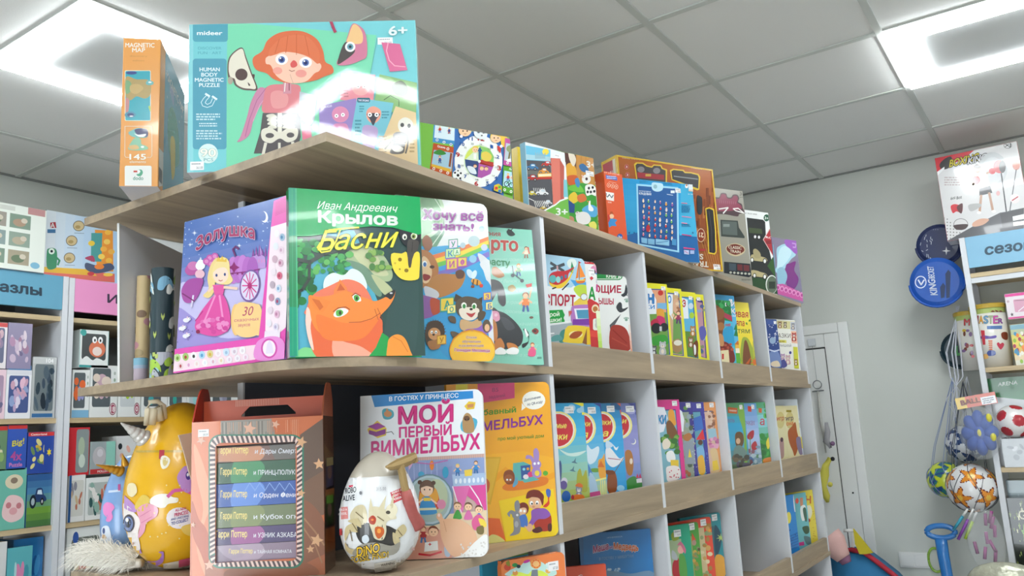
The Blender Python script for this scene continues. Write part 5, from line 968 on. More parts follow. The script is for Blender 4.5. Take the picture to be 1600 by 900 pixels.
def a_s2(a):
    a.un();a.rect(0,0,1,1,'#e9e9e6');a.px(840,370,3.915)
    a.poly([(200,118),(385,132),(385,172),(200,158)],'#c9323a');a.text('ТРАНСПОРТ',190,152,336,158,16,'#f6e8e8',0.04)
    a.blob([(322,205),(328,185),(350,175),(372,180),(395,190),(400,212),(330,222)],'#d98ab0');a.ell(356,172,14,14,'#e6b0b8');a.ell(345,215,11,12,'#5a4a5a');a.ell(385,213,11,12,'#5a4a5a');a.poly([(350,225),(405,195),(388,248)],'#3f7fc0');a.poly([(318,252),(330,240),(342,254),(328,268)],'#c9404a');a.poly([(388,400),(398,388),(410,402),(398,415)],'#6a5ab0')
    beast(a,372,275,17,'#c9c9d0');a.poly([(358,290),(400,295),(398,342),(356,335)],'#c9508a');a.text('А',312,384,352,386,76,'#2f9a48',0.06)
    a.blob([(300,400),(350,395),(385,430),(395,520),(398,600),(410,670),(300,660)],'#c43a3c',3);a.ell(352,440,22,26,'#e2d2b0');a.ell(352,442,15,17,'#b0703c');a.rr(338,500,396,572,12,'#dfe0d6');a.ell(366,540,16,20,'#b8b8b0');a.ell(358,515,6,14,'#b8b8b0');a.ell(374,515,6,14,'#b8b8b0');a.ell(390,640,24,30,'#8f2428');a.ell(402,630,12,20,'#b9c4cc');a.poly([(300,570),(400,580),(405,620),(320,610)],'#d94a40')
    a.un();a.grad(0.93,0.45,1.0,1.0,['#e6ecd0','#b9d86a','#7fb83c'],8)
def a_s3(a):
    a.un();a.rect(0,0,1,1,'#e6e6e4');a.px(840,370,3.915)
    a.rr(300,212,520,265,26,'#2f8a4a');a.rr(305,218,514,259,22,'#e8eee6');a.rr(308,221,511,256,20,'#2f8a4a');a.text('КНИГА',420,250,508,255,22,'#eef4ea',0.04);a.text('ЧИТАЮЩИЕ',180,340,510,342,44,'#b9324a',0.05);a.text('МАЛЫШЫ',290,408,464,414,36,'#b9324a',0.05)
    a.blob([(510,355),(530,340),(540,290),(550,330),(545,355),(525,368)],'#3a3d42',3);a.blob([(480,430),(500,400),(515,410),(520,440),(555,430),(530,455),(500,462)],'#3f4146',3);a.line([(530,345),(548,360)],4,'#3a3d42')
    for x,y in ((545,388),(542,502)):
        a.ell(x,y+6,9,8,'#7a9a8a')
        for k in range(4): a.ell(x-12+8*k,y-8-abs(k-1.5)*-3,3.5,5,'#7a9a8a')
    a.poly([(440,540),(510,472),(480,525),(445,580)],'#5a5a5e');a.blob([(445,560),(500,540),(550,580),(565,690),(450,700)],'#a03a32');a.line([(460,570),(545,650)],5,'#8a2a26');a.line([(455,620),(550,670)],5,'#b34a3c');a.un();a.grad(0.965,0.5,1.0,1.0,['#e6dcd6','#d9a08a','#d99a80'],6)
Gs = 'books standing in the bays of the display shelving'
def bb(P,t,cov,art,lab,r=0,ymin=0.945,stick=None,spine=None,m='gloss',s=1.0):
    P = list(P);x = P[2]
    return book('picture_book',lab,fit_front(scaled(tuple(P),s) if s != 1 else tuple(P),ymin),t,cov,art,r=r,stick=stick,spine=spine,m=m)
z2 = S_
bb((1.5316,0.995,z2,-16.5,0,0.2,0.273),0.010,'#dfe3e4',a_s1,'board book with a red helicopter and orange sailboat above red lettering',r=0.014)
bb((1.60,0.992,z2,-15,0,0.195,0.273),0.010,'#e6e8e0',a_s2,'white board book with animals riding a red bus, behind the helicopter book',r=0.014,stick=(0.165,0.238,0.022,0.02))
bb((1.735,0.99,z2,-18.6,0,0.2,0.2525),0.010,'#e4e4e2',a_s3,'white board book with black birds and green paw prints, rightmost of its bay',r=0.012,s=1.005)
def yel(kind):
    def f(a):
        a.un();a.rect(0,0,1,1,'#e6df35');a.px(990,400,4.09);R = random.Random(kind)
        if kind == 0:
            a.poly([(-60,205),(205,212),(235,632),(-20,640)],'#2f4fa0');a.poly([(-60,212),(200,218),(228,626),(-20,632)],'#dfa27c');a.poly([(-60,350),(210,360),(228,630),(-20,635)],'#6f9a4a');a.poly([(-80,205),(110,205),(145,280),(145,370),(90,372)],'#e8ecf2');a.poly([(150,300),(208,300),(212,340),(150,340)],'#7ab0d8');a.text('ЗАЯН',-40,300,128,302,56,'#3f8ad0',0.06,out='#2f4fa0');a.text('СКАЗКИ',-40,335,134,338,24,'#3f8ad0',0.04)
            a.ell(172,236,17,17,'#c93a32');a.blob([(150,340),(190,345),(195,400),(155,405)],'#e0a040');a.blob([(150,385),(195,395),(200,450),(150,445)],'#c9346a');a.blob([(110,420),(140,400),(160,420),(150,450),(115,450)],'#b9304a');a.ell(145,462,32,34,'#26282c');a.ell(195,455,26,28,'#2f3136');a.rect(165,450,180,480,'#c9ccd0');a.blob([(120,520),(200,505),(220,560),(130,570)],'#3f9a3c');beast(a,185,570,22,'#b9b9bc');beast(a,130,590,16,'#5a5a60','#e0e0e0')
        elif kind == 1:
            a.poly([(200,232),(292,240),(322,640),(240,630)],'#2f5aa0');a.poly([(200,240),(286,246),(315,635),(245,625)],'#c9a882');a.poly([(200,240),(250,245),(250,410),(235,380),(200,350)],'#e8ecf2');a.text('О',218,300,240,300,46,'#3f8ad0',0.06);a.poly([(255,350),(295,350),(312,630),(250,620)],'#6f9a52');a.ell(270,320,18,50,'#d9a98a');blobs(a,R,8,250,270,292,400,['#e2c4a0','#a86f52','#3f6f4a'],6,14);kid(a,285,400,60,'#9a3a5a','#5a3a6a','#7a4a2c');a.blob([(245,550),(290,530),(310,590),(280,620),(250,600)],'#a8845a');a.ell(282,555,26,18,'#e6e0d0')
        elif kind == 2:
            a.poly([(300,258),(382,266),(415,655),(335,640)],'#2f5a9a');a.poly([(300,266),(376,272),(408,650),(340,636)],'#5fb0d8');a.poly([(300,262),(345,280),(352,400),(312,400)],'#e8ecf2');a.text('Э',312,325,332,325,44,'#c23a42',0.06);a.poly([(325,480),(395,485),(410,650),(340,636)],'#5f8a3c');a.ell(366,320,16,20,'#c9dce8');a.ell(372,380,16,20,'#a5c83a');beast(a,378,465,17,'#b0783c');beast(a,365,535,18,'#8a6038');a.blob([(378,570),(400,540),(412,560),(408,640),(385,635)],'#6a3a20');a.blob([(384,570),(396,575),(398,620),(388,630)],'#efefef')
        else:
            a.poly([(395,275),(442,285),(468,655),(420,640)],'#4a3f7a');a.poly([(398,285),(436,292),(460,650),(424,636)],'#b98a98');blobs(a,R,12,408,300,450,640,['#8a9ac0','#b9a88a','#4a5a90','#7f8a6a'],7,15);a.blob([(420,460),(450,450),(465,500),(440,540),(425,520)],'#5a5aa8');a.line([(410,290),(440,295)],5,'#3a2f6a')
    return f
bb((2.0547,1.02,z2,-20.8,0,0.2,0.2737),0.011,'#e6df35',yel(0),'yellow fairy-tale book with a character in red and a tomato, front of its bay',stick=(0.175,0.255,0.018,0.011))
bb((2.1395,1.0,z2,-17.1,0,0.2,0.2685),0.011,'#e6df35',yel(1),'yellow fairy-tale book with a white-capped creature, second in its bay',stick=(0.168,0.252,0.018,0.011),ymin=0.951)
bb((2.2262,0.99,z2,-17.2,0,0.2,0.2652),0.011,'#e6df35',yel(2),'yellow fairy-tale book with brown animals under a blue sky, third in its bay',stick=(0.17,0.25,0.018,0.011),ymin=0.952)
bb((2.3092,0.99,z2,-17,0,0.193,0.2673),0.011,'#e6df35',yel(3),'yellow fairy-tale book with a violet creature, rightmost in its bay',stick=(0.16,0.253,0.018,0.011),ymin=0.949)
def a_bear(a):
    a.un();a.rect(0,0,1,1,'#4fb3cf');a.px(990,400,4.09)
    R = random.Random(4);a.poly([(400,278),(628,283),(632,420),(400,380)],'#2f8a50');blobs(a,R,40,530,285,625,375,['#1f7a3c','#3fa35a','#2a6a3a'],8,16);a.poly([(530,340),(630,385),(632,420),(530,370)],'#a83a52')
    a.blob([(450,330),(540,320),(580,400),(570,500),(600,580),(450,600)],'#7a4a2c');a.ell(545,370,35,40,'#8a5836');a.ell(556,450,24,26,'#a8703f');a.blob([(570,480),(630,450),(650,560),(590,570)],'#2f9ac8');a.text('СКАЗКИ',585,450,618,448,16,'#e23a3a',0.04)
    a.blob([(530,560),(590,550),(635,600),(640,680),(530,680)],'#7a2a24');blobs(a,R,16,560,560,630,620,['#8f3a2c','#b0503c'],6,12);a.blob([(545,500),(570,510),(575,570),(550,570)],'#c98f5c')
    a.poly([(555,605),(605,600),(612,680),(562,680)],'#ecdcb0');a.rect(563,625,575,660,'#c93a3a')
def a_bl2(a):
    a.un();a.rect(0,0,1,1,'#58b0d8');a.px(990,400,4.09)
    a.poly([(400,245),(690,255),(692,290),(400,280)],'#3f97c8');a.text('РУССКИЕ',470,318,678,322,32,'#eef2f8',0.05,out='#b8406a',ow=0.02);a.text('СКАЗКИ',500,366,680,368,32,'#e8f0f8',0.05,out='#b8406a',ow=0.02);a.text('сказки',625,388,680,388,16,'#eef',0.0,0.3)
    a.poly([(600,560),(700,555),(715,690),(620,680)],'#5fae3c');a.poly([(640,470),(655,430),(668,475)],'#2a7a48');a.poly([(640,510),(655,460),(672,515)],'#2a7a48');a.rect(650,560,680,600,'#e6b04a');a.poly([(645,565),(665,540),(690,570)],'#c9702c');a.rect(652,590,685,620,'#efe4cf');a.blob([(675,460),(690,440),(702,560),(688,600),(672,560)],'#3f9a3c')
def a_ye3(a):
    a.un();a.rect(0,0,1,1,'#ecd53a');a.px(990,400,4.09)
    a.text('Живая',600,385,732,394,44,'#b0282c',0.03);a.text('шляпа',610,442,708,448,40,'#b0282c',0.03);a.text('детям',610,492,742,494,34,'#5a6a2a',0.02);a.ell(742,412,6,9,'#3f7a2c',rot=40);a.ell(722,432,5,9,'#3f7a2c',rot=-20)
    a.blob([(690,540),(720,520),(750,560),(780,650),(790,690),(690,690)],'#9aa83a');a.blob([(705,560),(720,540),(740,600),(750,690),(700,690)],'#7a4a2c');a.poly([(715,690),(755,640),(735,690)],'#c9602c');a.star(778,678,34,'#e0702c',7,0.4);a.blob([(760,560),(770,540),(778,620),(766,650)],'#b5b83f')
bb((2.5824,1.01,z2,-19.9,0,0.2,0.2774),0.009,'#3f9a5c',a_bear,'book with a brown bear and a blue sack under green trees',stick=(0.172,0.258,0.022,0.012))
bb((2.6258,1.005,z2,-18.3,0,0.2,0.2995),0.008,'#3f97c8',a_bl2,'taller blue fairy-tale book behind the brown bear book',stick=(0.172,0.278,0.018,0.012),ymin=0.95)
bb((2.7026,0.965,z2,-15.3,1.4,0.2,0.2795),0.006,'#e6cf34',a_ye3,'thin yellow book with red lettering leaning right beside the blue book',ymin=0.952)
def a_nite(a):
    a.un();a.rect(0,0,1,1,'#2c4484');a.px(990,400,4.09);R = random.Random(7)
    for k in range(22): a.star(R.uniform(860,935),R.uniform(430,600),R.uniform(4,8),'#e8eef8',4,0.3)
    a.ell(888,540,20,22,'#8fa8c8');a.poly([(850,410),(912,412),(914,440),(852,436)],'#3a5598');a.blob([(870,620),(910,600),(935,640),(940,710),(875,700)],'#6f84b8');a.blob([(880,680),(920,670),(935,705),(885,705)],'#e0cdb0');a.line([(868,600),(900,610),(930,600)],5,'#c9d2e8')
def a_tal(a):
    a.un();a.rect(0,0,1,1,'#eceae2');a.px(990,400,4.09)
    a.poly([(880,412),(1030,418),(1034,468),(884,462)],'#d8cf9a');beast(a,935,430,11,'#8a5a34');beast(a,968,432,10,'#5a4a3a');a.poly([(1000,420),(1034,421),(1040,480),(1002,476)],'#c9cdd6');beast(a,1018,440,11,'#7a7a84');a.poly([(1005,480),(1040,482),(1046,560),(1010,555)],'#e8b49a');beast(a,1024,506,14,'#a8383a');a.text('СКАЗКИ',880,520,1002,524,28,'#4a3f3a',0.0);a.poly([(920,535),(975,538),(976,556),(922,552)],'#e2d96a');a.text('для',930,552,962,552,14,'#7a6a2a',0.02);a.text('малышей',890,576,1006,582,20,'#7a7a84',0.0)
    beast(a,952,640,14,'#b08ab0');beast(a,985,650,16,'#c9a0a8');a.blob([(935,680),(960,660),(980,700),(950,715)],'#4a4a90');a.ell(1000,618,8,10,'#3a3a8a');a.poly([(1018,580),(1046,582),(1056,720),(1026,718)],'#c9c83c');beast(a,1036,670,11,'#8a6a24')
bb((3.1202,1.0,z2,-16.4,0,0.2,0.2564),0.008,'#2c4484',a_nite,'dark blue night-sky book at the left of the last upper bay',stick=(0.178,0.238,0.018,0.012))
bb((3.3129,0.985,z2,-18.5,0,0.2,0.2661),0.009,'#e8e6de',a_tal,'white book with a border of small animal pictures in the last upper bay')

# ------------------------------------------------------------------ third board
H_ = 1.4872
# shapes of revolution with traced print on their skin
def egg_profile(h,r,n=30,p=0.42):
    out = []
    for k in range(n+1):
        t = pi*k/n;z = h/2*(1-cos(t));f = z/h;rr = r*sin(t)**0.95*(1+0.16*(0.42-f)*2)
        out.append((max(rr,0.0008),z))
    return out
class SkinArt:
    """print traced onto a body of revolution (vertical axis at C)"""
    def __init__(s,C,prof,tilt=None):
        s.C = Vector(C);s.prof = prof;s.polys = [];s.L = 0;s.t = (0,0,1)
    def rad(s,z):
        p = s.prof
        if z <= p[0][1] or z >= p[-1][1]: return 0
        for a,b in zip(p,p[1:]):
            if a[1] <= z <= b[1]: return a[0]+(b[0]-a[0])*(z-a[1])/max(b[1]-a[1],1e-9)
        return 0
    def hit(s,x,y):
        d = pray(x,y);o = CAM - s.C;dd = d.x**2+d.y**2;tm = -(o.x*d.x+o.y*d.y)/dd;rm = max(q[0] for q in s.prof)*1.05
        disc = max(o.x,o.y) ;t0 = tm - rm/math.sqrt(dd);N = 40
        f = lambda t: math.hypot(o.x+d.x*t,o.y+d.y*t) - s.rad(o.z+d.z*t)
        pt = t0
        for k in range(1,N+1):
            t = t0 + (tm-t0)*k/N
            if f(t) <= 0:
                lo,hi = pt,t
                for _ in range(12):
                    m = (lo+hi)/2
                    if f(m) <= 0: hi = m
                    else: lo = m
                return o + d*hi
            pt = t
        return None
    def poly(s,pts,col):
        ox,oy,sc = s.t;s.L += 1;q = [(ox+x/sc,oy+y/sc) for x,y in pts];step = 7.0
        x0,x1 = min(p[0] for p in q),max(p[0] for p in q);y0,y1 = min(p[1] for p in q),max(p[1] for p in q)
        nx = max(1,int((x1-x0)/step)+1);ny = max(1,int((y1-y0)/step)+1)
        for i in range(nx):
            c1 = clip(q,x0+(x1-x0)*i/nx,x0+(x1-x0)*(i+1)/nx,-9999,9999)
            if len(c1) < 3: continue
            for j in range(ny):
                c = clip(c1,-9999,9999,y0+(y1-y0)*j/ny,y0+(y1-y0)*(j+1)/ny)
                if len(c) < 3: continue
                P = [s.hit(*p) for p in c]
                if any(p is None for p in P): continue
                out = []
                for p in P:
                    n = Vector((p.x,p.y,0));n = n.normalized() if n.length > 1e-6 else Vector((0,0,1));e = 0.0007+s.L*4e-5;z = p.z;r0 = s.rad(z-0.002);r1 = s.rad(z+0.002)
                    nn = Vector((n.x,n.y,(r0-r1)/0.004)).normalized();out.append(tuple(p+nn*e))
                s.polys.append((out,H(col)))
        return s
    def blob(s,pts,col,n=5): return s.poly(spline(pts,n),col)
    def ell(s,cx,cy,rx,ry,col,rot=0,n=18):
        cr,sr = cos(RAD(rot)),sin(RAD(rot));return s.poly([(cx+rx*cos(2*pi*k/n)*cr-ry*sin(2*pi*k/n)*sr,cy+rx*cos(2*pi*k/n)*sr+ry*sin(2*pi*k/n)*cr) for k in range(n)],col)
    def line(s,pts,wd,col):
        for (xa,ya),(xb,yb) in zip(pts,pts[1:]):
            L = math.hypot(xb-xa,yb-ya) or 1;nx,ny = -(yb-ya)/L*wd/2,(xb-xa)/L*wd/2;s.poly([(xa+nx,ya+ny),(xb+nx,yb+ny),(xb-nx,yb-ny),(xa-nx,ya-ny)],col)
        return s
    def text(s,t,x0,y0,x1,y1,h,col,bold=0.0,shear=0.0,out=None,ow=0.05,up=None):
        vs,fs = text_mesh(t,0.01,shear);xa = min(v[0] for v in vs);xb = max(v[0] for v in vs);W_ = xb-xa;ux,uy = up or (0,-1);ox,oy,sc = s.t
        def lay(R,c,n,ex=0.0002):
            s.L += 1
            for k in range(n):
                P = []
                for v in vs:
                    f = (v[0]+R*cos(2*pi*k/n)-xa)/W_;yy = (v[1]+R*sin(2*pi*k/n))/0.73*h;p = s.hit(ox+(x0+(x1-x0)*f+ux*yy)/sc,oy+(y0+(y1-y0)*f+uy*yy)/sc)
                    if p is None: P.append(None);continue
                    m = Vector((p.x,p.y,0)).normalized();r0,r1 = s.rad(p.z-0.002),s.rad(p.z+0.002);P.append(tuple(p+Vector((m.x,m.y,(r0-r1)/0.004)).normalized()*(0.0007+s.L*4e-5+ex)))
                for f_ in fs:
                    if all(P[i] is not None for i in f_): s.polys.append(([P[i] for i in f_],H(c)))
        if out: lay(bold*0.7+ow,out,8)
        lay(bold*0.5,col,4 if bold > 0.02 else 1,0.00045);return s
    def geo(s):
        V,F_,C = [],[],[]
        for p,c in s.polys:
            b = len(V);V += p;F_.append(tuple(range(b,b+len(p))));C.append(c)
        return V,F_,C
def skin(name,e,prof,col,art,m,seg=56,smooth=True):
    bm = bmesh.new();lathe_bm(bm,prof,seg);g = bm_geo(bm,col)
    me = geo_into(name,[g] + ([art.geo()] if art else []))
    ns = len(g[1]);me.polygons.foreach_set('use_smooth',[i < ns for i in range(len(me.polygons))])
    return link(name,me,m,e)

# --- golden egg
GE = (0.955,1.424,H_);gp = egg_profile(0.308,0.103)
e = empty('surprise_egg',Matrix.Translation(GE),'large golden toy egg with a printed unicorn sleeve, behind the window carton','toy egg','surprise eggs on the third board')
A = SkinArt(GE,gp);A.t = (120,600,3)
A.poly([(270,312),(600,310),(600,320),(265,322)],'#c9a63a');A.poly([(388,310),(412,310),(410,340),(395,355),(386,350)],'#b93a4a');A.blob([(398,340),(420,338),(438,358),(425,390),(402,398),(392,370)],'#f0ead6');A.blob([(405,352),(418,346),(428,364),(416,384),(405,378)],'#d9c27a')
A.blob([(345,540),(375,520),(420,515),(450,530),(475,535),(470,555),(430,562),(410,580),(370,575),(345,560)],'#f2eee2');A.line([(425,530),(455,500),(500,495),(545,515)],16,'#d65f9c')
A.blob([(470,440),(490,400),(515,385),(540,420),(545,480),(520,510),(490,490)],'#b98ac8');A.ell(522,430,12,20,'#4a3a8a');A.ell(520,426,5,8,'#f0eef6')
A.ell(480,628,60,50,'#efe9ec');A.text('ALL NEW',462,598,512,588,13,'#c9346a',0.04);A.text('PRINCESS',458,622,522,606,17,'#c9346a',0.05);A.text('AND UNICORNS',442,640,524,622,11,'#3a4a9a',0.03);A.text('TO COLLECT',444,660,522,640,14,'#3a4a9a',0.05)
# unicorn head print
A.blob([(205,560),(240,570),(270,600),(300,640),(290,700),(300,760),(300,810),(285,838),(250,800),(215,720),(205,640)],'#f2e6e2');A.blob([(210,510),(235,530),(275,570),(280,600),(240,590),(210,560)],'#b98ac8');A.blob([(245,470),(275,468),(285,505),(262,530),(240,510)],'#ead9b0');A.blob([(275,570),(310,520),(345,540),(320,590),(290,595)],'#e2c25a')
A.blob([(285,590),(330,560),(380,580),(375,620),(330,650),(320,690),(290,720),(300,650)],'#e9a3b8');A.line([(300,620),(350,590)],3,'#d67f9f');A.line([(305,650),(355,620)],3,'#d67f9f')
A.ell(248,652,27,42,'#4a4048');A.ell(246,654,21,34,'#6f7fae');A.ell(246,650,13,22,'#23222c');A.ell(240,636,7,10,'#fff');A.line([(222,690),(240,770),(262,782),(268,740)],4,'#c98f6a')
A.blob([(300,770),(320,815),(350,828),(385,820),(400,795),(385,785),(408,785),(405,830),(370,850),(325,848),(300,820)],'#a878c0');A.blob([(290,830),(330,850),(400,840),(450,830),(540,820),(540,850),(420,880),(320,872),(285,850)],'#f0eadc');A.poly([(478,822),(545,808),(545,842),(478,856)],'#d95a80');A.blob([(490,670),(530,655),(560,670),(545,710),(505,700)],'#e8c862')
R = random.Random(6)
for k in range(14): A.ell(R.uniform(330,520),R.uniform(360,800),3.5,3.5,'#f4e29a')
skin('egg_shell',e,gp,'#e8b01a',A,M['plasticprint'])
def horn(name,a,b,r,m,parent,turns=6):
    a = Vector(a);b = Vector(b);d = (b-a);n = 40;bm = bmesh.new();pts = [];rr = []
    for k in range(n+1):
        f = k/n;pts.append(a+d*f);rr.append(r*(1-f*0.93)*(0.88+0.14*abs(sin(pi*f*turns))))
    tube_bm(bm,pts,rr,16)
    bm.transform(Matrix.Translation(-Vector(parent.location)));return link(name,bm2me(bm),m,parent,smooth=True)
pearl = mat('pearl_plastic','#cfcac4',0.22,metal=0.25,coat=0.6);goldm = mat('gold_plastic','#c9973a',0.28,metal=0.6)
p0 = onplane(226,686,1,GE[1]-0.035);p1 = onplane(189,661,1,GE[1]-0.035)
horn('horn',p0,p1,0.017,pearl,e)
q0 = onplane(192,745,1,1.50);
bm = bmesh.new();cpt = [onplane(x,y,1,GE[1]-0.02) for x,y in ((228,665),(230,640),(234,628),(246,627),(256,634),(258,655))];tube_bm(bm,[p-Vector(GE) for p in cpt],0.0045,8)
cpt = [onplane(x,y,1,GE[1]-0.02) for x,y in ((236,664),(240,640),(246,636),(250,658))];tube_bm(bm,[p-Vector(GE) for p in cpt],0.0085,8)
link('crown',bm2me(bm),mat('clear_gold_plastic','#efe0c0',0.2,alpha=0.7,coat=0.5),e,smooth=True)
bm = bmesh.new();tg = [onplane(x,y,1,GE[1]-0.108) for x,y in ((279,680),(301,676),(303,760),(296,740),(287,705))];v_ = [bm.verts.new(p-Vector(GE)) for p in tg];f_ = bm.faces.new(v_);r_ = bmesh.ops.extrude_face_region(bm,geom=[f_]);bmesh.ops.translate(bm,verts=[g for g in r_['geom'] if isinstance(g,bmesh.types.BMVert)],vec=(0,0.002,0))
link('card_tag',bm2me(bm),mat('tag_card','#d9c7ae',0.6),e)
# --- blue egg
BE = (0.962,1.575,H_);bp = egg_profile(0.213,0.052)
BE = (0.950,1.592,H_)
e = empty('surprise_egg',Matrix.Translation(BE),'smaller pale blue toy egg with a golden horn, left of the golden egg','toy egg','surprise eggs on the third board')
A = SkinArt(BE,bp);A.t = (120,600,3)
A.blob([(125,575),(140,555),(165,560),(178,580),(165,600),(170,625),(155,645),(138,640),(145,615),(128,610)],'#e58ac8');A.blob([(118,680),(130,665),(150,668),(160,700),(165,740),(150,755),(135,735),(120,720)],'#dfe6f2');A.ell(128,688,6,14,'#3a4a80');A.blob([(118,710),(130,705),(140,720),(128,730)],'#d9b48a');A.rect = None;A.poly([(150,500),(205,495),(205,505),(150,510)],'#cfdcf0');A.poly([(194,470),(206,470),(206,500),(194,500)],'#b04a8a')
skin('egg_shell',e,bp,'#7fa3d6',A,M['plasticprint'])
pa = onplane(190,737,1,BE[1]-0.03);pb_ = onplane(150,726,1,BE[1]-0.03);horn('horn',pa,pb_,0.0115,goldm,e)
pa = onplane(196,728,1,BE[1]-0.03);pb_ = onplane(191,709,1,BE[1]-0.03);horn('ear',pa,pb_,0.009,goldm,e,1)
# --- white fluff
FP = Vector((0.890,1.49,H_));e = empty('fluffy_toy',Matrix.Translation(FP),'white long-haired fluffy toy tail lying at the left end of the third board','plush toy')
furm = mat('white_fur','#faf6ee',0.8)
R = random.Random(11)
def fc(t): return Vector((-0.014 + 0.022*t,0.135 - 0.165*t,0.022 + 0.006*sin(t*5)))
bm = bmesh.new();tube_bm(bm,[fc(k/10) for k in range(11)],[0.008+0.013*sin(pi*min(1,0.15+k/11)) for k in range(11)],12);link('body',bm2me(bm),furm,e,smooth=True)
V,F_ = [],[]
for k in range(3200):
    t = R.random();c = fc(t);an = R.uniform(-0.3,pi+0.3);u = Vector((cos(an),0.35*cos(an),sin(an)));p = c + u*0.016;L = R.uniform(0.02,0.042);dr = Vector((R.gauss(-0.25,0.35),R.gauss(0.45,0.35),R.gauss(-0.05,0.25))) + u*0.35
    dr.normalize();sd = dr.cross(Vector((R.gauss(0,1),R.gauss(0,1),R.gauss(0,1)))).normalized()*0.0005;b = len(V);p1 = p+dr*L*0.55;p2 = p+dr*L+Vector((0,0,-L*0.35))
    for q in (p,p1,p2): q.z = max(q.z,0.001)
    V += [p-sd,p+sd,p1+sd*0.8,p1-sd*0.8,p2];F_ += [(b,b+1,b+2,b+3),(b+3,b+2,b+4)]
me = bpy.data.meshes.new('fur');me.from_pydata([tuple(v) for v in V],[],F_);o = link('fur',me,furm,e);o['kind'] = 'stuff'

# --- gable carton with a window, six paperbacks inside
Pw = scaled((0.8455,1.2343,H_,-53.7,0,0.2199,0.2615),1.01);x,y,z,th,ph,w,h = Pw;t = 0.095;Rm = pose(x,y,z,th);EB = empty('gift_carton',Rm,'orange-brown gift carton with a carry handle and a window showing a pile of paperbacks','gift box')
a = Art(Rm,w,h);a.px(300,590,2.904)
wl,wr,wt,wb = a.xy(108,600)[0],a.xy(472,600)[0],a.xy(300,300)[1],a.xy(300,830)[1]
a.un();a.rect(0,0,1,1,'#c8704c');a.px(300,590,2.904)
a.poly([(0,200),(130,198),(110,420),(95,900),(0,900)],'#d67c55');a.blob([(10,300),(60,420),(90,560),(50,700),(90,900),(60,900),(20,760),(50,600),(20,450)],'#e09670');a.blob([(0,560),(30,640),(70,700),(100,860),(80,900),(40,800),(0,700)],'#b95c3c');a.poly([(130,196),(360,186),(380,260),(330,275),(130,280)],'#8f8880');
R = random.Random(21)
for k in range(44): a.line([(130+8.2*k,205-0.35*k),(131+8.2*k,262+R.uniform(-20,14))],2.2,R.choice(['#b8aea4','#6f6660','#d9a68a'] if k < 28 else ['#d98a68','#c9714c','#e2a888']))
a.poly([(490,260),(602,180),(606,600),(500,640)],'#6a564c');a.poly([(500,480),(600,420),(604,620),(500,650)],'#7a5c4c');a.blob([(500,560),(560,590),(604,680),(604,900),(480,900),(500,700)],'#8a5c48');a.poly([(60,840),(500,850),(604,800),(604,920),(60,930)],'#a8664a');a.blob([(150,880),(260,850),(400,860),(520,840),(560,900),(200,920)],'#8f5a44');a.line([(510,640),(560,700),(600,760)],7,'#a4785a');a.line([(505,680),(560,760),(590,840)],6,'#a4785a')
# candy-striped window border with green edge
def border(a):
    def rr_(x0,y0,x1,y1,r): return [(cx+r*cos(RAD(a0+15*k)),cy+r*sin(RAD(a0+15*k))) for cx,cy,a0 in ((x1-r,y0+r,-90),(x1-r,y1-r,0),(x0+r,y1-r,90),(x0+r,y0+r,180)) for k in range(7)]
    oo = rr_(76,258,508,866,54);o1 = rr_(82,264,500,858,50);i1 = rr_(106,296,476,832,28)
    n = len(oo)
    def strip(A_,B_,cols,sub):
        ls = [];cc = [];acc = 0
        for k in range(n):
            a0,a1,b0,b1 = A_[k],A_[(k+1) % n],B_[k],B_[(k+1) % n];L = math.hypot(a1[0]-a0[0],a1[1]-a0[1]);m_ = max(1,int(round(L/sub)))
            for j in range(m_):
                f,g = j/m_,(j+1)/m_;sh = 0.0
                q = [tuple(a0[i]+(a1[i]-a0[i])*f for i in (0,1)),tuple(a0[i]+(a1[i]-a0[i])*g for i in (0,1)),tuple(b0[i]+(b1[i]-b0[i])*min(1,g+ (0.9/m_ if m_ > 3 else 0)) for i in (0,1)),tuple(b0[i]+(b1[i]-b0[i])*min(1,f+(0.9/m_ if m_ > 3 else 0)) for i in (0,1))]
                ls.append([a.xy(*p) for p in q]);cc.append(H(cols[acc % len(cols)]));acc += 1
        a.add(ls,cc)
    strip(oo,i1,['#3f7a66'],500);strip(o1,i1,['#e3c6bc','#5a4a4e'],11)
border(a)
for x_,y_,r_,ro in ((496,292,28,-70),(577,392,27,-95),(496,524,20,-80),(566,738,32,-75),(538,778,20,-95),(262,232,32,-80),(380,212,20,-70),(42,285,22,-60),(80,850,26,-90),(6,668,14,-80)): a.star(x_,y_,r_,'#d3a37c' if x_ > 470 else '#d9a890',rot=ro)
# front panel as a frame round the window, print cut out of the window
hole = (wl,wr,wb,wt)
np_ = []
for q,L,c in a.polys:
    for cl_ in ((-1,hole[0],-1,9),(hole[1],9,-1,9),(hole[0],hole[1],hole[3],9),(hole[0],hole[1],-1,hole[2])):
        k_ = clip(q,*cl_)
        if len(k_) >= 3: np_.append((k_,L,c))
a.polys = np_
TC = 0.0022;parts = []
bm = bmesh.new();box_bm(bm,0,wl,0,TC,0,h);box_bm(bm,wr,w,0,TC,0,h);box_bm(bm,wl,wr,0,TC,wt,h);box_bm(bm,wl,wr,0,TC,0,wb);parts.append(bm_geo(bm,'#c8704c'));parts.append(a.mesh())
link('front_panel',geo_into('front_panel',parts),M['gloss'],EB)
bm = bmesh.new();box_bm(bm,0,TC,TC+0.0001,t,0,h);box_bm(bm,TC,w-TC,t-TC,t,0,h);box_bm(bm,TC,w-TC,TC,t-TC,0,TC);box_bm(bm,TC,w-TC,TC+0.001,t-TC,h-0.003,h-0.001);link('carton_body',geo_into('carton_body',[bm_geo(bm,'#a8583c')]),M['print'],EB)
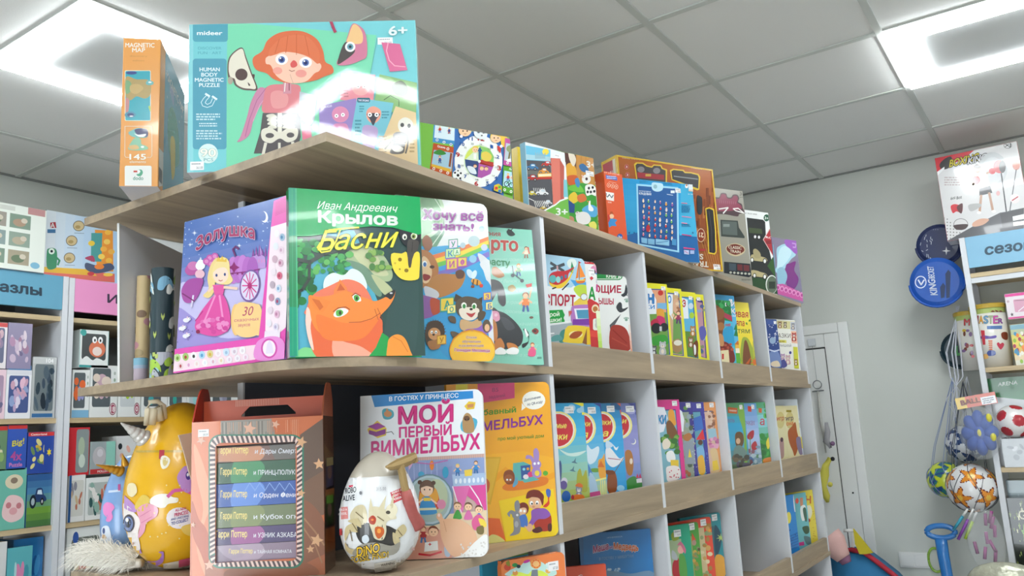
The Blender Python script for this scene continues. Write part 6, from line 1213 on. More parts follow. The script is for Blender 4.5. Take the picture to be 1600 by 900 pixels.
SR = Matrix.Translation((w,0,0)) @ Matrix.Rotation(RAD(90),4,'Z');b_ = Art(Rm @ SR,t,h,(0.0005,t-0.0005,0.0005,h-0.0005));b_.px(300,590,2.904)
b_.un();b_.rect(0,0,1,1,'#6b4a3a');b_.px(300,590,2.904)
b_.poly([(600,180),(760,380),(750,900),(600,900)],'#6f4c3a');b_.poly([(600,300),(640,350),(640,420),(600,380)],'#8a6a48');b_.poly([(605,470),(750,430),(750,520),(605,560)],'#a4683a');b_.poly([(605,690),(750,640),(750,720),(605,800)],'#b0683a')
for i,(x0,y0,c) in enumerate(((606,360,'#4a4a68'),(652,340,'#6a2a24'),(697,330,'#3a3848'),(606,530,'#3f5a2c'),(655,525,'#2a3a2c'),(700,520,'#4a3a30'))):
    b_.poly([(x0,y0+8),(x0+38,y0),(x0+38,y0+140),(x0,y0+150)],'#2a2422');b_.poly([(x0+3,y0+14),(x0+35,y0+7),(x0+35,y0+130),(x0+3,y0+140)],c);b_.ell(x0+18,y0+70,10,30,'#8a6a5a');b_.line([(x0+5,y0+24),(x0+33,y0+18)],7,['#b0a070','#c9a04a','#a89068','#6fb03c','#8a9a5a','#b08a5a'][i])
bm = bmesh.new();box_bm(bm,0,t,0,TC,0,h);v,f,c = b_.mesh();link('side_panel',geo_into('side_panel',[bm_geo(bm,'#6b4a3a'),(v,f,c)]),M['gloss'],EB).matrix_local = SR
def flap(x,name,c,mm):
    n = 14;pts = [(0,h)]
    for k in range(n+1): f = k/n;pts.append((t*f*0.98,h + 0.060*min(1,(sin(pi*0.5*min(1,f*1.9))))*(1 if f < 0.82 else (1-(f-0.82)/0.36))))
    pts.append((t*0.98,h))
    bm = bmesh.new();A_ = [bm.verts.new((x,p[0],p[1])) for p in pts];B_ = [bm.verts.new((x+0.0024,p[0],p[1])) for p in pts];m_ = len(pts);bm.faces.new(A_);bm.faces.new(B_)
    for i in range(m_): bm.faces.new((A_[i],A_[(i+1) % m_],B_[(i+1) % m_],B_[i]))
    return link(name,bm2me(bm),mat(name+'_card',c,0.5),EB)
flap(0.0,'side_flap','#b0341f',None);flap(w-0.0024,'side_flap','#a4573a',None)
# handle panel rising between the flaps, with its slot
hy = t*0.5;hz0,hz1 = h,h+0.037
n = 6;hx0,hx1 = 0.004,w-0.004;sx0,sx1,sz0,sz1 = 0.07,0.165,hz0+0.007,hz0+0.024
bm = bmesh.new()
for q in ((hx0,sx0,hz0,hz1),(sx1,hx1,hz0,hz1),(sx0,sx1,sz1,hz1),(sx0,sx1,hz0,sz0)): box_bm(bm,q[0],q[1],hy,hy+0.0024,q[2],q[3])
for sx_,s_ in ((sx0,1),(sx1,-1)):
    m_ = [(sx_,hy,sz1),(sx_+s_*0.014,hy,sz1),(sx_,hy,sz1-0.014)]
    va = [bm.verts.new(p) for p in m_];vb = [bm.verts.new((p[0],p[1]+0.0024,p[2])) for p in m_];bm.faces.new(va);bm.faces.new(vb)
    for i in range(3): bm.faces.new((va[i],va[(i+1) % 3],vb[(i+1) % 3],vb[i]))
ha = Art(Rm @ Matrix.Translation((0,hy,0)),w,h+0.05,(hx0,hx1,hz0,hz1));ha.cl = (hx0,hx1,sz1,hz1)
for k in range(26): ha.add([[(0.06+0.003*k,hz1-0.001),(0.0608+0.003*k,hz1-0.001),(0.0605+0.003*k,hz1-0.012),(0.0597+0.003*k,hz1-0.012)]],H('#e2b09a'))
v,f,c = ha.mesh();v = [(p[0],p[1]+hy,p[2]) for p in v]
link('carry_handle',geo_into('carry_handle',[bm_geo(bm,'#c4573a'),(v,f,c)]),M['print'],EB)
box('window_film',wl,wr,TC+0.0005,TC+0.0008,wb,wt,mat('window_film','#ffffff',0.03,alpha=0.03,spec=0.3),EB)
sticker(EB,a.xy(28,270)[0],a.xy(28,270)[1],0.018,0.0125,'300.00')
# six paperbacks lying in the carton, spines to the window
SB = [((310,378),'#7a5a52','Дары Смерти','pale orange-brown','#c98a68'),((378,474),'#2e5a42','ПРИНЦ-ПОЛУКРОВКА','green','#3f8a5a'),((474,580),'#2f58a8','Орден Феникса','blue','#5f8ad6'),((580,674),'#6f7a58','Кубок огня','olive','#86905e'),((674,752),'#4a3a6a','УЗНИК АЗКАБАНА','violet','#a05a94'),((752,822),'#8f7a8f','ТАЙНАЯ КОМНАТА','greyish pink','#b09aae')]
Fb = Rm @ Matrix.Translation((0,0.006,0));ab = Art(Fb,w,h);ab.px(300,590,2.904)
zz = [ab.xy(290,v_)[1] for v_ in (310,378,474,580,674,752,822)];base = wb*0.5
ordn = ['topmost','second from the top','third from the top','fourth from the top','second from the bottom','bottom']
bx0,bx1 = 0.008,w-0.008
for i,((y0,y1),c,title,cn,c2) in enumerate(SB):
    z1_ = zz[i]-0.0002;z0_ = zz[i+1] if i < 5 else TC+0.0006
    e = empty('paperback',Fb @ Matrix.Translation((bx0,0,z0_)),'%s-spined paperback, %s of the pile in the carton window' % (cn,ordn[i]),'book','paperbacks in the window carton')
    hh = z1_-z0_;A2 = Art(Fb @ Matrix.Translation((bx0,0,z0_)),bx1-bx0,hh,(0,bx1-bx0,0.0005,hh));A2.px(300,590,2.904)
    R = random.Random(i+40);A2.blob([(200,y0-10),(300,y0-5),(330,y0+40),(280,y1+10),(180,y1+5)],c2);
    if i == 0: A2.poly([(100,y0-20),(290,y0-20),(250,y1),(100,y1+5)],'#c98a68');A2.poly([(340,y0-20),(480,y0-20),(480,y1),(380,y1)],'#6a6460')
    if i == 2:
        for k in range(5): A2.line([(240+45*k,y0+40),(262+45*k,y0+4),(285+45*k,y0+36)],3,'#86a8e0')
    if i == 5: A2.blob([(110,y0+10),(170,y0-10),(240,y0+50),(170,y1)],'#a894a8')
    yb = y0 + (y1-y0)*0.66;hl = 36 if i < 5 else 24;xs = (130,250) if i != 5 else (168,275)
    if i in (0,): xs = (118,255);yb = 345
    if i == 4: xs = (108,250)
    A2.text('Гарри Поттер',xs[0],yb,xs[1],yb-2,hl*0.86,'#f4dc84',0.03)
    A2.text('и '+title,xs[1]+30 if i < 5 else 282,yb,{0:492,1:545,2:520,3:500,4:510,5:452}[i],yb-3,(hl*0.6 if i != 5 else 15),'#e6e6ee',0.015,0.15 if i in (0,2) else 0)
    bm = bmesh.new();box_bm(bm,0,bx1-bx0,0,0.0015,0,hh-0.0004,0.0005);box_bm(bm,0,bx1-bx0,0.0016,0.07,0,0.0008);box_bm(bm,0,bx1-bx0,0.0016,0.07,hh-0.0012,hh-0.0004)
    link('cover',geo_into('cover',[bm_geo(bm,c),A2.mesh()]),M['gloss'],e);box('pages',0.002,bx1-bx0-0.002,0.0017,0.068,0.0009,hh-0.0013,M['paper'],e)

# --- dinosaur egg with its little hammer
DE = (1.040,0.992,H_);dp = egg_profile(0.196,0.0685)
e = empty('surprise_egg',Matrix.Translation(DE),'white toy egg with a dinosaur skeleton sleeve and a small plastic hammer','toy egg','surprise eggs on the third board')
A = SkinArt(DE,dp);A.t = (500,590,2.904)
A.blob([(120,480),(150,455),(200,462),(260,450),(330,458),(400,480),(450,500),(450,840),(300,870),(130,850),(60,800),(60,560)],'#e4e4e6')
A.text('ROBO',118,528,166,520,26,'#3a3f4a',0.06,out='#fff',ow=0.05);A.text('ALIVE',106,562,160,556,26,'#3a3f4a',0.06,out='#fff',ow=0.05);A.poly([(132,490),(152,488),(150,498),(134,500)],'#d9305a')
A.poly([(318,522),(370,500),(382,548),(332,572)],'#c9404a')
for i,t_ in enumerate(('SHAKE &','LIGHT UP','FOSSILS')): A.text(t_,324+3*i,530+15*i,368+4*i,514+15*i,10,'#fbeeee',0.04)
A.poly([(84,590),(128,586),(130,640),(82,645)],'#dd8a86');A.text('BUILD A',88,606,126,603,10,'#fbeeee',0.03);A.text('FOSSIL',88,624,126,621,11,'#fbeeee',0.03);A.poly([(80,688),(102,684),(104,740),(84,746)],'#c9404a');A.poly([(245,492),(300,490),(302,518),(246,520)],'#dcdcde');A.text('315.00',256,514,298,512,15,'#9a9aa0',0.02)
A.blob([(165,690),(200,660),(300,670),(345,690),(380,700),(350,740),(330,770),(220,760),(180,740)],'#34302e')
A.blob([(140,620),(165,585),(200,580),(215,620),(210,660),(170,670),(145,655)],'#cdbf9c');A.blob([(225,600),(250,585),(300,600),(335,615),(345,640),(320,645),(300,660),(300,700),(285,735),(250,730),(238,700),(222,650)],'#d9cdae');A.blob([(222,640),(240,625),(255,640),(248,665),(228,662)],'#b0402c');A.ell(238,645,6,5,'#f08a4a')
A.blob([(252,678),(285,680),(290,706),(268,730),(252,712)],'#c9602c');A.ell(268,695,9,11,'#f0a04a');A.poly([(222,610),(230,545),(245,606)],'#d6caa8');A.poly([(262,600),(300,535),(290,605)],'#d6caa8');A.poly([(335,520),(330,590),(312,600),(322,560)],'#cdbf9c');A.blob([(300,590),(330,570),(350,600),(330,640),(305,625)],'#e2d8bc');A.ell(308,612,10,8,'#4a4238')
for p in (((120,680),(160,660),(172,700),(140,700),(118,740)),((130,650),(175,640),(190,680),(160,665)),((118,745),(135,770),(165,780),(150,800),(122,780)),((345,690),(375,665),(390,690),(370,720),(340,722)),((330,700),(360,735),(345,760),(330,740))): A.blob(list(p),'#c9b78c')
for p in (((150,660),(175,700)),((140,690),(150,740)),((165,610),(200,640)),((260,630),(290,650)),((350,690),(370,715))): A.line(list(p),4,'#7a684a')
A.blob([(195,720),(215,712),(225,735),(210,750),(195,742)],'#c9d0d8');A.blob([(180,760),(250,745),(320,760),(360,745),(330,800),(160,805)],'#9a9488')
A.text('DiNO',172,806,270,786,40,'#f0c23a',0.035,out='#2a2420',ow=0.05);A.text('FOSSiL FiND!',146,836,308,810,28,'#f4c83a',0.02,out='#2a2420',ow=0.035)
A.poly([(246,838),(342,822),(344,862),(250,878)],'#cfcac2');A.text('WARNING',276,850,336,840,12,'#5a5650',0.03);
for k in range(3): A.line([(252,860+6*k),(338,846+6*k)],1.6,'#8a867e')
A.line([(132,858),(240,872)],3,'#8a8a90');A.text('7 PC',350,834,376,826,12,'#8a8a90',0.02);A.blob([(408,780),(420,765),(424,790),(412,796)],'#e0b8b4');A.ell(188,525,6,8,'#7a7a80')
gcol = lambda q: H('#b8b0a2') if q.calc_center_median().z > 0.155 or q.calc_center_median().z < 0.018 else H('#dcdbda')
skin('egg_shell',e,dp,gcol,A,M['plasticprint'])
hm = Vector(DE);A3 = lambda x,y,d: onplane(500+x/2.904,590+y/2.904,1,DE[1]-0.062+d) - hm
bm = bmesh.new();tube_bm(bm,[A3(365,395,0.0),A3(385,500,-0.003),A3(392,520,-0.004)],[0.0065,0.0065,0.007],10);tube_bm(bm,[A3(300,405,0.004),A3(318,405,0.004),A3(350,395,0.003),A3(395,378,0.0),A3(422,362,0),A3(426,385,0)],[0.002,0.006,0.0088,0.0092,0.009,0.008],8)
link('hammer_head',bm2me(bm),mat('brass_plastic','#a58a5c',0.35,metal=0.3),e)
bm = bmesh.new();tube_bm(bm,[A3(388,512,-0.004),A3(400,560,-0.005),A3(415,620,-0.004),A3(440,665,-0.002),A3(446,678,-0.002)],[0.0085,0.0105,0.0115,0.0135,0.0125],10);link('hammer_handle',bm2me(bm),mat('red_plastic','#a5544f',0.45,var=0.2,bscale=120),e,smooth=True)

# --- first wimmelbuch
def a_wim(a):
    a.un();a.rect(0,0,1,1,'#e9eaee');a.px(500,590,2.904)
    a.poly([(232,80),(694,60),(696,94),(248,134)],'#2a86cc');a.text('В ГОСТЯХ У ПРИНЦЕСС',314,107,628,90,20,'#eef4fa',0.035)
    a.text('МОЙ',358,210,602,198,76,'#dc2f86',0.055,out='#e6b8d0',ow=0.01);a.text('ПЕРВЫЙ',360,272,596,258,46,'#dc2f86',0.045,out='#e6b8d0',ow=0.01);a.text('ВИММЕЛЬБУХ',234,360,724,322,68,'#dc2f86',0.045,out='#e6b8d0',ow=0.01)
    a.blob([(282,150),(300,140),(330,150),(335,175),(315,190),(288,185)],'#4fa0b0',3);a.ell(308,165,18,14,'#c98a5a');a.poly([(298,150),(305,138),(312,155)],'#c98a5a');a.poly([(215,235),(260,195),(302,230),(300,262),(262,275),(220,250)],'#e6c23a');a.poly([(216,222),(262,205),(298,222),(255,238)],'#a03a9a');a.poly([(222,238),(255,246),(298,232),(298,256),(256,268),(222,256)],'#8a2f86');a.line([(300,250),(325,245),(335,258)],3,'#3a3a40')
    a.blob([(640,205),(665,180),(712,190),(706,230),(680,255),(642,240)],'#4fb0d0',3);a.blob([(652,175),(668,160),(688,175),(700,215),(695,248),(655,248),(646,210)],'#b08a5c');a.ell(666,185,14,12,'#6a4a34');a.ell(660,190,3,3,'#222');a.ell(673,189,3,3,'#222');a.poly([(655,130),(675,108),(706,112),(700,142),(668,146)],'#e6c23a');a.poly([(668,122),(698,118),(696,134),(670,138)],'#c98a5a')
    # room scene
    a.poly([(200,375),(745,345),(765,900),(200,900)],'#c9a8a0');a.poly([(370,380),(745,360),(748,480),(380,560)],'#8fa0cc');a.poly([(380,470),(600,400),(608,620),(400,640)],'#8a96c8')
    for k in range(6): a.line([(400+26*k,385),(404+26*k,520)],4,'#a8b4dc')
    for k in range(38): a.line([(372+10*k,380-0.5*k),(372+10*k,366-0.5*k)],4,'#dcb0a4')
    a.ell(460,440,14,14,'#3fa0c8');a.ell(570,430,14,26,'#3fa0c8');a.poly([(400,380),(430,378),(405,420)],'#e6b8dc');a.ell(508,398,10,22,'#e8843a');a.line([(420,384),(500,392),(580,376)],4,'#c86ab0')
    a.poly([(608,490),(756,480),(760,640),(700,560)],'#d94a98');a.poly([(602,494),(680,490),(655,580),(640,640)],'#e06aac');a.line([(602,494),(628,580),(650,630)],5,'#f0e8ee');a.line([(680,490),(720,550),(750,620)],5,'#f0e8ee');a.poly([(600,440),(750,432),(748,486),(606,494)],'#a8bede')
    for k in range(7): a.ell(618+20*k,470-k,6,12,'#dfe8f4')
    kid(a,625,425,40,'#3f8ac8','#2f6aa8','#e8c84a');kid(a,708,412,42,'#3f8ac8','#2f6aa8','#6a4a34');a.poly([(655,420),(692,415),(690,445),(658,448)],'#e6c84a')
    a.poly([(380,640),(765,600),(765,820),(520,800),(400,820)],'#e3cba8')
    a.ell(498,555,108,118,'#6f8c98');a.ell(498,555,102,111,'#b5cbd4');a.ell(498,555,92,101,'#a3b8b4');a.ell(530,540,50,80,'#b9c6a6');a.blob([(452,520),(470,500),(500,495),(530,510),(545,580),(520,600),(455,590)],'#c9503a');a.blob([(458,520),(520,500),(535,560),(460,580)],'#e0a03c')
    a.ell(486,500,34,36,'#6a4f40');a.ell(486,508,28,30,'#f0cdb0');a.blob([(456,500),(470,480),(500,478),(516,500),(486,492)],'#6a4f40');a.ell(475,508,3,4,'#3a2a20');a.ell(499,508,3,4,'#3a2a20');a.ell(454,475,10,10,'#5a4336');a.ell(516,478,10,10,'#5a4336');a.blob([(466,545),(505,545),(530,600),(524,618),(462,622),(452,600)],'#3f8fc8');a.poly([(452,592),(530,590),(530,600),(452,603)],'#d8d8b0');a.poly([(470,545),(505,545),(502,560),(472,560)],'#e6c84a');a.line([(468,552),(445,570)],7,'#f0cdb0');a.line([(505,552),(530,572)],7,'#f0cdb0');a.ell(552,575,20,22,'#d98aa8')
    for x,y,c,hh in ((625,610,'#3f9a3c','#8a6038'),(674,612,'#d86aa8','#6a4a34'),(722,625,'#5a7ac8','#6a3a34')): girlface(a,x,y-25,17,hh);a.blob([(x-20,y+30),(x,y-12),(x+20,y+28)],c)
    a.blob([(690,650),(720,620),(750,650),(740,690),(700,690)],'#d85a90');a.blob([(720,640),(745,645),(756,672),(735,678)],'#ecd04a');a.blob([(712,680),(740,672),(745,700),(735,712),(715,706)],'#7a6a3a')
    a.blob([(400,700),(450,680),(560,700),(600,830),(560,850),(400,850)],'#d99a86');kid(a,470,720,56,'#b03a3c','#4a7ab0','#8a4a2c');girlface(a,516,700,22,'#7a4028','#efc4a0');a.poly([(478,748),(535,740),(538,782),(474,790)],'#f0f0ee');a.star(500,756,9,'#c93a3a',4,0.4);a.line([(450,800),(500,806),(552,790)],9,'#c9303a');a.blob([(565,770),(580,750),(592,770),(590,810),(570,808)],'#a8b8cc')
    a.blob([(535,615),(552,618),(562,640),(590,640),(640,645),(690,680),(712,720),(712,760),(660,800),(615,815),(575,780),(550,720),(545,660),(530,635)],'#e6b490');a.ell(541,624,6,8,'#f4d6c8');a.line([(562,650),(575,700)],2,'#c98f6c')
    a.blob([(600,820),(650,800),(710,740),(760,715),(765,830),(700,830),(620,832)],'#eceae8');R = random.Random(5);blobs(a,R,30,640,740,750,820,['#d4cec8','#dad6d2'],3,5)
def a_spine(a): a.un();a.rect(0,0,1,1,'#e2e3ea')
Pm = (1.1004,1.1011,H_,-61.9,4.5,0.2337,0.2983)
wb_ = book('picture_book','white search-and-find book with big pink title and a magnifying glass picture',Pm,0.012,'#e6e7ec',a_wim,r=0.016,rc=(0,1,1,0),board=0.003,spine='#dfe0e8')
def a_yl(a):
    a.un();a.rect(0,0,1,1,'#f0a82c');a.px(740,580,3.2125)
    a.poly([(-150,60),(20,60),(60,120),(-150,130)],'#f0a02c');a.poly([(-90,65),(-30,65),(-30,110),(-90,112)],'#e6d23a');a.poly([(20,62),(205,56),(206,135),(22,162)],'#e0457c');a.text('85',92,104,124,102,20,'#a83a6a',0.03);a.text('заданий',76,138,158,128,16,'#a83a6a',0.02)
    a.ell(302,146,58,46,'#f6f3ea');a.poly([(242,160),(240,198),(262,182)],'#f6f3ea');a.text('Дополнение',254,152,336,134,13,'#3a3f5a',0.03);a.text('по QR-коду',270,174,346,158,13,'#3a3f5a',0.03)
    a.text('Забавный',-5,226,212,206,28,'#4f9a2c',0.04);a.text('ВИММЕЛЬБУХ',-100,318,346,264,46,'#8a2f9c',0.045);a.text('про мой уютный дом',122,348,352,332,17,'#4a8a2c',0.02)
    a.poly([(60,420),(250,400),(420,440),(430,700),(60,800)],'#f3b02e');a.poly([(60,560),(160,480),(260,560),(420,500),(420,530),(260,595),(160,515),(60,600)],'#f0a426');a.poly([(55,430),(138,430),(85,670),(55,665)],'#dba82c');a.poly([(60,440),(130,438),(80,655),(60,650)],'#e3b43a');a.blob([(60,540),(80,560),(75,600),(60,610)],'#c9603a')
    a.blob([(145,580),(200,545),(300,530),(370,535),(360,570),(260,592),(170,600)],'#e07a2a');a.poly([(198,462),(250,455),(285,470),(282,540),(235,552),(196,540)],'#5fb0ac');a.poly([(235,475),(285,470),(283,532),(240,545)],'#3a5a9a');a.poly([(240,545),(300,528),(330,545),(255,560)],'#5fb0ac');a.ell(252,492,7,7,'#8ad0e0');a.ell(272,490,7,7,'#e6a03c');a.ell(262,530,14,12,'#e8dfe6');a.ell(285,518,14,14,'#e0457c')
    a.blob([(150,540),(155,505),(185,495),(205,520),(200,560),(170,568)],'#8a4a2c');a.ell(176,538,22,20,'#a05a34');a.ell(168,545,5,5,'#fff');a.ell(184,545,5,5,'#fff');a.blob([(195,575),(215,530),(222,560),(205,580)],'#5fa0c0')
    a.blob([(262,440),(265,422),(290,425),(305,450),(295,462),(282,440)],'#a88ac8');a.blob([(305,450),(300,400),(315,386),(328,410),(325,450)],'#a88ac8');a.ell(315,468,24,24,'#a88ac8');a.ell(306,464,6,7,'#fff');a.ell(325,462,6,7,'#fff');a.blob([(295,490),(330,488),(340,520),(320,535),(295,525)],'#a88ac8');a.ell(318,512,12,14,'#ecd04a');a.ell(360,512,13,12,'#5fb03c')
    a.poly([(60,735),(130,740),(160,850),(60,870)],'#e2672a');a.blob([(62,850),(90,820),(130,830),(155,860),(62,872)],'#d8cf7a')
    a.poly([(125,650),(400,590),(440,900),(170,900)],'#f3cf22')
    a.blob([(262,630),(275,602),(315,595),(350,620),(348,650),(330,650),(320,625),(270,640)],'#7a2f24',3);a.ell(308,660,34,34,'#e8b48c');a.blob([(266,632),(290,600),(330,600),(350,640),(345,675),(330,640),(300,632)],'#7a2f24');a.ell(290,662,8,10,'#fff');a.ell(318,660,8,10,'#fff');a.ell(292,665,4,5,'#2a1a1a');a.ell(317,664,4,5,'#2a1a1a');a.ell(300,680,7,5,'#d9946c')
    a.blob([(355,670),(372,650),(368,610),(380,592),(386,620),(378,640),(380,665),(365,682),(348,680)],'#d9402a');a.blob([(362,600),(372,590),(386,600),(382,630),(368,628)],'#4a6ab8')
    a.blob([(300,695),(345,690),(385,720),(390,770),(380,800),(320,800),(300,760)],'#b0382a');a.blob([(290,700),(320,690),(360,690),(385,720),(360,740),(320,745),(290,780),(270,775),(288,740)],'#8f5ab0');a.blob([(262,775),(285,765),(298,785),(285,805),(270,800)],'#e8b48c');a.blob([(295,795),(330,780),(345,800),(320,812),(298,808)],'#5a2a2a');a.blob([(372,770),(390,765),(390,800),(374,802)],'#5a2a2a')
    a.ell(248,690,28,32,'#7a2f24');a.ell(244,700,22,22,'#eebd96');a.blob([(220,690),(235,665),(265,665),(276,690),(250,684)],'#7a2f24');a.ell(236,700,6,7,'#fff');a.ell(254,702,6,7,'#fff');a.blob([(232,725),(262,722),(270,775),(235,780),(226,750)],'#4f7ac8');a.line([(256,778),(280,798)],6,'#eebd96')
    a.blob([(168,715),(185,698),(205,705),(200,728),(185,715),(180,732)],'#8a8a90');a.blob([(208,700),(205,660),(222,648),(232,675),(225,705)],'#8a8a90');a.ell(212,722,20,20,'#8a8a90');a.blob([(200,740),(228,738),(235,780),(225,815),(180,825),(200,800)],'#8a8a90');a.ell(218,722,6,6,'#fff');a.ell(214,768,10,16,'#b0b0b6');a.ell(240,660,0.1,0.1,'#8a8a90')
bb((1.2895,1.0384,H_,-32.5,0,0.23,0.3172),0.013,'#f0a82c',a_yl,'orange-yellow board book with a kneeling boy, a girl and a grey rabbit',r=0.014,ymin=0.918)

# ------------------------------------------------------------------ bays of the third and fourth boards
z3 = H_
def oval(a,t1,t2,x,y,w_,h_,tx):
    a.ell(x,y,w_,h_,'#f0e48c');a.ell(x-4,y,w_-8,h_-9,'#efe9dc');a.ell(x-5,y,w_-16,h_-17,'#cc2f3c');a.text(t1,tx[0],y-14,tx[1],y-14,36,'#f4e86a',0.03,0.2);a.text(t2,tx[2],y+66,tx[3],y+62,44,'#f4e86a',0.03,0.2)
def a_k(kind):
    def f(a):
        a.un();a.grad(0,0,1,1,[['#2f9fd6','#3fb0de','#8fc8c0','#a9b85a','#7f9a3c'],['#2f9ad6','#48a8dc','#6fb8de','#a9c8a0','#c9b85a'],['#2f7ab0','#2f9ad6','#3fa6de','#2f9ad8','#5fb8e0'],['#6f7ab8','#8f8fc8','#9a9ad0','#6f8fc8','#6fa84a']][kind],14);a.px(860,590,4.285)
        R = random.Random(kind)
        if kind == 0:
            a.poly([(145,168),(230,170),(234,250),(212,250),(205,190)],'#efe23a');blobs(a,R,6,60,190,220,230,['#9fd0ea'],14,26);oval(a,'Любимые','сказки',55,352,118,126,(-60,108,-60,114));a.blob([(60,480),(120,505),(180,500),(240,490),(180,525),(110,520)],'#cfe6e0')
            for x,y in ((162,565),(150,620)): a.blob([(x-22,y+2),(x-5,y-8),(x+8,y-28),(x+6,y-2),(x+20,y+10),(x,y+8)],'#5a7a8a',3)
            a.blob([(60,560),(75,590),(70,700),(50,700)],'#4a5a8a');a.ell(92,695,22,26,'#d9d4e0');a.ell(88,720,24,30,'#6a5a9a');a.ell(105,795,30,38,'#1f5fb0');a.blob([(180,640),(200,610),(215,660),(240,620),(245,760),(180,740)],'#a8a83a');beast(a,190,750,22,'#8a8a94','#e6e0e0');a.blob([(165,725),(190,705),(215,720),(210,735)],'#d9702c');a.blob([(160,785),(215,785),(225,815),(155,820)],'#d9702c');a.ell(148,800,10,16,'#b0303c')
        elif kind == 1:
            a.poly([(285,170),(352,172),(356,250),(340,250),(330,195)],'#3f4f9a');oval(a,'сказки','для',215,340,90,108,(140,268,150,252));a.blob([(245,450),(275,480),(320,460),(325,500),(300,560),(262,580),(245,540)],'#d6e6f2');a.ell(300,620,40,14,'#6a9a3c');a.blob([(320,560),(345,540),(362,510),(370,570),(375,660),(330,670)],'#e6a03a');a.poly([(315,600),(338,555),(362,600)],'#d9702c');a.line([(300,690),(380,670)],7,'#efe48a');
            for k in range(4): a.line([(335+14*k,690),(338+14*k,780)],6,'#efe48a')
            a.blob([(250,580),(280,640),(270,660),(245,650)],'#4f7fc0');a.blob([(262,640),(300,680),(320,760),(335,790),(265,802)],'#a9c4dc');a.poly([(262,770),(330,758),(338,795),(266,808)],'#c9508a')
        elif kind == 2:
            a.poly([(415,170),(484,172),(488,250),(470,250),(460,195)],'#e0603a');a.blob([(400,180),(440,170),(480,210),(440,215)],'#2a5a8a');oval(a,'сказки','на',350,330,88,104,(270,405,300,388));a.blob([(370,480),(400,470),(460,540),(490,530),(480,560),(420,600),(375,560)],'#e8e8ee');a.line([(385,540),(470,550)],3,'#a0506a');a.line([(490,535),(420,650)],3,'#6a4a34');a.blob([(420,450),(440,470),(455,460),(445,485),(430,480)],'#e8eef4',3);a.blob([(375,420),(420,450),(400,470),(372,470)],'#c9dcee')
            a.blob([(385,650),(410,620),(435,640),(447,700),(440,760),(400,780),(380,740)],'#8f4a24');a.blob([(372,620),(425,625),(430,645),(380,650)],'#7a3f20');a.ell(470,740,26,20,'#9ad0ee')
        else:
            a.poly([(515,172),(585,173),(590,250),(572,250),(560,200)],'#3f468a');a.ell(540,225,30,20,'#a9a9d8');oval(a,'и','н',470,320,78,90,(480,510,470,490));a.ell(555,428,18,20,'#f0ecd8');a.ell(550,424,17,18,'#8f8fc8');a.blob([(500,500),(530,485),(550,520),(556,590),(545,650),(520,650),(505,600)],'#b0743c');a.ell(540,560,10,20,'#efe0cc');a.blob([(510,690),(560,660),(600,690),(640,700),(640,750),(510,760)],'#3f8a3c');a.poly([(575,680),(625,670),(628,700),(578,705)],'#e8e0e6')
            for x in (582,600,617): a.poly([(x-10,672),(x,640),(x+10,672)],'#c93a5a')
    return f
bb((1.525,0.995,z3,-7.4,0,0.2,0.276),0.009,'#3f9ad0',a_k(0),'blue-sky fairy-tale book with two birds and a mouse in orange, left in its bay',stick=(0.125,0.252,0.034,0.016),ymin=0.962)
bb((1.618,1.002,z3,-8.6,0,0.2,0.2758),0.009,'#3f9ad0',a_k(1),'blue fairy-tale book with a yellow bird house and fence, second in its bay',stick=(0.145,0.250,0.032,0.016),ymin=0.965)
bb((1.729,1.007,z3,-9.6,0,0.2,0.2758),0.009,'#2f8ac8',a_k(2),'blue fairy-tale book with a flying brown jug, third in its bay',stick=(0.14,0.253,0.032,0.016),ymin=0.965)
bb((1.829,1.0098,z3,-11,0,0.19,0.2758),0.009,'#8f8fc8',a_k(3),'violet-sky fairy-tale book with a moon and a small castle, fourth in its bay',stick=(0.145,0.252,0.036,0.016),ymin=0.958)
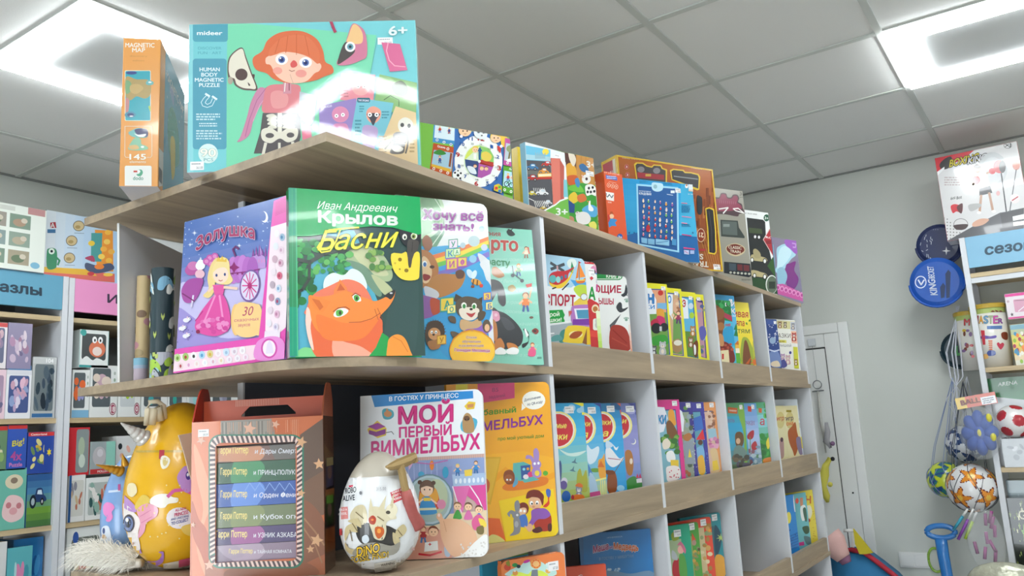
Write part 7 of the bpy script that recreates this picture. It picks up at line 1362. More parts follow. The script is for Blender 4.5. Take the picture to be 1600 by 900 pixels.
def a_m(kind):
    def f(a):
        bc = ['#d9348a','#3a2f8a','#3f3a9a','#e89a5a'][kind];a.un();a.rect(0,0,1,1,bc);a.rect(-0.2,0.1,0.9,0.985,'#2f3f7a');a.rect(-0.2,0.11,0.885,0.975,['#7fb0c0','#8f9a8a','#5f9ab0','#d9b4a0'][kind]);a.px(1020,590,4.738);R = random.Random(kind+30)
        if kind == 0:
            a.poly([(-60,210),(85,220),(110,300),(80,400),(-60,440)],'#e6e8f2');a.text('СКАЗКИ',-80,345,98,340,60,'#3f9ad0',0.05,out='#3a3f8a');a.blob([(115,250),(150,240),(165,300),(170,350),(125,350)],'#e09a3a');a.blob([(100,340),(130,320),(180,400),(182,470),(140,490),(110,440)],'#7a4f2c');blobs(a,R,16,60,430,180,560,['#4f8a3c','#3a7030','#7aa84a'],14,26);a.blob([(70,480),(100,450),(130,480),(120,520),(80,530)],'#e9dccb');a.blob([(100,560),(140,540),(165,580),(160,620),(110,620)],'#efefef');a.poly([(130,610),(190,610),(190,670),(135,675)],'#e6c23a');a.blob([(105,660),(190,660),(200,740),(115,770),(100,720)],'#efe4e2');
            for k in range(10): a.ell(R.uniform(110,195),R.uniform(680,750),5,5,'#c95a6a')
        elif kind == 1:
            blobs(a,R,26,210,220,300,720,['#9a9a8a','#5f8a4a','#a8603a','#8fa0a8','#4a5a4a'],12,24);a.poly([(180,220),(215,250),(232,310),(225,400),(180,400)],'#e6e8f2');a.blob([(225,430),(270,410),(290,440),(260,470),(230,460)],'#b0703c');a.poly([(226,480),(300,470),(318,640),(240,640)],'#8f98a4');a.poly([(262,590),(270,525),(288,590)],'#e6d23a')
            for k in range(24): a.star(a and R.uniform(290,335),R.uniform(200,720),4,'#e8dcf0',4,0.4)
        elif kind == 2:
            a.poly([(300,300),(360,280),(375,380),(310,400)],'#3a6ac0');a.poly([(320,460),(370,380),(385,460)],'#d92f3a');a.ell(352,480,18,20,'#5a3a2c');a.blob([(320,530),(370,510),(382,600),(330,610)],'#7fb0d8');a.blob([(332,600),(372,580),(388,700),(345,712)],'#e6b03a')
            for k in range(30): a.star(R.uniform(375,425),R.uniform(200,710),4,'#8fb0f0',4,0.4)
        else:
            blobs(a,R,14,400,240,455,380,['#b0785a','#8a5a44','#e0c0a8'],8,14);a.poly([(405,380),(465,376),(478,460),(415,470)],'#9ac0d0');blobs(a,R,14,420,450,480,520,['#d98ab0','#c46a98','#e8a8c4'],9,16);a.blob([(425,540),(470,530),(490,620),(495,690),(430,700),(440,620)],'#e0c090');a.poly([(440,620),(475,610),(490,680),(445,690)],'#ecc83a')
    return f
for P,k,lb,st in (((2.057,0.99,z3,-12,0,0.2,0.284),0,'magenta-edged fairy-tale book with a squirrel and a goat, left in its bay',(0.165,0.266)),((2.1654,0.99,z3,-10.7,0,0.2,0.2776),1,'dark violet fairy-tale book with a rooster, second in its bay',(0.165,0.26)),((2.2481,0.99,z3,-12,0,0.2,0.2765),2,'dark blue fairy-tale book with a red pointed cap, third in its bay',(0.16,0.258)),((2.3643,0.99,z3,-12,0,0.19,0.2768),3,'peach-edged fairy-tale book with pink foliage, rightmost in its bay',(0.155,0.26))):
    bb(P,0.01,['#d9348a','#3a2f8a','#3f3a9a','#e89a5a'][k],a_m(k),lb,stick=st+(0.024,0.014),ymin=0.952)
def a_n(kind):
    def f(a):
        a.un();a.grad(0,0,1,1,[['#5f9a3c','#2fa0cf','#3fa8d0','#5f7a5a','#6a6458'],['#5f9ad0','#8fb0e0','#b0c4e8','#7a9aa8','#5a7a6a'],['#3f9a4a','#8fd0e0','#3f9a3c','#3a8a38','#e08a3a']][kind],12);a.px(1020,590,4.738);R = random.Random(kind+50)
        if kind == 0:
            a.text('Рапунцель',440,335,606,330,34,'#7a5a8a',0.0);a.poly([(555,218),(626,226),(626,268),(556,262)],'#c9602c');a.text('сказки',566,248,618,252,14,'#eed',0.03);a.blob([(630,225),(655,200),(675,240),(690,420),(700,660),(680,660),(672,420),(640,300)],'#7fae4a');a.blob([(610,420),(640,400),(668,420),(672,480),(650,520),(615,500)],'#6a4a2c');a.ell(632,470,16,22,'#d9b090');a.blob([(600,530),(640,500),(690,540),(695,600),(610,620)],'#6f8a86');blobs(a,R,14,600,580,700,660,['#5a5464','#6f6250','#4a4a44'],10,22)
        elif kind == 1:
            a.poly([(702,210),(732,214),(730,254),(704,250)],'#c9402c');a.text('Русалочках',600,354,755,352,44,'#8a5070',0.0);a.blob([(695,440),(720,400),(748,392),(745,440),(720,460)],'#b0303a');a.line([(720,440),(722,560)],5,'#4a8a3c');a.blob([(730,500),(760,470),(775,520),(740,540)],'#b0303a');blobs(a,R,18,710,510,800,640,['#7a9ab0','#8a5a6a','#5a8a6a','#b0c4d0'],9,18);blobs(a,R,8,700,560,740,650,['#4a6a9a','#6a3a4a'],10,16)
        else:
            a.poly([(782,225),(808,228),(806,262),(784,258)],'#c9602c');a.text('а',794,350,826,352,62,'#c0203a',0.02);blobs(a,R,8,815,200,855,290,['#3f9a3c','#5fb04a','#2f7a38'],12,20);blobs(a,R,20,800,420,875,590,['#2f8a38','#48a648','#257030'],14,24);a.blob([(838,480),(860,440),(866,500),(850,530)],'#e6d23a');a.blob([(820,602),(885,590),(885,630),(825,640)],'#e08a3a')
    return f
for P,k,lb,st in (((2.6582,0.99,z3,-8.4,0,0.2,0.275),0,'blue and green storybook with a brown-haired girl, left in its bay',(0.165,0.252)),((2.7799,0.985,z3,-8.3,0,0.2,0.2729),1,'pale blue storybook with red flowers, middle of its bay',(0.16,0.252)),((2.8808,0.985,z3,-10.8,0,0.186,0.2761),2,'green storybook with large leaves and a red initial, right of its bay',None)):
    bb(P,0.008,['#5f8a5a','#7fa0d0','#4f9a4a'][k],a_n(k),lb,stick=st and st+(0.022,0.015),ymin=0.955)
def a_o(kind):
    def f(a):
        a.un();a.rect(0,0,1,1,['#e2d9a8','#e6dcae','#d6dde8'][kind]);a.px(1020,590,4.738)
        if kind < 2:
            dx = 0 if kind == 0 else 68;a.ell(945+dx,315,30,62,'#d0c080');a.text('тигр',900+dx,320,972+dx,314,32,'#4a3f5a' if kind else '#b0503c',0.03);a.rect(988,240,1026,256,'#9a8a3a')
            if kind: a.text('она',990,356,1040,350,30,'#d9703c',0.04);a.blob([(1000,400),(1030,360),(1055,330),(1068,400),(1080,460),(1070,540),(1050,580),(1035,540),(1010,480)],'#b0602f');a.blob([(1062,450),(1090,440),(1105,500),(1110,560),(1090,570),(1070,520)],'#8a7a94')
            else: a.blob([(940,460),(965,450),(972,540),(968,590),(945,590)],'#b08a80');a.ell(955,460,10,16,'#5a3a34')
        else: a.poly([(1070,165),(1096,163),(1096,195),(1072,200)],'#dfc93a');a.text('о',1078,240,1094,238,26,'#4a4a6a',0.05);a.lines(1080,300,1104,318,2,'#8a8a98');a.rect(1078,335,1106,372,'#b8bcb8');a.blob([(1108,340),(1130,330),(1145,440),(1120,480),(1105,420)],'#8fb83c');a.blob([(1085,450),(1130,435),(1140,510),(1100,520)],'#d9c83a');a.line([(1125,545),(1145,540)],4,'#4a4a44')
    return f
bb((3.1335,0.99,z3,-8.6,0,0.2,0.2625),0.006,'#e2d9a8',a_o(0),'thin cream booklet at the left of the last middle bay',ymin=0.955)
bb((3.3109,0.99,z3,-10,0,0.2,0.2622),0.006,'#e6dcae',a_o(1),'thin cream booklet with a tall brown animal in the last middle bay',ymin=0.95)
bb((3.345,1.005,z3,-13,0,0.2,0.289),0.007,'#d6dde8',a_o(2),'taller pale blue book behind the cream booklets',ymin=0.96)
# fourth board
z4 = 1.1492
def a_ob(a):
    a.un();a.rect(0,0,1,1,'#ec8248');a.px(740,780,6.154)
    a.ell(325,655,32,32,'#d04a34');a.blob([(310,610),(340,590),(350,640),(325,640)],'#8a8a2c');a.blob([(330,738),(340,690),(400,660),(450,640),(500,590),(540,600),(560,640),(640,600),(720,650),(760,640),(770,738)],'#bfe0da');a.blob([(370,740),(430,700),(520,720),(560,690),(660,690),(700,745)],'#d9e85a');a.ell(398,634,28,20,'#2f8a4a');a.ell(432,646,20,18,'#2a3a44');a.ell(510,598,34,14,'#c93a9a',rot=-20)
    a.blob([(550,640),(560,590),(600,575),(640,590),(645,640),(600,670)],'#e8a050');a.star(600,620,46,'#e0602c',9,0.75);a.ell(600,622,32,30,'#efb878');a.poly([(560,680),(615,675),(620,745),(550,745)],'#7a7f88');a.ell(400,710,26,26,'#e8a050');a.ell(395,690,12,10,'#efece6');a.ell(715,690,26,24,'#e6b05a');a.ell(712,670,14,10,'#efece6');a.blob([(690,625),(740,615),(765,650),(740,700)],'#d0e6e4')
ob = book('picture_book','orange board book with small animals and a round-faced cub, cut by the lower edge',(1.345,0.965,z4,-22,0,0.155,0.307),0.014,'#ec8248',a_ob,r=0.014,rc=(0,1,1,1),stick=(0.112,0.273,0.026,0.018,'67.50'))
book('picture_book','blue-green book top showing just above the orange board book',(1.37,1.03,z4,-18,0,0.12,0.318),0.01,'#3fa0c0',lambda a:(a.un(),a.rect(0,0,1,1,'#3fa0c0'),a.rect(0.5,0,1,0.06,'#6f9a4a'),[a.ell(0.55+0.08*k,0.03,0.02,0.012,'#2a3a2c') for k in range(6)]))
def a_ma(a):
    a.un();a.grad(0,0,1,1,['#2a6fb0','#2a74b4','#2f7ab8','#3a80b8'],8);a.px(760,760,4)
    a.poly([(570,300),(604,298),(612,560),(570,560)],'#2a629a');a.text('КНИЖКА',760,325,850,317,9,'#9fc4e0',0.02);a.line([(752,322),(758,321)],2,'#9fc4e0')
    a.text('Маша',668,415,762,392,42,'#a82f6a',0.06,out='#f0ecf4',ow=0.05);a.text('и',770,390,786,388,20,'#8a3a8a',0.06,out='#f0ecf4',ow=0.05);a.text('Медведь',796,392,948,402,40,'#dc6a2a',0.06,out='#f0ecf4',ow=0.05);a.text('В ГОСТЯХ У МИШУТКИ',705,462,918,442,17,'#7fa4c8',0.04)
    R = random.Random(2);blobs(a,R,26,740,515,830,545,['#a8c8e0','#7fa8cc','#c4d8e8'],3,9)
    a.blob([(700,540),(800,530),(900,545),(1040,535),(1050,700),(700,700)],'#6a8aa8')
Pma = scaled((2.0179,1.179,z4,-45.2,0,0.2078,0.267),0.922)
book('picture_book','blue hardcover with curved pink and orange title lettering, in the lower bay',Pma,0.012,'#2a6aa8',a_ma)
book('picture_book','plain orange-red book standing in front of the blue hardcover',scaled((1.8539,1.1995,z4,-46.9,0,0.17,0.2),0.885),0.012,'#e25a3c',lambda a:(a.un(),a.grad(0,0,1,1,['#e2583a','#d94a34'],5),a.px(760,760,4),a.line([(575,560),(590,553),(600,556)],4,'#f4d8cc')),stick=None)
def a_g(kind):
    def f(a):
        c = ['#2f9a7a','#4f9a3c','#dc4a34','#2f8a94'][kind];a.un();a.rect(0,0,1,1,c);a.rect(-0.1,0.14 if kind != 2 else 0.1,0.82,1,['#9fb08a','#8fa05a','#c9b48a','#3a6a74'][kind]);a.px(760,760,4);R = random.Random(kind+60)
        if kind == 0: a.blob([(1155,300),(1180,280),(1205,290),(1200,330),(1165,340)],'#8a9a3c');a.ell(1215,395,20,26,'#e6a8a0');a.blob([(1192,370),(1215,345),(1245,390),(1240,420),(1215,370)],'#c9708a');a.blob([(1165,480),(1200,450),(1215,560),(1168,560)],'#b0303a');a.blob([(1205,430),(1240,440),(1255,560),(1210,560)],'#5a9a4a');a.blob([(1160,400),(1185,420),(1195,460),(1160,450)],'#b0b4b8')
        elif kind == 1: a.poly([(1285,290),(1310,335),(1285,345)],'#d9502c');a.ell(1298,352,14,18,'#b08a7a');blobs(a,R,14,1290,380,1330,560,['#c9a04a','#5a4a34','#a88a3c','#7a8a5a'],8,14)
        elif kind == 2: blobs(a,R,20,1345,240,1400,560,['#d9c8a0','#a87a3c','#c99a5a','#8f9a6a'],10,18);a.star(1395,275,18,'#e6a83a',8,0.3)
        else: a.blob([(1425,250),(1455,270),(1470,330),(1450,420),(1430,420)],'#28485a');a.star(1465,320,30,'#a8c06a',7,0.3);a.blob([(1430,440),(1470,430),(1500,480),(1490,560),(1430,560)],'#e0a03a')
    return f
for P,k,lb,st in (((2.0532,1.025,z4,-23.9,0,0.2,0.274),0,'green-framed storybook with a pink-capped figure, front of the lower bay',(0.14,0.24)),((2.164,1.017,z4,-14.2,0,0.2,0.2643),1,'grass-green framed storybook, second in the lower bay',(0.155,0.244)),((2.254,1.02,z4,-16.9,0,0.2,0.269),2,'red-framed storybook, third in the lower bay',(0.15,0.246)),((2.3483,1.02,z4,-16.9,0,0.192,0.273),3,'teal-framed storybook, rightmost in the lower bay',(0.15,0.25))):
    bb(P,0.01,['#2f9a7a','#4f9a3c','#dc4a34','#2f8a94'][k],a_g(k),lb,stick=st+(0.026,0.019),ymin=0.952,r=0.01)
def a_h(kind):
    def f(a):
        a.un();a.rect(0,0,1,1,['#2f86d0','#6fb4bc','#e3cf4a'][kind]);a.px(1120,720,5);R = random.Random(kind+70)
        if kind == 0: 
            for k in range(6): a.line([(550,600+20*k),(638,560+22*k)],7,'#2570b8')
            blobs(a,R,9,560,300,630,660,['#1f4f9a'],4,6);a.ell(562,445,18,46,'#e6d85a');a.blob([(598,265),(640,262),(620,380),(606,390)],'#dfe6ee')
        elif kind == 1: a.ell(627,313,13,22,'#e0584a');a.poly([(648,290),(672,286),(674,350),(652,354)],'#c98a6a');a.blob([(655,360),(690,350),(700,440),(670,470),(655,420)],'#e6e8e4');a.blob([(672,380),(695,370),(705,460),(690,470)],'#4a6a5a');a.blob([(668,520),(715,510),(720,560),(690,570)],'#3f5a44');a.blob([(680,590),(730,600),(735,650),(700,650)],'#5a7a80');a.poly([(636,640),(680,630),(684,660),(640,665)],'#c9408a')
        else: a.text('Н',694,330,734,332,56,'#c96a34',0.06);a.blob([(700,360),(730,350),(745,400),(730,450),(706,430)],'#eae4c8');a.ell(720,466,10,14,'#b8343a');blobs(a,R,12,750,380,780,620,['#c9a83a'],3,6)
    return f
for P,k,lb in (((3.1147,1.01,z4,-16.5,0,0.2,0.2566),0,'bright blue die-cut book with a yellow circle in the last lower bay'),((3.2047,0.995,z4,-18.9,0,0.2,0.2568),1,'blue-green book with dark leafy shapes in the last lower bay'),((3.3526,1.0,z4,-16.5,0,0.2,0.2547),2,'yellow book with an orange letter, rightmost in the last lower bay')):
    bb(P,0.008,['#2f86d0','#6fb4bc','#e3cf4a'][k],a_h(k),lb,ymin=0.952)
z5 = 0.7972
for i,(x,c,lb) in enumerate(((3.14,'#b52a44','dark red book top, left in the lowest visible bay'),(3.24,'#8a2a3a','maroon book top, middle of the lowest visible bay'),(3.36,'#c43a50','crimson book top, right in the lowest visible bay'))):
    bb((x,1.0,z5,-14,0,0.2,0.268-0.004*i),0.009,c,lambda a:(a.un(),a.rect(0,0,1,1,c),a.rect(0.1,0.1,0.9,0.5,'#d98a98')),lb,ymin=0.952)

# ------------------------------------------------------------------ stock on the back-wall shelving
YF = 3.468
LB = {'top':2.4615,'A':1.8672,'B':1.4412,'C':1.0152}
def lbox(x0,y0,x1,lev,label,cat,body,art,d=0.12,yo=0.0,name='toy_box',win=False,m='gloss',group=None,z=None):
    """x0, x1 = left and right edge in the photo near the box's middle, y0 = its top edge"""
    zb = LB[lev] if z is None else z;Y = YF+yo;xa = onplane(x0,y0+30,1,Y).x;xb = onplane(x1,y0+30,1,Y).x;zt = onplane((x0+x1)/2,y0,1,Y).z
    return carton(name,label,(xa,Y,zb+0.0004,0,0,xb-xa,zt-zb),d,body,art,cat,group,m=m)
def window(a,x0,y0,x1,y1,toys,bg='#3f4a4e'):
    a.rr(x0,y0,x1,y1,0.04,bg,0.04)
    for t in toys: a.ell(*t)
R0 = random.Random(77)
def generic(seed,base,cs,n=14,win=None,bar=None,num=None):
    def f(a):
        R = random.Random(seed);a.un();a.rect(0,0,1,1,base)
        if win: a.rr(0.1,0.12,0.9,0.88,0.06,win,0.06)
        for k in range(n): a.blob([(R.uniform(0.12,0.88),R.uniform(0.15,0.85)) for _ in range(1)]*1+[],'#000') if False else a.ell(R.uniform(0.18,0.82),R.uniform(0.22,0.82),R.uniform(0.05,0.15),R.uniform(0.04,0.12),R.choice(cs),R.uniform(0,90),10)
        if bar: a.rect(0,0,1,0.1,bar)
        if num: a.text(num,0.4,0.14,0.9,0.14,0.09,'#f2f2f2',0.03)
    return f
def a_puz(a):
    a.un();a.rect(0,0,1,1,'#dfe4dc');a.rect(0.05,0.03,0.6,0.1,'#c9ccc4');a.rect(0.76,0.0,0.98,0.11,'#b98a8a')
    for r in range(3):
        for c in range(3):
            x = 0.06+0.3*c-0.12;y = 0.14+0.28*r;a.rect(x,y,x+0.26,y+0.22,['#8fa093','#9a948a','#7f9384','#a39a86','#8b9c9a'][(r*3+c) % 5]);a.ell(x+0.12,y+0.13,0.08,0.06,['#b0a590','#6f7f68','#a88f7a'][(r+c) % 3]);a.ell(x+0.18,y+0.09,0.04,0.04,'#c9bfae')
    a.ell(0.88,0.9,0.06,0.05,'#7fb0c8')
lbox(-58,317,72.5,'top','white jigsaw box with small photographs on the lid, at the far left on top','puzzle','#dfe4dc',a_puz,yo=-0.03,name='puzzle_box',m='film')
def a_ball(a):
    a.un();a.grad(0,0,1,1,['#d6dde2','#b8d0e6','#a9c8e4'],8,True);a.px(0,290,2.903)
    a.poly([(200,370),(520,400),(520,440),(190,412)],'#d9685c');a.poly([(200,368),(410,380),(440,410),(200,392)],'#e2b23a');a.poly([(228,168),(252,165),(256,192),(228,192)],'#a83a44');a.text('А',230,190,248,190,20,'#eee',0.04);a.rect(215,198,252,215,'#3f6f9a')
    for x,y in ((357,183),(325,250),(315,328)): a.ell(x,y,26,24,'#6a5f50');a.ell(x,y,23,21,'#c9b48a');a.ell(x-4,y+5,12,8,'#a89060');a.line([(x-20,y+32),(x+24,y+34)],3,'#8a98a8')
    a.blob([(212,300),(222,285),(245,284),(258,300),(258,350),(250,376),(214,374)],'#3f8f68');a.line([(255,325),(270,340),(262,360)],9,'#3f8f68');a.ell(234,298,14,14,'#d8e8dc');a.ell(234,298,6,6,'#223');
    a.poly([(430,200),(512,205),(514,390),(440,390)],'#e8963a');a.poly([(414,215),(464,215),(460,345),(412,345)],'#4f9a98')
    for x,y,c in ((490,212,'#f0b84a'),(485,255,'#f2c860'),(470,288,'#f0b04a'),(505,300,'#e8b050'),(460,322,'#f2d060'),(494,340,'#f0b84a'),(415,262,'#ecc84a')): a.ell(x,y,15,12,c)
    a.blob([(390,350),(440,362),(500,352),(515,380),(440,398),(390,380)],'#4a5570');a.ell(450,368,22,12,'#e8843a');a.ell(412,400,16,9,'#c9404a');a.ell(490,404,22,8,'#ecc050');a.blob([(385,328),(420,318),(430,345),(405,340)],'#b04a68')
lbox(71,338,186,'top','pale blue box printed with an orange ball run tower and a green robot','toy box','#c9d6de',a_ball,d=0.1,yo=0.015)
lbox(190,372,214,'top','light box end with green and yellow print, seen above the grey board','toy box','#e4e6e0',generic(3,'#e4e6e0',['#b9cf4a','#c98f6a'],4),yo=0.03)
lbox(216,376,300,'top','plain white box on top of the toy shelving, seen through the display shelving','toy box','#e6e8e8',generic(4,'#e6e8e8',['#d4d8d8'],5),yo=0.03)
PZ = ['#8f7f9a','#b08aa0','#6f6a8a','#c9a9b4','#7a8aa8','#a8b0c0']
lbox(-30,503,11,'A','white-framed puzzle box at the far left of the upper puzzle shelf, upper one','puzzle','#e6dfe2',generic(11,'#e6dfe2',PZ,win='#6a6f8a',bar='#c94a4a'),name='puzzle_box',z=LB['A']+0.1975)
lbox(12,505,50,'A','plum-coloured puzzle box wrapped in film, standing on the white-framed box','puzzle','#8f86a4',generic(12,'#8f86a4',['#b08aa8','#c9b4c9','#6f6688','#d9c9d4','#a07a94'],20),name='puzzle_box',z=LB['A']+0.1975)
lbox(-30,577,9,'A','pink-edged puzzle box at the far left of the upper puzzle shelf, lower one','puzzle','#e6c9d4',generic(13,'#e6c9d4',PZ,win='#a890a8'),name='puzzle_box')
lbox(9.5,578,49,'A','white and navy framed puzzle box with lilac castle print','puzzle','#e6e6ea',generic(14,'#e6e6ea',['#b9a0c0','#e0b8cc','#8fa0c8','#d9d0e0','#c9a0b4'],18,win='#4a5a8a',bar='#d8d8e0'),name='puzzle_box')
lbox(12,571,48,'A','thin blue puzzle box lying between the plum box and the lilac castle box','puzzle','#4a7aa8',None,name='puzzle_box',z=LB['A']+0.1865)
lbox(50.5,558,88,'A','grey window puzzle box numbered 104 with dark shapes','puzzle','#b4b6b6',lambda a:(generic(15,'#b4b6b6',['#2f3f4a','#3a4a5a','#26303a','#4f5f6a','#b9a83a'],16,win='#6a7478')(a),a.rect(0,0,1,0.11,'#c4c6c6'),a.text('104',0.55,0.09,0.85,0.09,0.07,'#f4f4f4',0.03),a.rect(0.05,0.92,0.9,0.98,'#3a6a9a')),name='puzzle_box')
lbox(-30,666,11,'B','green and yellow picture puzzle at the far left of the middle puzzle shelf','puzzle','#6a8a6a',generic(16,'#6a8a6a',['#b9c04a','#8aa86a','#d9d0b0','#4a6a5a'],bar='#c93a3a'),name='puzzle_box',z=LB['B']+0.226)
lbox(11.5,664,42,'B','blue puzzle box with a large 4x in pink, upper row of the middle shelf','puzzle','#3a5ab0',lambda a:(a.un(),a.rect(0,0,1,1,'#3a5ab0'),a.rect(0,0,1,0.09,'#c93a3a'),a.text('Big!',0.25,0.48,0.85,0.42,0.13,'#e6d84a',0.04),a.text('4x',0.2,0.78,0.75,0.78,0.2,'#c95aa0',0.05),a.text('Puzzle',0.15,0.92,0.8,0.92,0.09,'#d980b0',0.03)),name='puzzle_box',z=LB['B']+0.226)
lbox(43,675,84,'B','blue puzzle box with yellow flowers under a red top edge','puzzle','#2f4a9a',lambda a:(generic(17,'#2f4a9a',['#e6cf3a','#c9a83a','#6a8a5a','#d9d08a'],14)(a),a.rect(0,0,1,0.1,'#c93a3a'),a.text('Castorland',0.1,0.08,0.7,0.08,0.05,'#f0e8e8',0.03),a.rect(0.62,0.1,1,1,'#2f4a9a'),a.star(0.82,0.5,0.1,'#e6cf3a',6,0.5)),name='puzzle_box',z=LB['B']+0.207)
lbox(-30,733,41,'B','teal puzzle box with a pink piglet and a cream kitten','puzzle','#6fb5a4',lambda a:(a.un(),a.rect(0,0,1,1,'#6fb5a4'),a.ell(0.72,0.22,0.2,0.12,'#d9cdb0'),a.ell(0.72,0.2,0.08,0.05,'#8a7a6a'),a.blob([(0.5,0.6),(0.6,0.45),(0.8,0.45),(0.95,0.55),(0.95,0.8),(0.7,0.88),(0.5,0.78)],'#e6c4c4'),a.ell(0.62,0.6,0.06,0.05,'#c07a80'),a.ell(0.85,0.62,0.06,0.05,'#c07a80'),a.ell(0.73,0.7,0.09,0.06,'#d9a0a4')),name='puzzle_box')
lbox(42,741,81,'B','dark blue puzzle box with a cartoon car on a green field','puzzle','#2f5a94',lambda a:(a.un(),a.grad(0,0,1,1,['#2a4f8a','#4a80a8','#6f9a3c','#3f6a44'],8),car(a,0.45,0.5,0.3,'#2a3f6a'),a.ell(0.25,0.52,0.13,0.13,'#1f2a34'),a.ell(0.25,0.52,0.07,0.07,'#a0b0b8')),name='puzzle_box')
lbox(-20,848,10,'C','white box at the far left of the lower puzzle shelf','puzzle','#dcdcdc',generic(18,'#dcdcdc',['#c94a4a','#9ab0b0'],5),name='puzzle_box')
lbox(11,855,50,'C','clear-fronted turquoise box on the lower puzzle shelf','puzzle','#5fb0b8',generic(19,'#5fb0b8',['#4a98a8','#8fd0d8','#b0d8d8','#d98ab0'],12),d=0.03,name='puzzle_box')
lbox(20,841,67,'C','bright blue puzzle box behind the turquoise box','puzzle','#2a74b0',generic(20,'#2a74b0',['#1f5a94','#3a8ac0','#c94a5a'],8),yo=0.035,name='puzzle_box')
# toys
def crab(a): a.un();a.rect(0,0,1,1,'#3f9a98');a.rect(0.02,0.0,0.98,0.93,'#e4e8e6');a.rr(0.08,0.1,0.9,0.8,0.08,'#4a4f50',0.08);a.ell(0.12,0.08,0.1,0.09,'#3fa09a');a.ell(0.6,0.5,0.28,0.22,'#dd7a5a');a.ell(0.6,0.56,0.16,0.12,'#f0dcd4');a.ell(0.5,0.26,0.08,0.09,'#f4f4f4');a.ell(0.7,0.26,0.08,0.09,'#f4f4f4');a.ell(0.51,0.27,0.03,0.04,'#222');a.ell(0.7,0.27,0.03,0.04,'#222');a.blob([(0.1,0.8),(0.25,0.7),(0.45,0.8),(0.6,0.74),(0.85,0.82),(0.9,0.92),(0.1,0.92)],'#e8ecea')
lbox(124,516,170,'A','window box with an orange crab toy, upper row beside the pink sign','toy box','#d9e2e0',crab,z=LB['A']+0.213)
def tb(c,w1,mark=None,bar=None,wb='#5a6266'):
    def f(a):
        a.un();a.rect(0,0,1,1,'#e4e6e4');a.rr(0.08,0.06,0.74,0.8,0.06,wb,0.06)
        for k in range(7): q = random.Random(k+len(c)*3+ord(c[1]));a.ell(q.uniform(0.2,0.62),q.uniform(0.2,0.7),q.uniform(0.08,0.2),q.uniform(0.07,0.16),[c,w1][k % 2])
        if bar: a.rect(0,0.84,1,1,bar)
        if mark: a.ell(0.84,0.84,0.13,0.12,'#8a4a5a');a.ell(0.84,0.84,0.11,0.1,'#e8dede');a.ell(0.84,0.84,0.095,0.088,'#a8566a');a.text(mark,0.79 if len(mark) < 2 else 0.76,0.89,0.89 if len(mark) < 2 else 0.92,0.89,0.1,'#f4eeee',0.03)
        for k in range(4): a.ell(0.88,0.15+0.13*k,0.04,0.035,['#b0b8b0','#9ab09a','#c9a8a0','#a8b0c0'][k])
    return f
lbox(113,578,140,'A','narrow window box with an orange and violet toy, second row','toy box','#e4e6e4',tb('#dd6a3a','#9a9ac8',bar='#7fb0d0'))
lbox(141,571,184,'A','window box with a pale pink squeaky toy marked 18','toy box','#e4e6e4',tb('#c9a8b4','#e0cfc0','18'))
lbox(185.5,572,220,'A','window box with a lime green rattle marked 0','toy box','#e4e6e4',tb('#a9c83a','#d8dcd4','0',wb='#c9ced0'))
lbox(222,572,262,'A','window box with a teal round toy','toy box','#e4e6e4',tb('#2f8f94','#4aa8ac'))
lbox(263,572,292,'A','window box with a sea-green toy','toy box','#e4e6e4',tb('#3fa89a','#5fbcae',bar='#7fb8d4'))
lbox(293,572,327,'A','window box with a light turquoise toy marked 0','toy box','#e4e6e4',tb('#6fc0c4','#a0d8d8','0',wb='#c4d0d4'))
lbox(329,572,372,'A','plain pale toy box at the end of the row beside the carton','toy box','#c9ccd4',tb('#9a9ab0','#b0b0c4'))
lbox(108,668,140,'B','red and clear window box on the middle toy shelf','toy box','#c9333a',lambda a:(a.un(),a.rect(0,0,0.32,1,'#c9333a'),a.rr(0.34,0.04,0.96,0.94,0.08,'#8a9494',0.06),a.ell(0.6,0.4,0.16,0.2,'#a9b8a0'),a.ell(0.64,0.7,0.16,0.14,'#c8d4c8')),z=LB['B']+0.187)
lbox(141,690,180,'B','clear plastic box with mint green panel over a red base','toy box','#a8c0bc',lambda a:(a.un(),a.rect(0,0,1,1,'#9aa4a6'),a.rect(0.62,0,1,0.8,'#8fc8b8'),a.ell(0.35,0.45,0.26,0.3,'#b9b4b8'),a.ell(0.38,0.35,0.12,0.12,'#d0ccd0'),a.rect(0,0.84,1,1,'#b8383a'),a.text('MOLLER',0.3,0.95,0.7,0.95,0.07,'#f0e0e0',0.03)),z=LB['B']+0.187)
lbox(181,681,215,'B','white box with black and coral dots behind the silver horn','toy box','#dadada',generic(31,'#dadada',['#2f3438','#c9604a','#e8b0a0'],6),z=LB['B']+0.187,yo=0.02)
lbox(107,742,133,'B','blue-edged white box with a column of tiny toy pictures','toy box','#e2e2e0',lambda a:(generic(32,'#e2e2e0',['#b8705a','#8a8a94','#c9b08a'],8,win='#d0cfc8')(a),a.rect(0,0,0.16,1,'#2f5a94')))
lbox(134,746,172,'B','white box with green and coral dotted toys under a red lettered edge','toy box','#e2e4e2',lambda a:(generic(33,'#e2e4e2',['#5f8a7a','#c9705a','#3a5a5a','#e8e4e0','#8fb0a4'],18,win='#b4bcb8')(a),a.rect(0,0.9,1,1,'#e8e8e6')))
lbox(173,746,210,'B','white and grey toy box hidden partly by the blue egg','toy box','#dcdedc',generic(34,'#dcdedc',['#8a9a9a','#b0b8b8'],8))
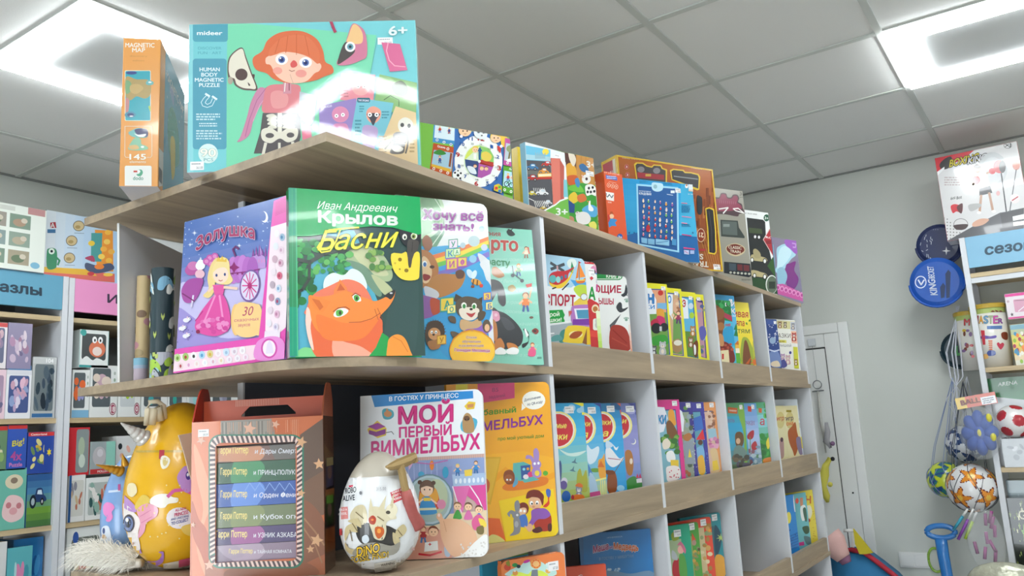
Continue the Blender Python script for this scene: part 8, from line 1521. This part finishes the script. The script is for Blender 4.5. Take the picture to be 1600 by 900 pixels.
lbox(104,823,160,'C','white-framed window box with a cream and red round toy','toy box','#e0e2e0',lambda a:(a.un(),a.rect(0,0,1,1,'#e0e2e0'),a.rr(0.12,0.1,0.92,0.85,0.08,'#70746c',0.08),a.ell(0.45,0.42,0.22,0.24,'#d8c49a'),a.ell(0.45,0.42,0.1,0.11,'#b8584a'),a.ell(0.42,0.7,0.16,0.1,'#c9b48a'),a.ell(0.78,0.55,0.12,0.18,'#7a9a6a'),a.ell(0.24,0.1,0.08,0.06,'#3a5aa0')))

# ------------------------------------------------------------------ right wall: shelving stock, hanging toys, switch, floor toys
XF = 4.222
def rbox(p0,p1,zb,label,cat,body,art,d=0.1,xo=0.0,name='toy_box',side=None,m='gloss',z1=None):
    """p0 = (x, y) of the top left corner, p1 = (x, y) a point on the right edge"""
    X = XF+xo;a = onplane(p0[0],p0[1],0,X);b = onplane(p1[0],p1[1],0,X)
    return carton(name,label,(X,a.y,zb+0.0004,-90,0,a.y-b.y,(z1 or a.z)-zb),d,body,art,cat,side=side,m=m)
def a_box(a):
    a.un();a.rect(0,0,1,1,'#d8d6d6');a.px(1400,200,2.645)
    a.poly([(155,120),(330,85),(280,130),(200,160),(168,190),(150,190)],'#c9303c');a.blob([(180,150),(205,125),(230,120),(225,160),(190,172)],'#2a2424',3);a.poly([(165,185),(200,160),(200,170),(170,198)],'#f0f0f0')
    a.text('BOXING',220,162,342,132,30,'#ecd84a',0.05,0.2,out='#2a2a2a',ow=0.06);a.text('KING',296,150,374,130,26,'#f2f2f2',0.06,0.2,out='#2a2a2a',ow=0.07)
    a.ell(462,72,17,13,'#5a5a5a');a.ell(462,72,15,11,'#e0e0e0');a.text('XJ',450,78,474,76,12,'#333',0.04)
    a.line([(200,370),(180,470)],4,'#b8b4b4');R = random.Random(4)
    for r in range(7):
        for c in range(7-r): a.ell(212+13*c,455-13*r+3*c-2*c,3,3,'#8a8686')
    a.ell(400,170,60,70,'#c4c6c8');a.ell(400,175,45,55,'#d0d2d4')
    a.poly([(205,470),(330,400),(430,350),(529,335),(529,440),(400,455)],'#55555a');a.poly([(430,355),(470,342),(529,330),(529,400),(440,410)],'#46464a')
    a.ell(336,168,14,17,'#b8917a');a.blob([(322,158),(335,150),(350,158),(346,166),(326,166)],'#4a3a34');a.blob([(322,195),(345,185),(375,182),(382,215),(388,245),(345,252),(335,225)],'#efefee');a.poly([(344,250),(390,238),(398,268),(345,280)],'#2a2a2e');a.line([(352,278),(346,345)],10,'#b8917a');a.line([(385,268),(400,340)],10,'#b8917a');a.ell(343,350,9,6,'#efefef');a.ell(404,345,9,6,'#efefef');a.line([(325,200),(318,235),(335,218)],9,'#b8917a');a.blob([(320,205),(340,200),(348,218),(335,232),(322,226)],'#cc343e');a.line([(375,188),(395,178)],9,'#b8917a');a.ell(398,178,14,13,'#cc343e')
    a.ell(427,160,25,27,'#c23a40');a.ell(440,160,14,26,'#3a3434');a.line([(435,186),(456,345)],5,'#3a3a40');a.ell(497,152,16,22,'#d08a7a');a.line([(497,172),(470,345)],4,'#5a5a60');a.blob([(300,318),(345,312),(350,325),(310,345)],'#b0aeae')
    a.blob([(226,325),(240,315),(262,318),(275,322),(272,350),(250,345),(235,352)],'#cc343e');a.blob([(252,325),(275,312),(272,352),(258,345)],'#5a2a2e');a.ell(268,398,30,24,'#4a4246');a.ell(268,398,28,22,'#d8d4d4');a.blob([(240,402),(296,398),(285,418),(250,420)],'#4a3a3c');a.blob([(318,392),(350,375),(385,378),(360,400),(320,408)],'#d0a088')
    a.ell(492,292,20,20,'#e6dcdc');a.line([(480,300),(504,284)],5,'#b04048');a.ell(422,270,8,10,'#d8a8a8');a.text('6oz',226,298,246,292,13,'#4a4a4a',0.03);a.text('8oz',250,296,272,290,13,'#4a4a4a',0.03);a.lines(200,200,300,240,4,'#b8a8a8');a.poly([(482,366),(529,356),(529,376),(484,384)],'#f0f0ee');a.poly([(484,390),(529,384),(529,400),(486,406)],'#e4e2d8')
Xb = 4.235;pa = onplane(1460.5,247.3,0,Xb);pb_ = onplane(1588,216,0,Xb);zt = 2.4705
wq = pa.y - pb_.y
bxk = carton('boxing_set','large red and white boxing set box standing on top of the seasonal shelving',(Xb,pa.y,zt,-90,0,wq,pa.z-zt),0.12,'#c9303c',a_box,'toy box',side='#c9303c',rside='#c9303c')
# racket covers on the wall side
def disc_cover(name,label,c,r,th,col,art,X,cat,tilt=0):
    P = onplane(c[0],c[1],0,X);F = Matrix.Translation(P) @ Matrix.Rotation(RAD(-90),4,'Z') @ Matrix.Rotation(RAD(tilt),4,'X');e = empty(name,F,label,cat)
    bm = bmesh.new();lathe_bm(bm,[(r*0.0+0.002,-th/2),(r*0.82,-th/2),(r,-th*0.2),(r,th*0.2),(r*0.82,th/2),(0.002,th/2)],40);bm.transform(Matrix.Rotation(RAD(90),4,'X'));g = bm_geo(bm,col)
    a = Art(F @ Matrix.Translation((0,-th/2,0)),1,1,(-r,r,-r,r));art(a);v,f,cc = a.mesh();v = [(p[0],p[1]-th/2,p[2]) for p in v if True]
    keep = [(f_,c_) for f_,c_ in zip(f,cc) if all(math.hypot(v[i][0],v[i][2]) < r*0.82 for i in f_)]
    link('cover',geo_into('cover',[g,(v,[k[0] for k in keep],[k[1] for k in keep])]),M['plasticprint'],e)
    bm = bmesh.new();tube_bm(bm,[(r*1.01*cos(RAD(k)),-th*0.3,r*1.01*sin(RAD(k))) for k in range(180,361,12)],0.006,6);link('handle_strap',bm2me(bm),mat(name+'_strap',col,0.5),e,smooth=True)
    return e
def a_rk(a):
    a.px(1400,200,2.645);a.line([(192,420),(205,400)],10,'#cfd3dc');R = random.Random(3)
    for k in range(34): x = R.uniform(88,150);y = R.uniform(395,540);a.line([(x,y),(x+R.uniform(-8,8),y+R.uniform(4,16))],2.5,'#b8c0d0')
    for r in range(5):
        for c in range(8): a.ell(110+9*c,388+8*r,2,2,'#7a86a8')
    a.star(208,508,18,'#dfe2e8',4,0.25);a.poly([(190,490),(240,480),(245,520),(195,530)],'#8a90a0')
def a_kb(a):
    a.px(1400,200,2.645);a.ell(102,637,24,26,'#dfe6f4');a.ell(102,637,20,22,'#2a5ab0');a.line([(92,628),(104,648),(116,628)],6,'#dfe6f4')
    a.text('KING',172,690,160,626,30,'#e6ecf8',0.05,up=(-1,0));a.text('BECKET',160,622,154,572,26,'#e6ecf8',0.05,up=(-1,0))
    for x,y0,y1 in ((190,650,700),(212,595,700),(238,640,695),(262,610,672)): a.poly([(x-8,y0+8),(x+4,y0-10),(x+14,y0+2),(x+10,y1),(x-4,y1+4)],'#16305a')
disc_cover('racket_cover','navy racket cover in crinkled clear film, hanging beside the blue sign',(1468,383),0.102,0.035,'#25305a',a_rk,4.38,'racket cover')
disc_cover('racket_cover','bright blue racket cover with white lettering, hanging below the navy one',(1464,441),0.118,0.04,'#2258b4',a_kb,4.33,'racket cover')
disc_cover('racket_cover','dark green and navy round cover with a green corner mark, behind the strings',(1503,546),0.092,0.03,'#16303c',lambda a:(a.px(1480,440,7.5),a.poly([(90,755),(122,752),(124,835),(235,830),(232,865),(96,868)],'#3aa04a')),4.53,'racket cover')
# cylindrical tubs of bricks
def tub(x,y,X,r,h,label,t0,seed):
    P = onplane(x,y,0,X);C_ = Vector((X+r,P.y,RZ[1]+0.0005));pr = [(r*0.93,0),(r,h*0.86)]
    e = empty('brick_tub',Matrix.Translation(C_),label,'toy tub');A = SkinArt(C_,[(r*0.93,-0.01),(r,h*0.9)]);A.t = (1480,440,7.5)
    R = random.Random(seed)
    if t0: 
        for i,(ch,c) in enumerate(zip('MASTER',['#c9303c','#e0a03a','#5a8ab0','#a8b08a','#c94aa0','#8a3a9a'])): x0 = 318+56*i;A.text(ch,x0,490,x0+48,488,92 if i != 5 else 60,c,0.04,out='#8a8a80',ow=0.03)
        A.poly([(465,520),(640,515),(640,555),(468,558)],'#5a7ab0');A.blob([(380,650),(430,630),(500,640),(570,630),(570,660),(500,670),(385,670)],'#6f5fa8',3);A.poly([(395,570),(440,572),(450,740),(420,740)],'#c9404a')
        for k in range(5): A.poly([(480+6*k,690+24*k),(530,690+24*k),(530,704+24*k),(484,704+24*k)],'#dd6a3a')
        A.blob([(580,730),(600,712),(620,730),(645,715),(665,740),(630,795),(600,770)],'#c23a50');A.blob([(630,610),(660,590),(700,600),(705,670),(680,685),(640,660)],'#7a3a2c');A.blob([(470,830),(500,805),(560,815),(560,860),(480,870)],'#4a5a9a');A.blob([(410,860),(470,850),(480,900),(400,900)],'#e0b06a')
    else:
        A.text('M',200,512,262,512,78,'#c9303c',0.05,out='#8a8a80',ow=0.03)
        for k in range(12): A.ell(R.uniform(190,320),R.uniform(570,880),R.uniform(12,24),R.uniform(14,30),R.choice(['#a8605a','#e0c04a','#c94a50','#7a4a3a','#8a6a9a']))
    for k in range(12): A.blob([(150+45*k,350+(k % 2)*-14),(172+45*k,338),(195+45*k,352),(172+45*k,356)],'#7a3a34',3)
    skin('tub',e,[(r*0.93,0),(r,h*0.86)],'#dfdcd4',A,M['plasticprint'],40)
    bm = bmesh.new();lathe_bm(bm,[(r*0.99,h*0.86),(r*1.0,h*0.95)],40);link('green_band',bm2me(bm),mat('tub_green','#a8b86a',0.35),e,smooth=False);bm = bmesh.new();lathe_bm(bm,[(r*1.05,h*0.94),(r*1.06,h),(r*0.98,h+0.004),(0.002,h+0.004)],40);link('lid',bm2me(bm),mat('tub_lid','#b89a3a',0.3),e)
tub(1520,560,4.36,0.058,0.275,'white tub of building bricks half hidden behind the shelf upright',0,3)
tub(1553,560,4.235,0.072,0.285,'white tub of building bricks with multicoloured lettering',1,5)
def a_pink(a): a.un();a.rect(0,0,1,1,'#e8dde2');a.rect(0,0,1,0.12,'#e04a98');a.rect(0,0.92,1,1,'#d85a98');a.rr(0.35,0.25,1.1,0.75,0.05,'#d9a4ba',0.05);a.line([(0.4,0.3),(0.9,0.32)],0.02,'#5a4a50');a.line([(0.5,0.72),(0.9,0.5)],0.04,'#f0e4ea');a.ell(0.12,0.3,0.06,0.05,'#c9b0ba');a.star(0.2,0.82,0.08,'#6a6468',5,0.5)
def a_col(a): a.un();a.grad(0,0,1,1,['#5fa8d0','#e8d86a','#e6b85a','#d8e0dc'],8);[a.ell(random.Random(k+3).random(),random.Random(k+33).uniform(0.2,1),0.09,0.05,['#4a90b8','#b03a5a','#e8843a','#8fb83c','#f0ece0'][k % 5]) for k in range(26)];a.text('СЕЛЕКТОР',0.5,0.46,1.3,0.46,0.08,'#d06a2a',0.04)
rbox((1577,508),(1604,506),RZ[1],'colourful brick box beneath the pink craft box','toy box','#e2c86a',a_col,xo=0.02)
pk = onplane(1568,501,0,XF+0.02).z
rbox((1569,460),(1604,455),pk+0.002,'pink-topped craft box standing on the colourful brick box','toy box','#e8dde2',a_pink,xo=0.02)
# middle shelf: sports set
rbox((1536,592),(1604,588),RZ[2],'green and grey sports set box with a printed dartboard','toy box','#c9ccd0',lambda a:(a.un(),a.rect(0,0,1,1,'#c4c8cc'),a.poly([(0,0),(1,0),(1,0.28),(0,0.2)],'#2f7a48'),a.px(1400,520,2.37),a.text('ARENA',378,198,450,190,14,'#e8f0ea',0.03),a.ell(433,392,27,33,'#2a2a2e'),a.ell(433,392,18,23,'#c8c4b8'),[a.line([(433,392),(433+26*cos(RAD(30*k)),392+32*sin(RAD(30*k)))],3,'#3a3a3a') for k in range(12)],a.ell(433,392,6,8,'#b03a3a')),xo=0.09)
def ball(P,r,label,base,patches,name='toy_ball',group=None,lines=True,seed=1):
    e = empty(name,Matrix.Translation(P),label,'ball',group)
    g = (1+5**0.5)/2;ic = [Vector(v).normalized() for v in [(s1*a,s2*b,0) for s1 in (1,-1) for s2 in (1,-1) for a,b in ((1,g),)]+[(0,s1,s2*g) for s1 in (1,-1) for s2 in (1,-1)]+[(s1*g,0,s2) for s1 in (1,-1) for s2 in (1,-1)]]
    Rm_ = Matrix.Rotation(seed*0.7,3,'X') @ Matrix.Rotation(seed*0.45,3,'Y');ic = [Rm_ @ v for v in ic]
    bm = bmesh.new();bmesh.ops.create_icosphere(bm,subdivisions=5,radius=r)
    def cf(f):
        n = f.calc_center_median().normalized();best = max(ic,key=lambda v:v.dot(n));d = math.acos(min(1,best.dot(n)));return patches(best,n,d,ic)
    V,F_,C = bm_geo(bm,cf);o = link('skin',geo_into('skin',[(V,F_,C)],True),M['plasticprint'],e);return e
def star_on(best,n,d,k5=5,c1='#e8902a',c2='#b0482a',base='#e6e4e2',R_=0.52,phase=0.0):
    t = best.cross(Vector((0.2,0.5,0.8))).normalized();b_ = best.cross(t);an = math.atan2(n.dot(b_),n.dot(t))+phase;q = abs(((an/(2*pi/k5)) % 1)-0.5)*2
    lim = R_*(0.42+0.58*q**1.6)
    return H(c1) if d < lim*0.86 else H(c2) if d < lim else H(base)
P = onplane(1575,636,0,4.25);ball(Vector((4.255,P.y-0.013,onplane(1575,636,0,4.255).z)),0.072,'white toy football with red pentagons on the middle shelf','#eee',lambda b,n,d,ic:H('#b8303c') if d < 0.36 else H('#eae6e6'),seed=2)
b0 = [o for o in COL.objects if o.name.startswith('toy_ball')][-1];b0.location.z = RZ[2]+0.196
rbox((1556,640),(1604,640),RZ[2],'grey card box the toy football sits on','toy box','#a8acb0',generic(41,'#a8acb0',['#8a8e94','#c4c6ca'],6),xo=-0.005,d=0.08,z1=RZ[2]+0.1235)
# lower shelf
def a_gs(a):
    a.un();a.rect(0,0,1,1,'#1f2420');R = random.Random(9)
    for k in range(40): a.star(R.random(),R.uniform(0,1),R.uniform(0.02,0.06),R.choice(['#8a9a5a','#a8b08a','#c9c4a0','#5f6f3a']),5,0.45)
    a.text('Glow',0.5,0.3,1.5,0.3,0.13,'#d9d4bc',0.02);a.star(0.62,0.5,0.14,'#7fa850',5,0.45)
rbox((1569,778),(1606,774),RZ[3],'black box printed with glowing green stars on the lower shelf','toy box','#1f2420',a_gs,xo=0.01)
rbox((1574,768),(1602,764),RZ[3],'pale blue box behind the black star box','toy box','#9ab0b8',generic(42,'#9ab0b8',['#b0c4cc','#8aa0a8'],5),xo=0.12,z1=1.37)
# netted balls hanging at the side
def net(P,r,top,col,label,n=5,parent=None):
    bm = bmesh.new();R = random.Random(int(P.x*1000+P.z*100))
    for k in range(n):
        a0 = 2*pi*k/n;pts = [Vector(top)-P]
        for j in range(1,4): f = j/4;pts.append((Vector(top)-P)*(1-f)+Vector((r*0.9*f*cos(a0),r*0.9*f*sin(a0),r*0.7*f)))
        for t in range(0,9): an = RAD(45-16.5*t);pts.append(Vector((r*1.02*cos(an)*cos(a0+0.12*t),r*1.02*cos(an)*sin(a0+0.12*t),r*1.02*sin(an))))
        tube_bm(bm,pts,0.0016,5)
        pts = [Vector((r*1.025*cos(RAD(38-16*t))*cos(a0+0.7-0.12*t),r*1.025*cos(RAD(38-16*t))*sin(a0+0.7-0.12*t),r*1.025*sin(RAD(38-16*t)))) for t in range(9)];tube_bm(bm,pts,0.0013,5)
    return link('net',bm2me(bm),col,parent)
strg = mat('net_string','#c9ccd6',0.6);strd = mat('dark_net_string','#3a3f48',0.6);strb = mat('blue_net_string','#8a9ac0',0.6)
Hk = onplane(1492,590,0,4.36)
Pa = onplane(1478,749,0,4.43);e1 = ball(Pa,0.083,'teal and lime star ball hanging in a net beside the shelving','',lambda b,n,d,ic:star_on(b,n,d,5,'#c9d83a','#a8b82a','#2f7a7a' if sin(n.x*23+n.z*17) > -0.2 else '#2a4f8a',0.6),seed=1,group='balls hanging in nets');net(Pa,0.083,Hk+Vector((0,0.01,0.0)),strb,'',6,e1)
Pb_ = onplane(1519,762,0,4.25);e2 = ball(Pb_,0.106,'white ball with orange and yellow stars hanging in a net','',lambda b,n,d,ic:(H('#f0c04a') if d < 0.13 else star_on(b,n,d,5,'#e6902e','#7a3428','#e6e4e4',0.56)),seed=3,group='balls hanging in nets');net(Pb_,0.106,Hk+Vector((0,-0.03,-0.02)),strd,'',6,e2)
Pc = onplane(1508,694,0,4.49);e3 = ball(Pc,0.088,'white and navy ball hanging in a net behind the blue flower toy','',lambda b,n,d,ic:star_on(b,n,d,5,'#2f4a7a','#24386a','#d4d8de',0.62),seed=5,group='balls hanging in nets');net(Pc,0.088,Hk+Vector((0,-0.05,0.0)),strg,'',6,e3)
# bundle of strings up to the hook
e = empty('net_strings',Matrix.Translation(Hk),'bundle of white net strings rising from the balls to the hook','string');bm = bmesh.new();R = random.Random(2)
top = onplane(1497,478,0,4.40)-Hk
for k in range(9): x_ = R.uniform(-0.02,0.035);tube_bm(bm,[top+Vector((0,x_*0.3,0)),Vector((R.uniform(-0.01,0.01),-x_*1.2,0.12)),Vector((0,-x_,0.0)),Vector((0,x_*1.5,-0.10)),Vector((0,R.uniform(-0.06,0.07),-0.2))],0.0017,5)
link('strings',bm2me(bm),strg,e)
# blue petal toy in a bag with header card
Pf_ = onplane(1531,676,0,4.17);e = empty('petal_ball',Matrix.Translation(Pf_),'blue petal-shaped toy in a clear bag with a yellow and red header card','toy')
bm = bmesh.new()
for k in range(8):
    a0 = 2*pi*k/8;bmesh.ops.create_uvsphere(bm,u_segments=14,v_segments=10,radius=1,matrix=Matrix.Rotation(a0,4,'X') @ Matrix.Translation((0,0.040,0)) @ Matrix.Diagonal((0.028,0.034,0.025,1)))
bmesh.ops.create_uvsphere(bm,u_segments=14,v_segments=10,radius=0.03)
bm.transform(Matrix.Diagonal((1,1,1.35,1)));link('petals',bm2me(bm),mat('blue_foam','#2350a8',0.55),e,smooth=True)
bm = bmesh.new();
for y_,z_ in ((0.0,0.0),(-0.045,0.062),(-0.05,-0.02)): bmesh.ops.create_uvsphere(bm,u_segments=12,v_segments=8,radius=1,matrix=Matrix.Translation((-0.02,y_,z_)) @ Matrix.Diagonal((0.012,0.012,0.019,1)))
link('yellow_centre',bm2me(bm),mat('yellow_plastic','#d9cf4a',0.4),e,smooth=True)
F = Matrix.Translation((-0.002,0.072,0.105)) @ Matrix.Rotation(RAD(-90),4,'Z') @ Matrix.Rotation(RAD(-7),4,'Y');a = Art(e.matrix_world @ F,0.16,0.05);a.un().rect(0,0,1,1,'#c9543a');a.rect(0,0,0.25,1,'#d9b43a');a.rect(0.62,0.3,0.98,0.95,'#dfe0e6');a.lines(0.66,0.4,0.94,0.9,3,'#3a3a44');a.text('BALL',0.12,0.7,0.6,0.66,0.45,'#8a2424',0.05,out='#e8d8a0')
link('header_card',geo_into('header_card',[slab_geo([(0,0),(0.16,0),(0.16,0.05),(0,0.05)],0,0.001,'#c9543a'),a.mesh()]),M['gloss'],e).matrix_local = F
bm = bmesh.new();bmesh.ops.create_uvsphere(bm,u_segments=24,v_segments=16,radius=1,matrix=Matrix.Diagonal((0.038,0.082,0.118,1)));link('clear_bag',bm2me(bm),M['bag'],e,smooth=True)
# blue toy scoop with a hoop handle, green hoop, light sticks, bags
def hoop(name,label,cpx,X,rx,rz,tr,handle,col,cat):
    P = onplane(cpx[0],cpx[1],0,X);e = empty(name,Matrix.Translation(P),label,cat);bm = bmesh.new();n = 30
    tube_bm(bm,[(0,rx*cos(2*pi*k/n),rz*sin(2*pi*k/n)) for k in range(n+1)],tr,8);m_ = mat(name+'_plastic',col,0.3,coat=0.3);bm.transform(Matrix.Diagonal((0.6,1,1,1)));link('hoop',bm2me(bm),m_,e,smooth=True)
    if handle:
        pts = [onplane(x,y,0,X)-P for x,y in handle];bm = bmesh.new();tube_bm(bm,pts,[0.026-0.001*i for i in range(len(pts))],10);bm.transform(Matrix.Diagonal((0.5,1,1,1)));link('handle',bm2me(bm),m_,e,smooth=True)
    return e
hoop('toy_scoop','bright blue plastic scoop with an oval hoop, hanging by the wall switch',(1470,831),4.28,0.058,0.027,0.0125,[(1470,842),(1474,868),(1480,900),(1484,925)],'#2f78c0','toy')
hoop('toy_hoop','lime green plastic hoop behind the blue scoop',(1462,875),4.578,0.032,0.056,0.006,None,'#8fb83c','toy')
for px0,px1,c,lb in (((1521,795),(1497,843),'#8a4aa8','violet light stick hanging below the star ball'),((1526,800),(1508,842),'#b9d84a','yellow-green light stick hanging below the star ball'),((1512,795),(1490,828),'#3a98b0','teal light stick hanging below the star ball')):
    a0 = onplane(*px0,0,4.17);a1 = onplane(*px1,0,4.17);e = empty('light_stick',Matrix.Translation(a0),lb,'toy','light sticks on the hook')
    d_ = a1-a0;tube('stick',[d_*0.35,d_],0.0065,mat('stick_'+c[1:],c,0.3),e);tube('white_tip',[d_*0.0,d_*0.34],0.0045,M['white'],e)
e = empty('toy_bag',Matrix.Translation(onplane(1541,845,0,4.12)),'crinkled clear bag with magenta and pink toys hanging in front of the upright','toy bag');R = random.Random(8)
bm = bmesh.new();bmesh.ops.create_uvsphere(bm,u_segments=20,v_segments=14,radius=1,matrix=Matrix.Diagonal((0.035,0.072,0.135,1)));link('clear_bag',bm2me(bm),M['bag'],e,smooth=True)
bm = bmesh.new()
for k in range(9): p_ = Vector((0.0,R.uniform(-0.04,0.04),R.uniform(-0.09,0.08)));tube_bm(bm,[p_,p_+Vector((0,R.uniform(-0.02,0.02),0.05))],0.007,6)
link('toys',bm2me(bm),mat('magenta_toys','#a05088',0.5,var=0.5,bscale=14),e,smooth=True)
e = empty('toy_bag',Matrix.Translation(onplane(1572,908,0,3.97)),'silver and yellow wrapped bag at the lower right corner','toy bag')
bm = bmesh.new();bmesh.ops.create_uvsphere(bm,u_segments=20,v_segments=14,radius=1,matrix=Matrix.Diagonal((0.05,0.14,0.075,1)));link('wrapper',bm2me(bm),mat('silver_wrap','#c4c4b0',0.2,metal=0.3,bump=1.0,bscale=40,var=0.3),e,smooth=True)
# light switch on the wall
P0 = onplane(1404,862,0,WX-0.001);P1 = onplane(1455,888,0,WX-0.001)
e = empty('light_switch',Matrix.Translation((WX-0.001,P0.y,P1.z)),'white double light switch on the right wall below the racket covers','light switch');wd = P0.y-P1.y;hd = P0.z-P1.z
box('switch_plate',-0.009,0,-wd,0,0,hd,M['white'],e,0.002);box('rocker',-0.013,-0.0091,-wd*0.47,-wd*0.06,hd*0.12,hd*0.88,M['white'],e,0.001);box('rocker',-0.013,-0.0091,-wd*0.94,-wd*0.53,hd*0.12,hd*0.88,M['white'],e,0.001)
# things by the door
hk = onplane(1268,535,0,WX-0.03);e = empty('hook_decoration',Matrix.Translation(hk),'thin silver ring ornament hanging from a hook on the white door frame','ornament')
bm = bmesh.new();q = onplane(1277,601,0,WX-0.03)-hk;tube_bm(bm,[(0.005,0,0),q+Vector((0,0,0.022))],0.0009,5);n = 24;tube_bm(bm,[q+Vector((0,0.022*cos(2*pi*k/n),0.022*sin(2*pi*k/n))) for k in range(n+1)],0.0028,6);tube_bm(bm,[q+Vector((0,0.03,-0.035)),q+Vector((0,-0.03,-0.033))],0.004,6);link('ring',bm2me(bm),mat('silver_wire','#8f9296',0.3,metal=0.7),e)
bm = bmesh.new();box_bm(bm,0.0,0.008,-0.02,0.02,-0.02,0.02,0.002);link('hook_plate',bm2me(bm),mat('hook_clear','#d0d4d8',0.2),e)
bm = bmesh.new();tube_bm(bm,[q+Vector((0,0,-0.035)),q+Vector((0,0.003,-0.18)),q+Vector((0,-0.003,-0.36))],[0.006,0.009,0.004],7);link('tassel',bm2me(bm),mat('tassel_white','#c9c8c2',0.7,bump=1,bscale=90),e)
def plush(label,pts,col,rad,X,extra=()):
    P = onplane(*pts[0],0,X);e = empty('plush_toy',Matrix.Translation(P),label,'plush toy');bm = bmesh.new();tube_bm(bm,[onplane(*p,0,X)-P for p in pts],rad,12);link('body',bm2me(bm),mat('plush_'+col[1:],col,0.85,bump=0.4,bscale=160),e,smooth=True)
    for nm,c,p,r in extra:
        bm = bmesh.new();bmesh.ops.create_uvsphere(bm,u_segments=14,v_segments=10,radius=r);o = link(nm,bm2me(bm),mat(nm+c[1:],c,0.8),e,smooth=True);o.location = onplane(*p,0,X-r*0.4)-P
    return e
plush('yellow plush creature with a black-tipped ear hanging on the door',[(1297,716),(1290,728),(1288,742),(1287,760),(1291,775),(1293,785)],'#d9d05a',[0.013,0.017,0.024,0.015,0.02,0.008],4.50,(('arm','#d9d05a',(1297,757),0.013),('ear_tip','#26262a',(1301,717),0.011)))
plush('small grey and mauve plush hanging above the yellow one',[(1291,660),(1293,675),(1291,690),(1298,700)],'#a8a6aa',[0.008,0.015,0.018,0.008],4.52,(('foot','#8a6a8f',(1301,693),0.012),))
pm = plush('large pink plush with mauve hoof leaning over the blue play tent',[(1293,840),(1302,850),(1312,864),(1318,872)],'#e0b4ae',[0.07,0.066,0.046,0.036],4.12,())
bm = bmesh.new();P_ = onplane(1293,840,0,4.12);tube_bm(bm,[onplane(1318,871,0,4.12)-P_,onplane(1323,880,0,4.12)-P_],[0.033,0.024],10);link('hoof',bm2me(bm),mat('mauve_plush','#8f6480',0.85),pm,smooth=True)
# play tent: blue cloth dome with red piping and a yellow sling on a white pole
X = 4.22;e = empty('play_tent',Matrix.Translation((4.25,0.93,0)),'blue cloth play tent with red piping and a yellow strip, by the door','play tent')
O = Vector((4.25,0.93,0));top_ = [onplane(x,y,0,X)-O for x,y in ((1296,872),(1312,862),(1330,860),(1350,864),(1372,880),(1400,902),(1430,935))]
bm = bmesh.new();fr = [bm.verts.new(p) for p in top_];bk = [bm.verts.new(p+Vector((0.26,0.03,-0.02))) for p in top_];f0 = [bm.verts.new((p.x-0.05,p.y,0.002)) for p in top_];b0_ = [bm.verts.new((p.x+0.28,p.y,0.002)) for p in top_]
for i in range(6): bm.faces.new((fr[i],fr[i+1],bk[i+1],bk[i]));bm.faces.new((f0[i],f0[i+1],fr[i+1],fr[i]));bm.faces.new((bk[i],bk[i+1],b0_[i+1],b0_[i]))
link('cloth',bm2me(bm),mat('blue_cloth','#2f78a8',0.75,bump=0.5,bscale=25),e,smooth=True)
bm = bmesh.new();tube_bm(bm,[p+Vector((-0.004,0,0.004)) for p in top_[2:]],0.012,8);tube_bm(bm,[p+Vector((-0.004,0,0.004)) for p in top_[1:4]],0.009,8);link('red_piping',bm2me(bm),mat('red_cloth','#b0283a',0.7),e,smooth=True)
ys = [onplane(x,y,0,X-0.02)-O for x,y in ((1333,826),(1343,838),(1364,864),(1352,866),(1343,866),(1336,850))]
bm = bmesh.new();v1 = [bm.verts.new(p) for p in ys];v2 = [bm.verts.new(p+Vector((0.012,0,0))) for p in ys];bm.faces.new(v1);bm.faces.new(v2)
for i in range(6): bm.faces.new((v1[i],v1[(i+1) % 6],v2[(i+1) % 6],v2[i]))
link('yellow_strip',bm2me(bm),mat('yellow_cloth','#c9b82c',0.7),e)
tube('pole',[onplane(1318,829,0,X)-O,onplane(1333,829,0,X)-O],0.0075,M['white'],e);tube('support',[onplane(1332,832,0,X+0.02)-O,onplane(1333,880,0,X+0.02)-O,(0.0,0.0,0.002)],0.006,M['white'],e)
for o in list(COL.objects):
    if o.type == 'MESH' and o.data and len(o.data.polygons) == 0 and o.parent is None: bpy.data.objects.remove(o)
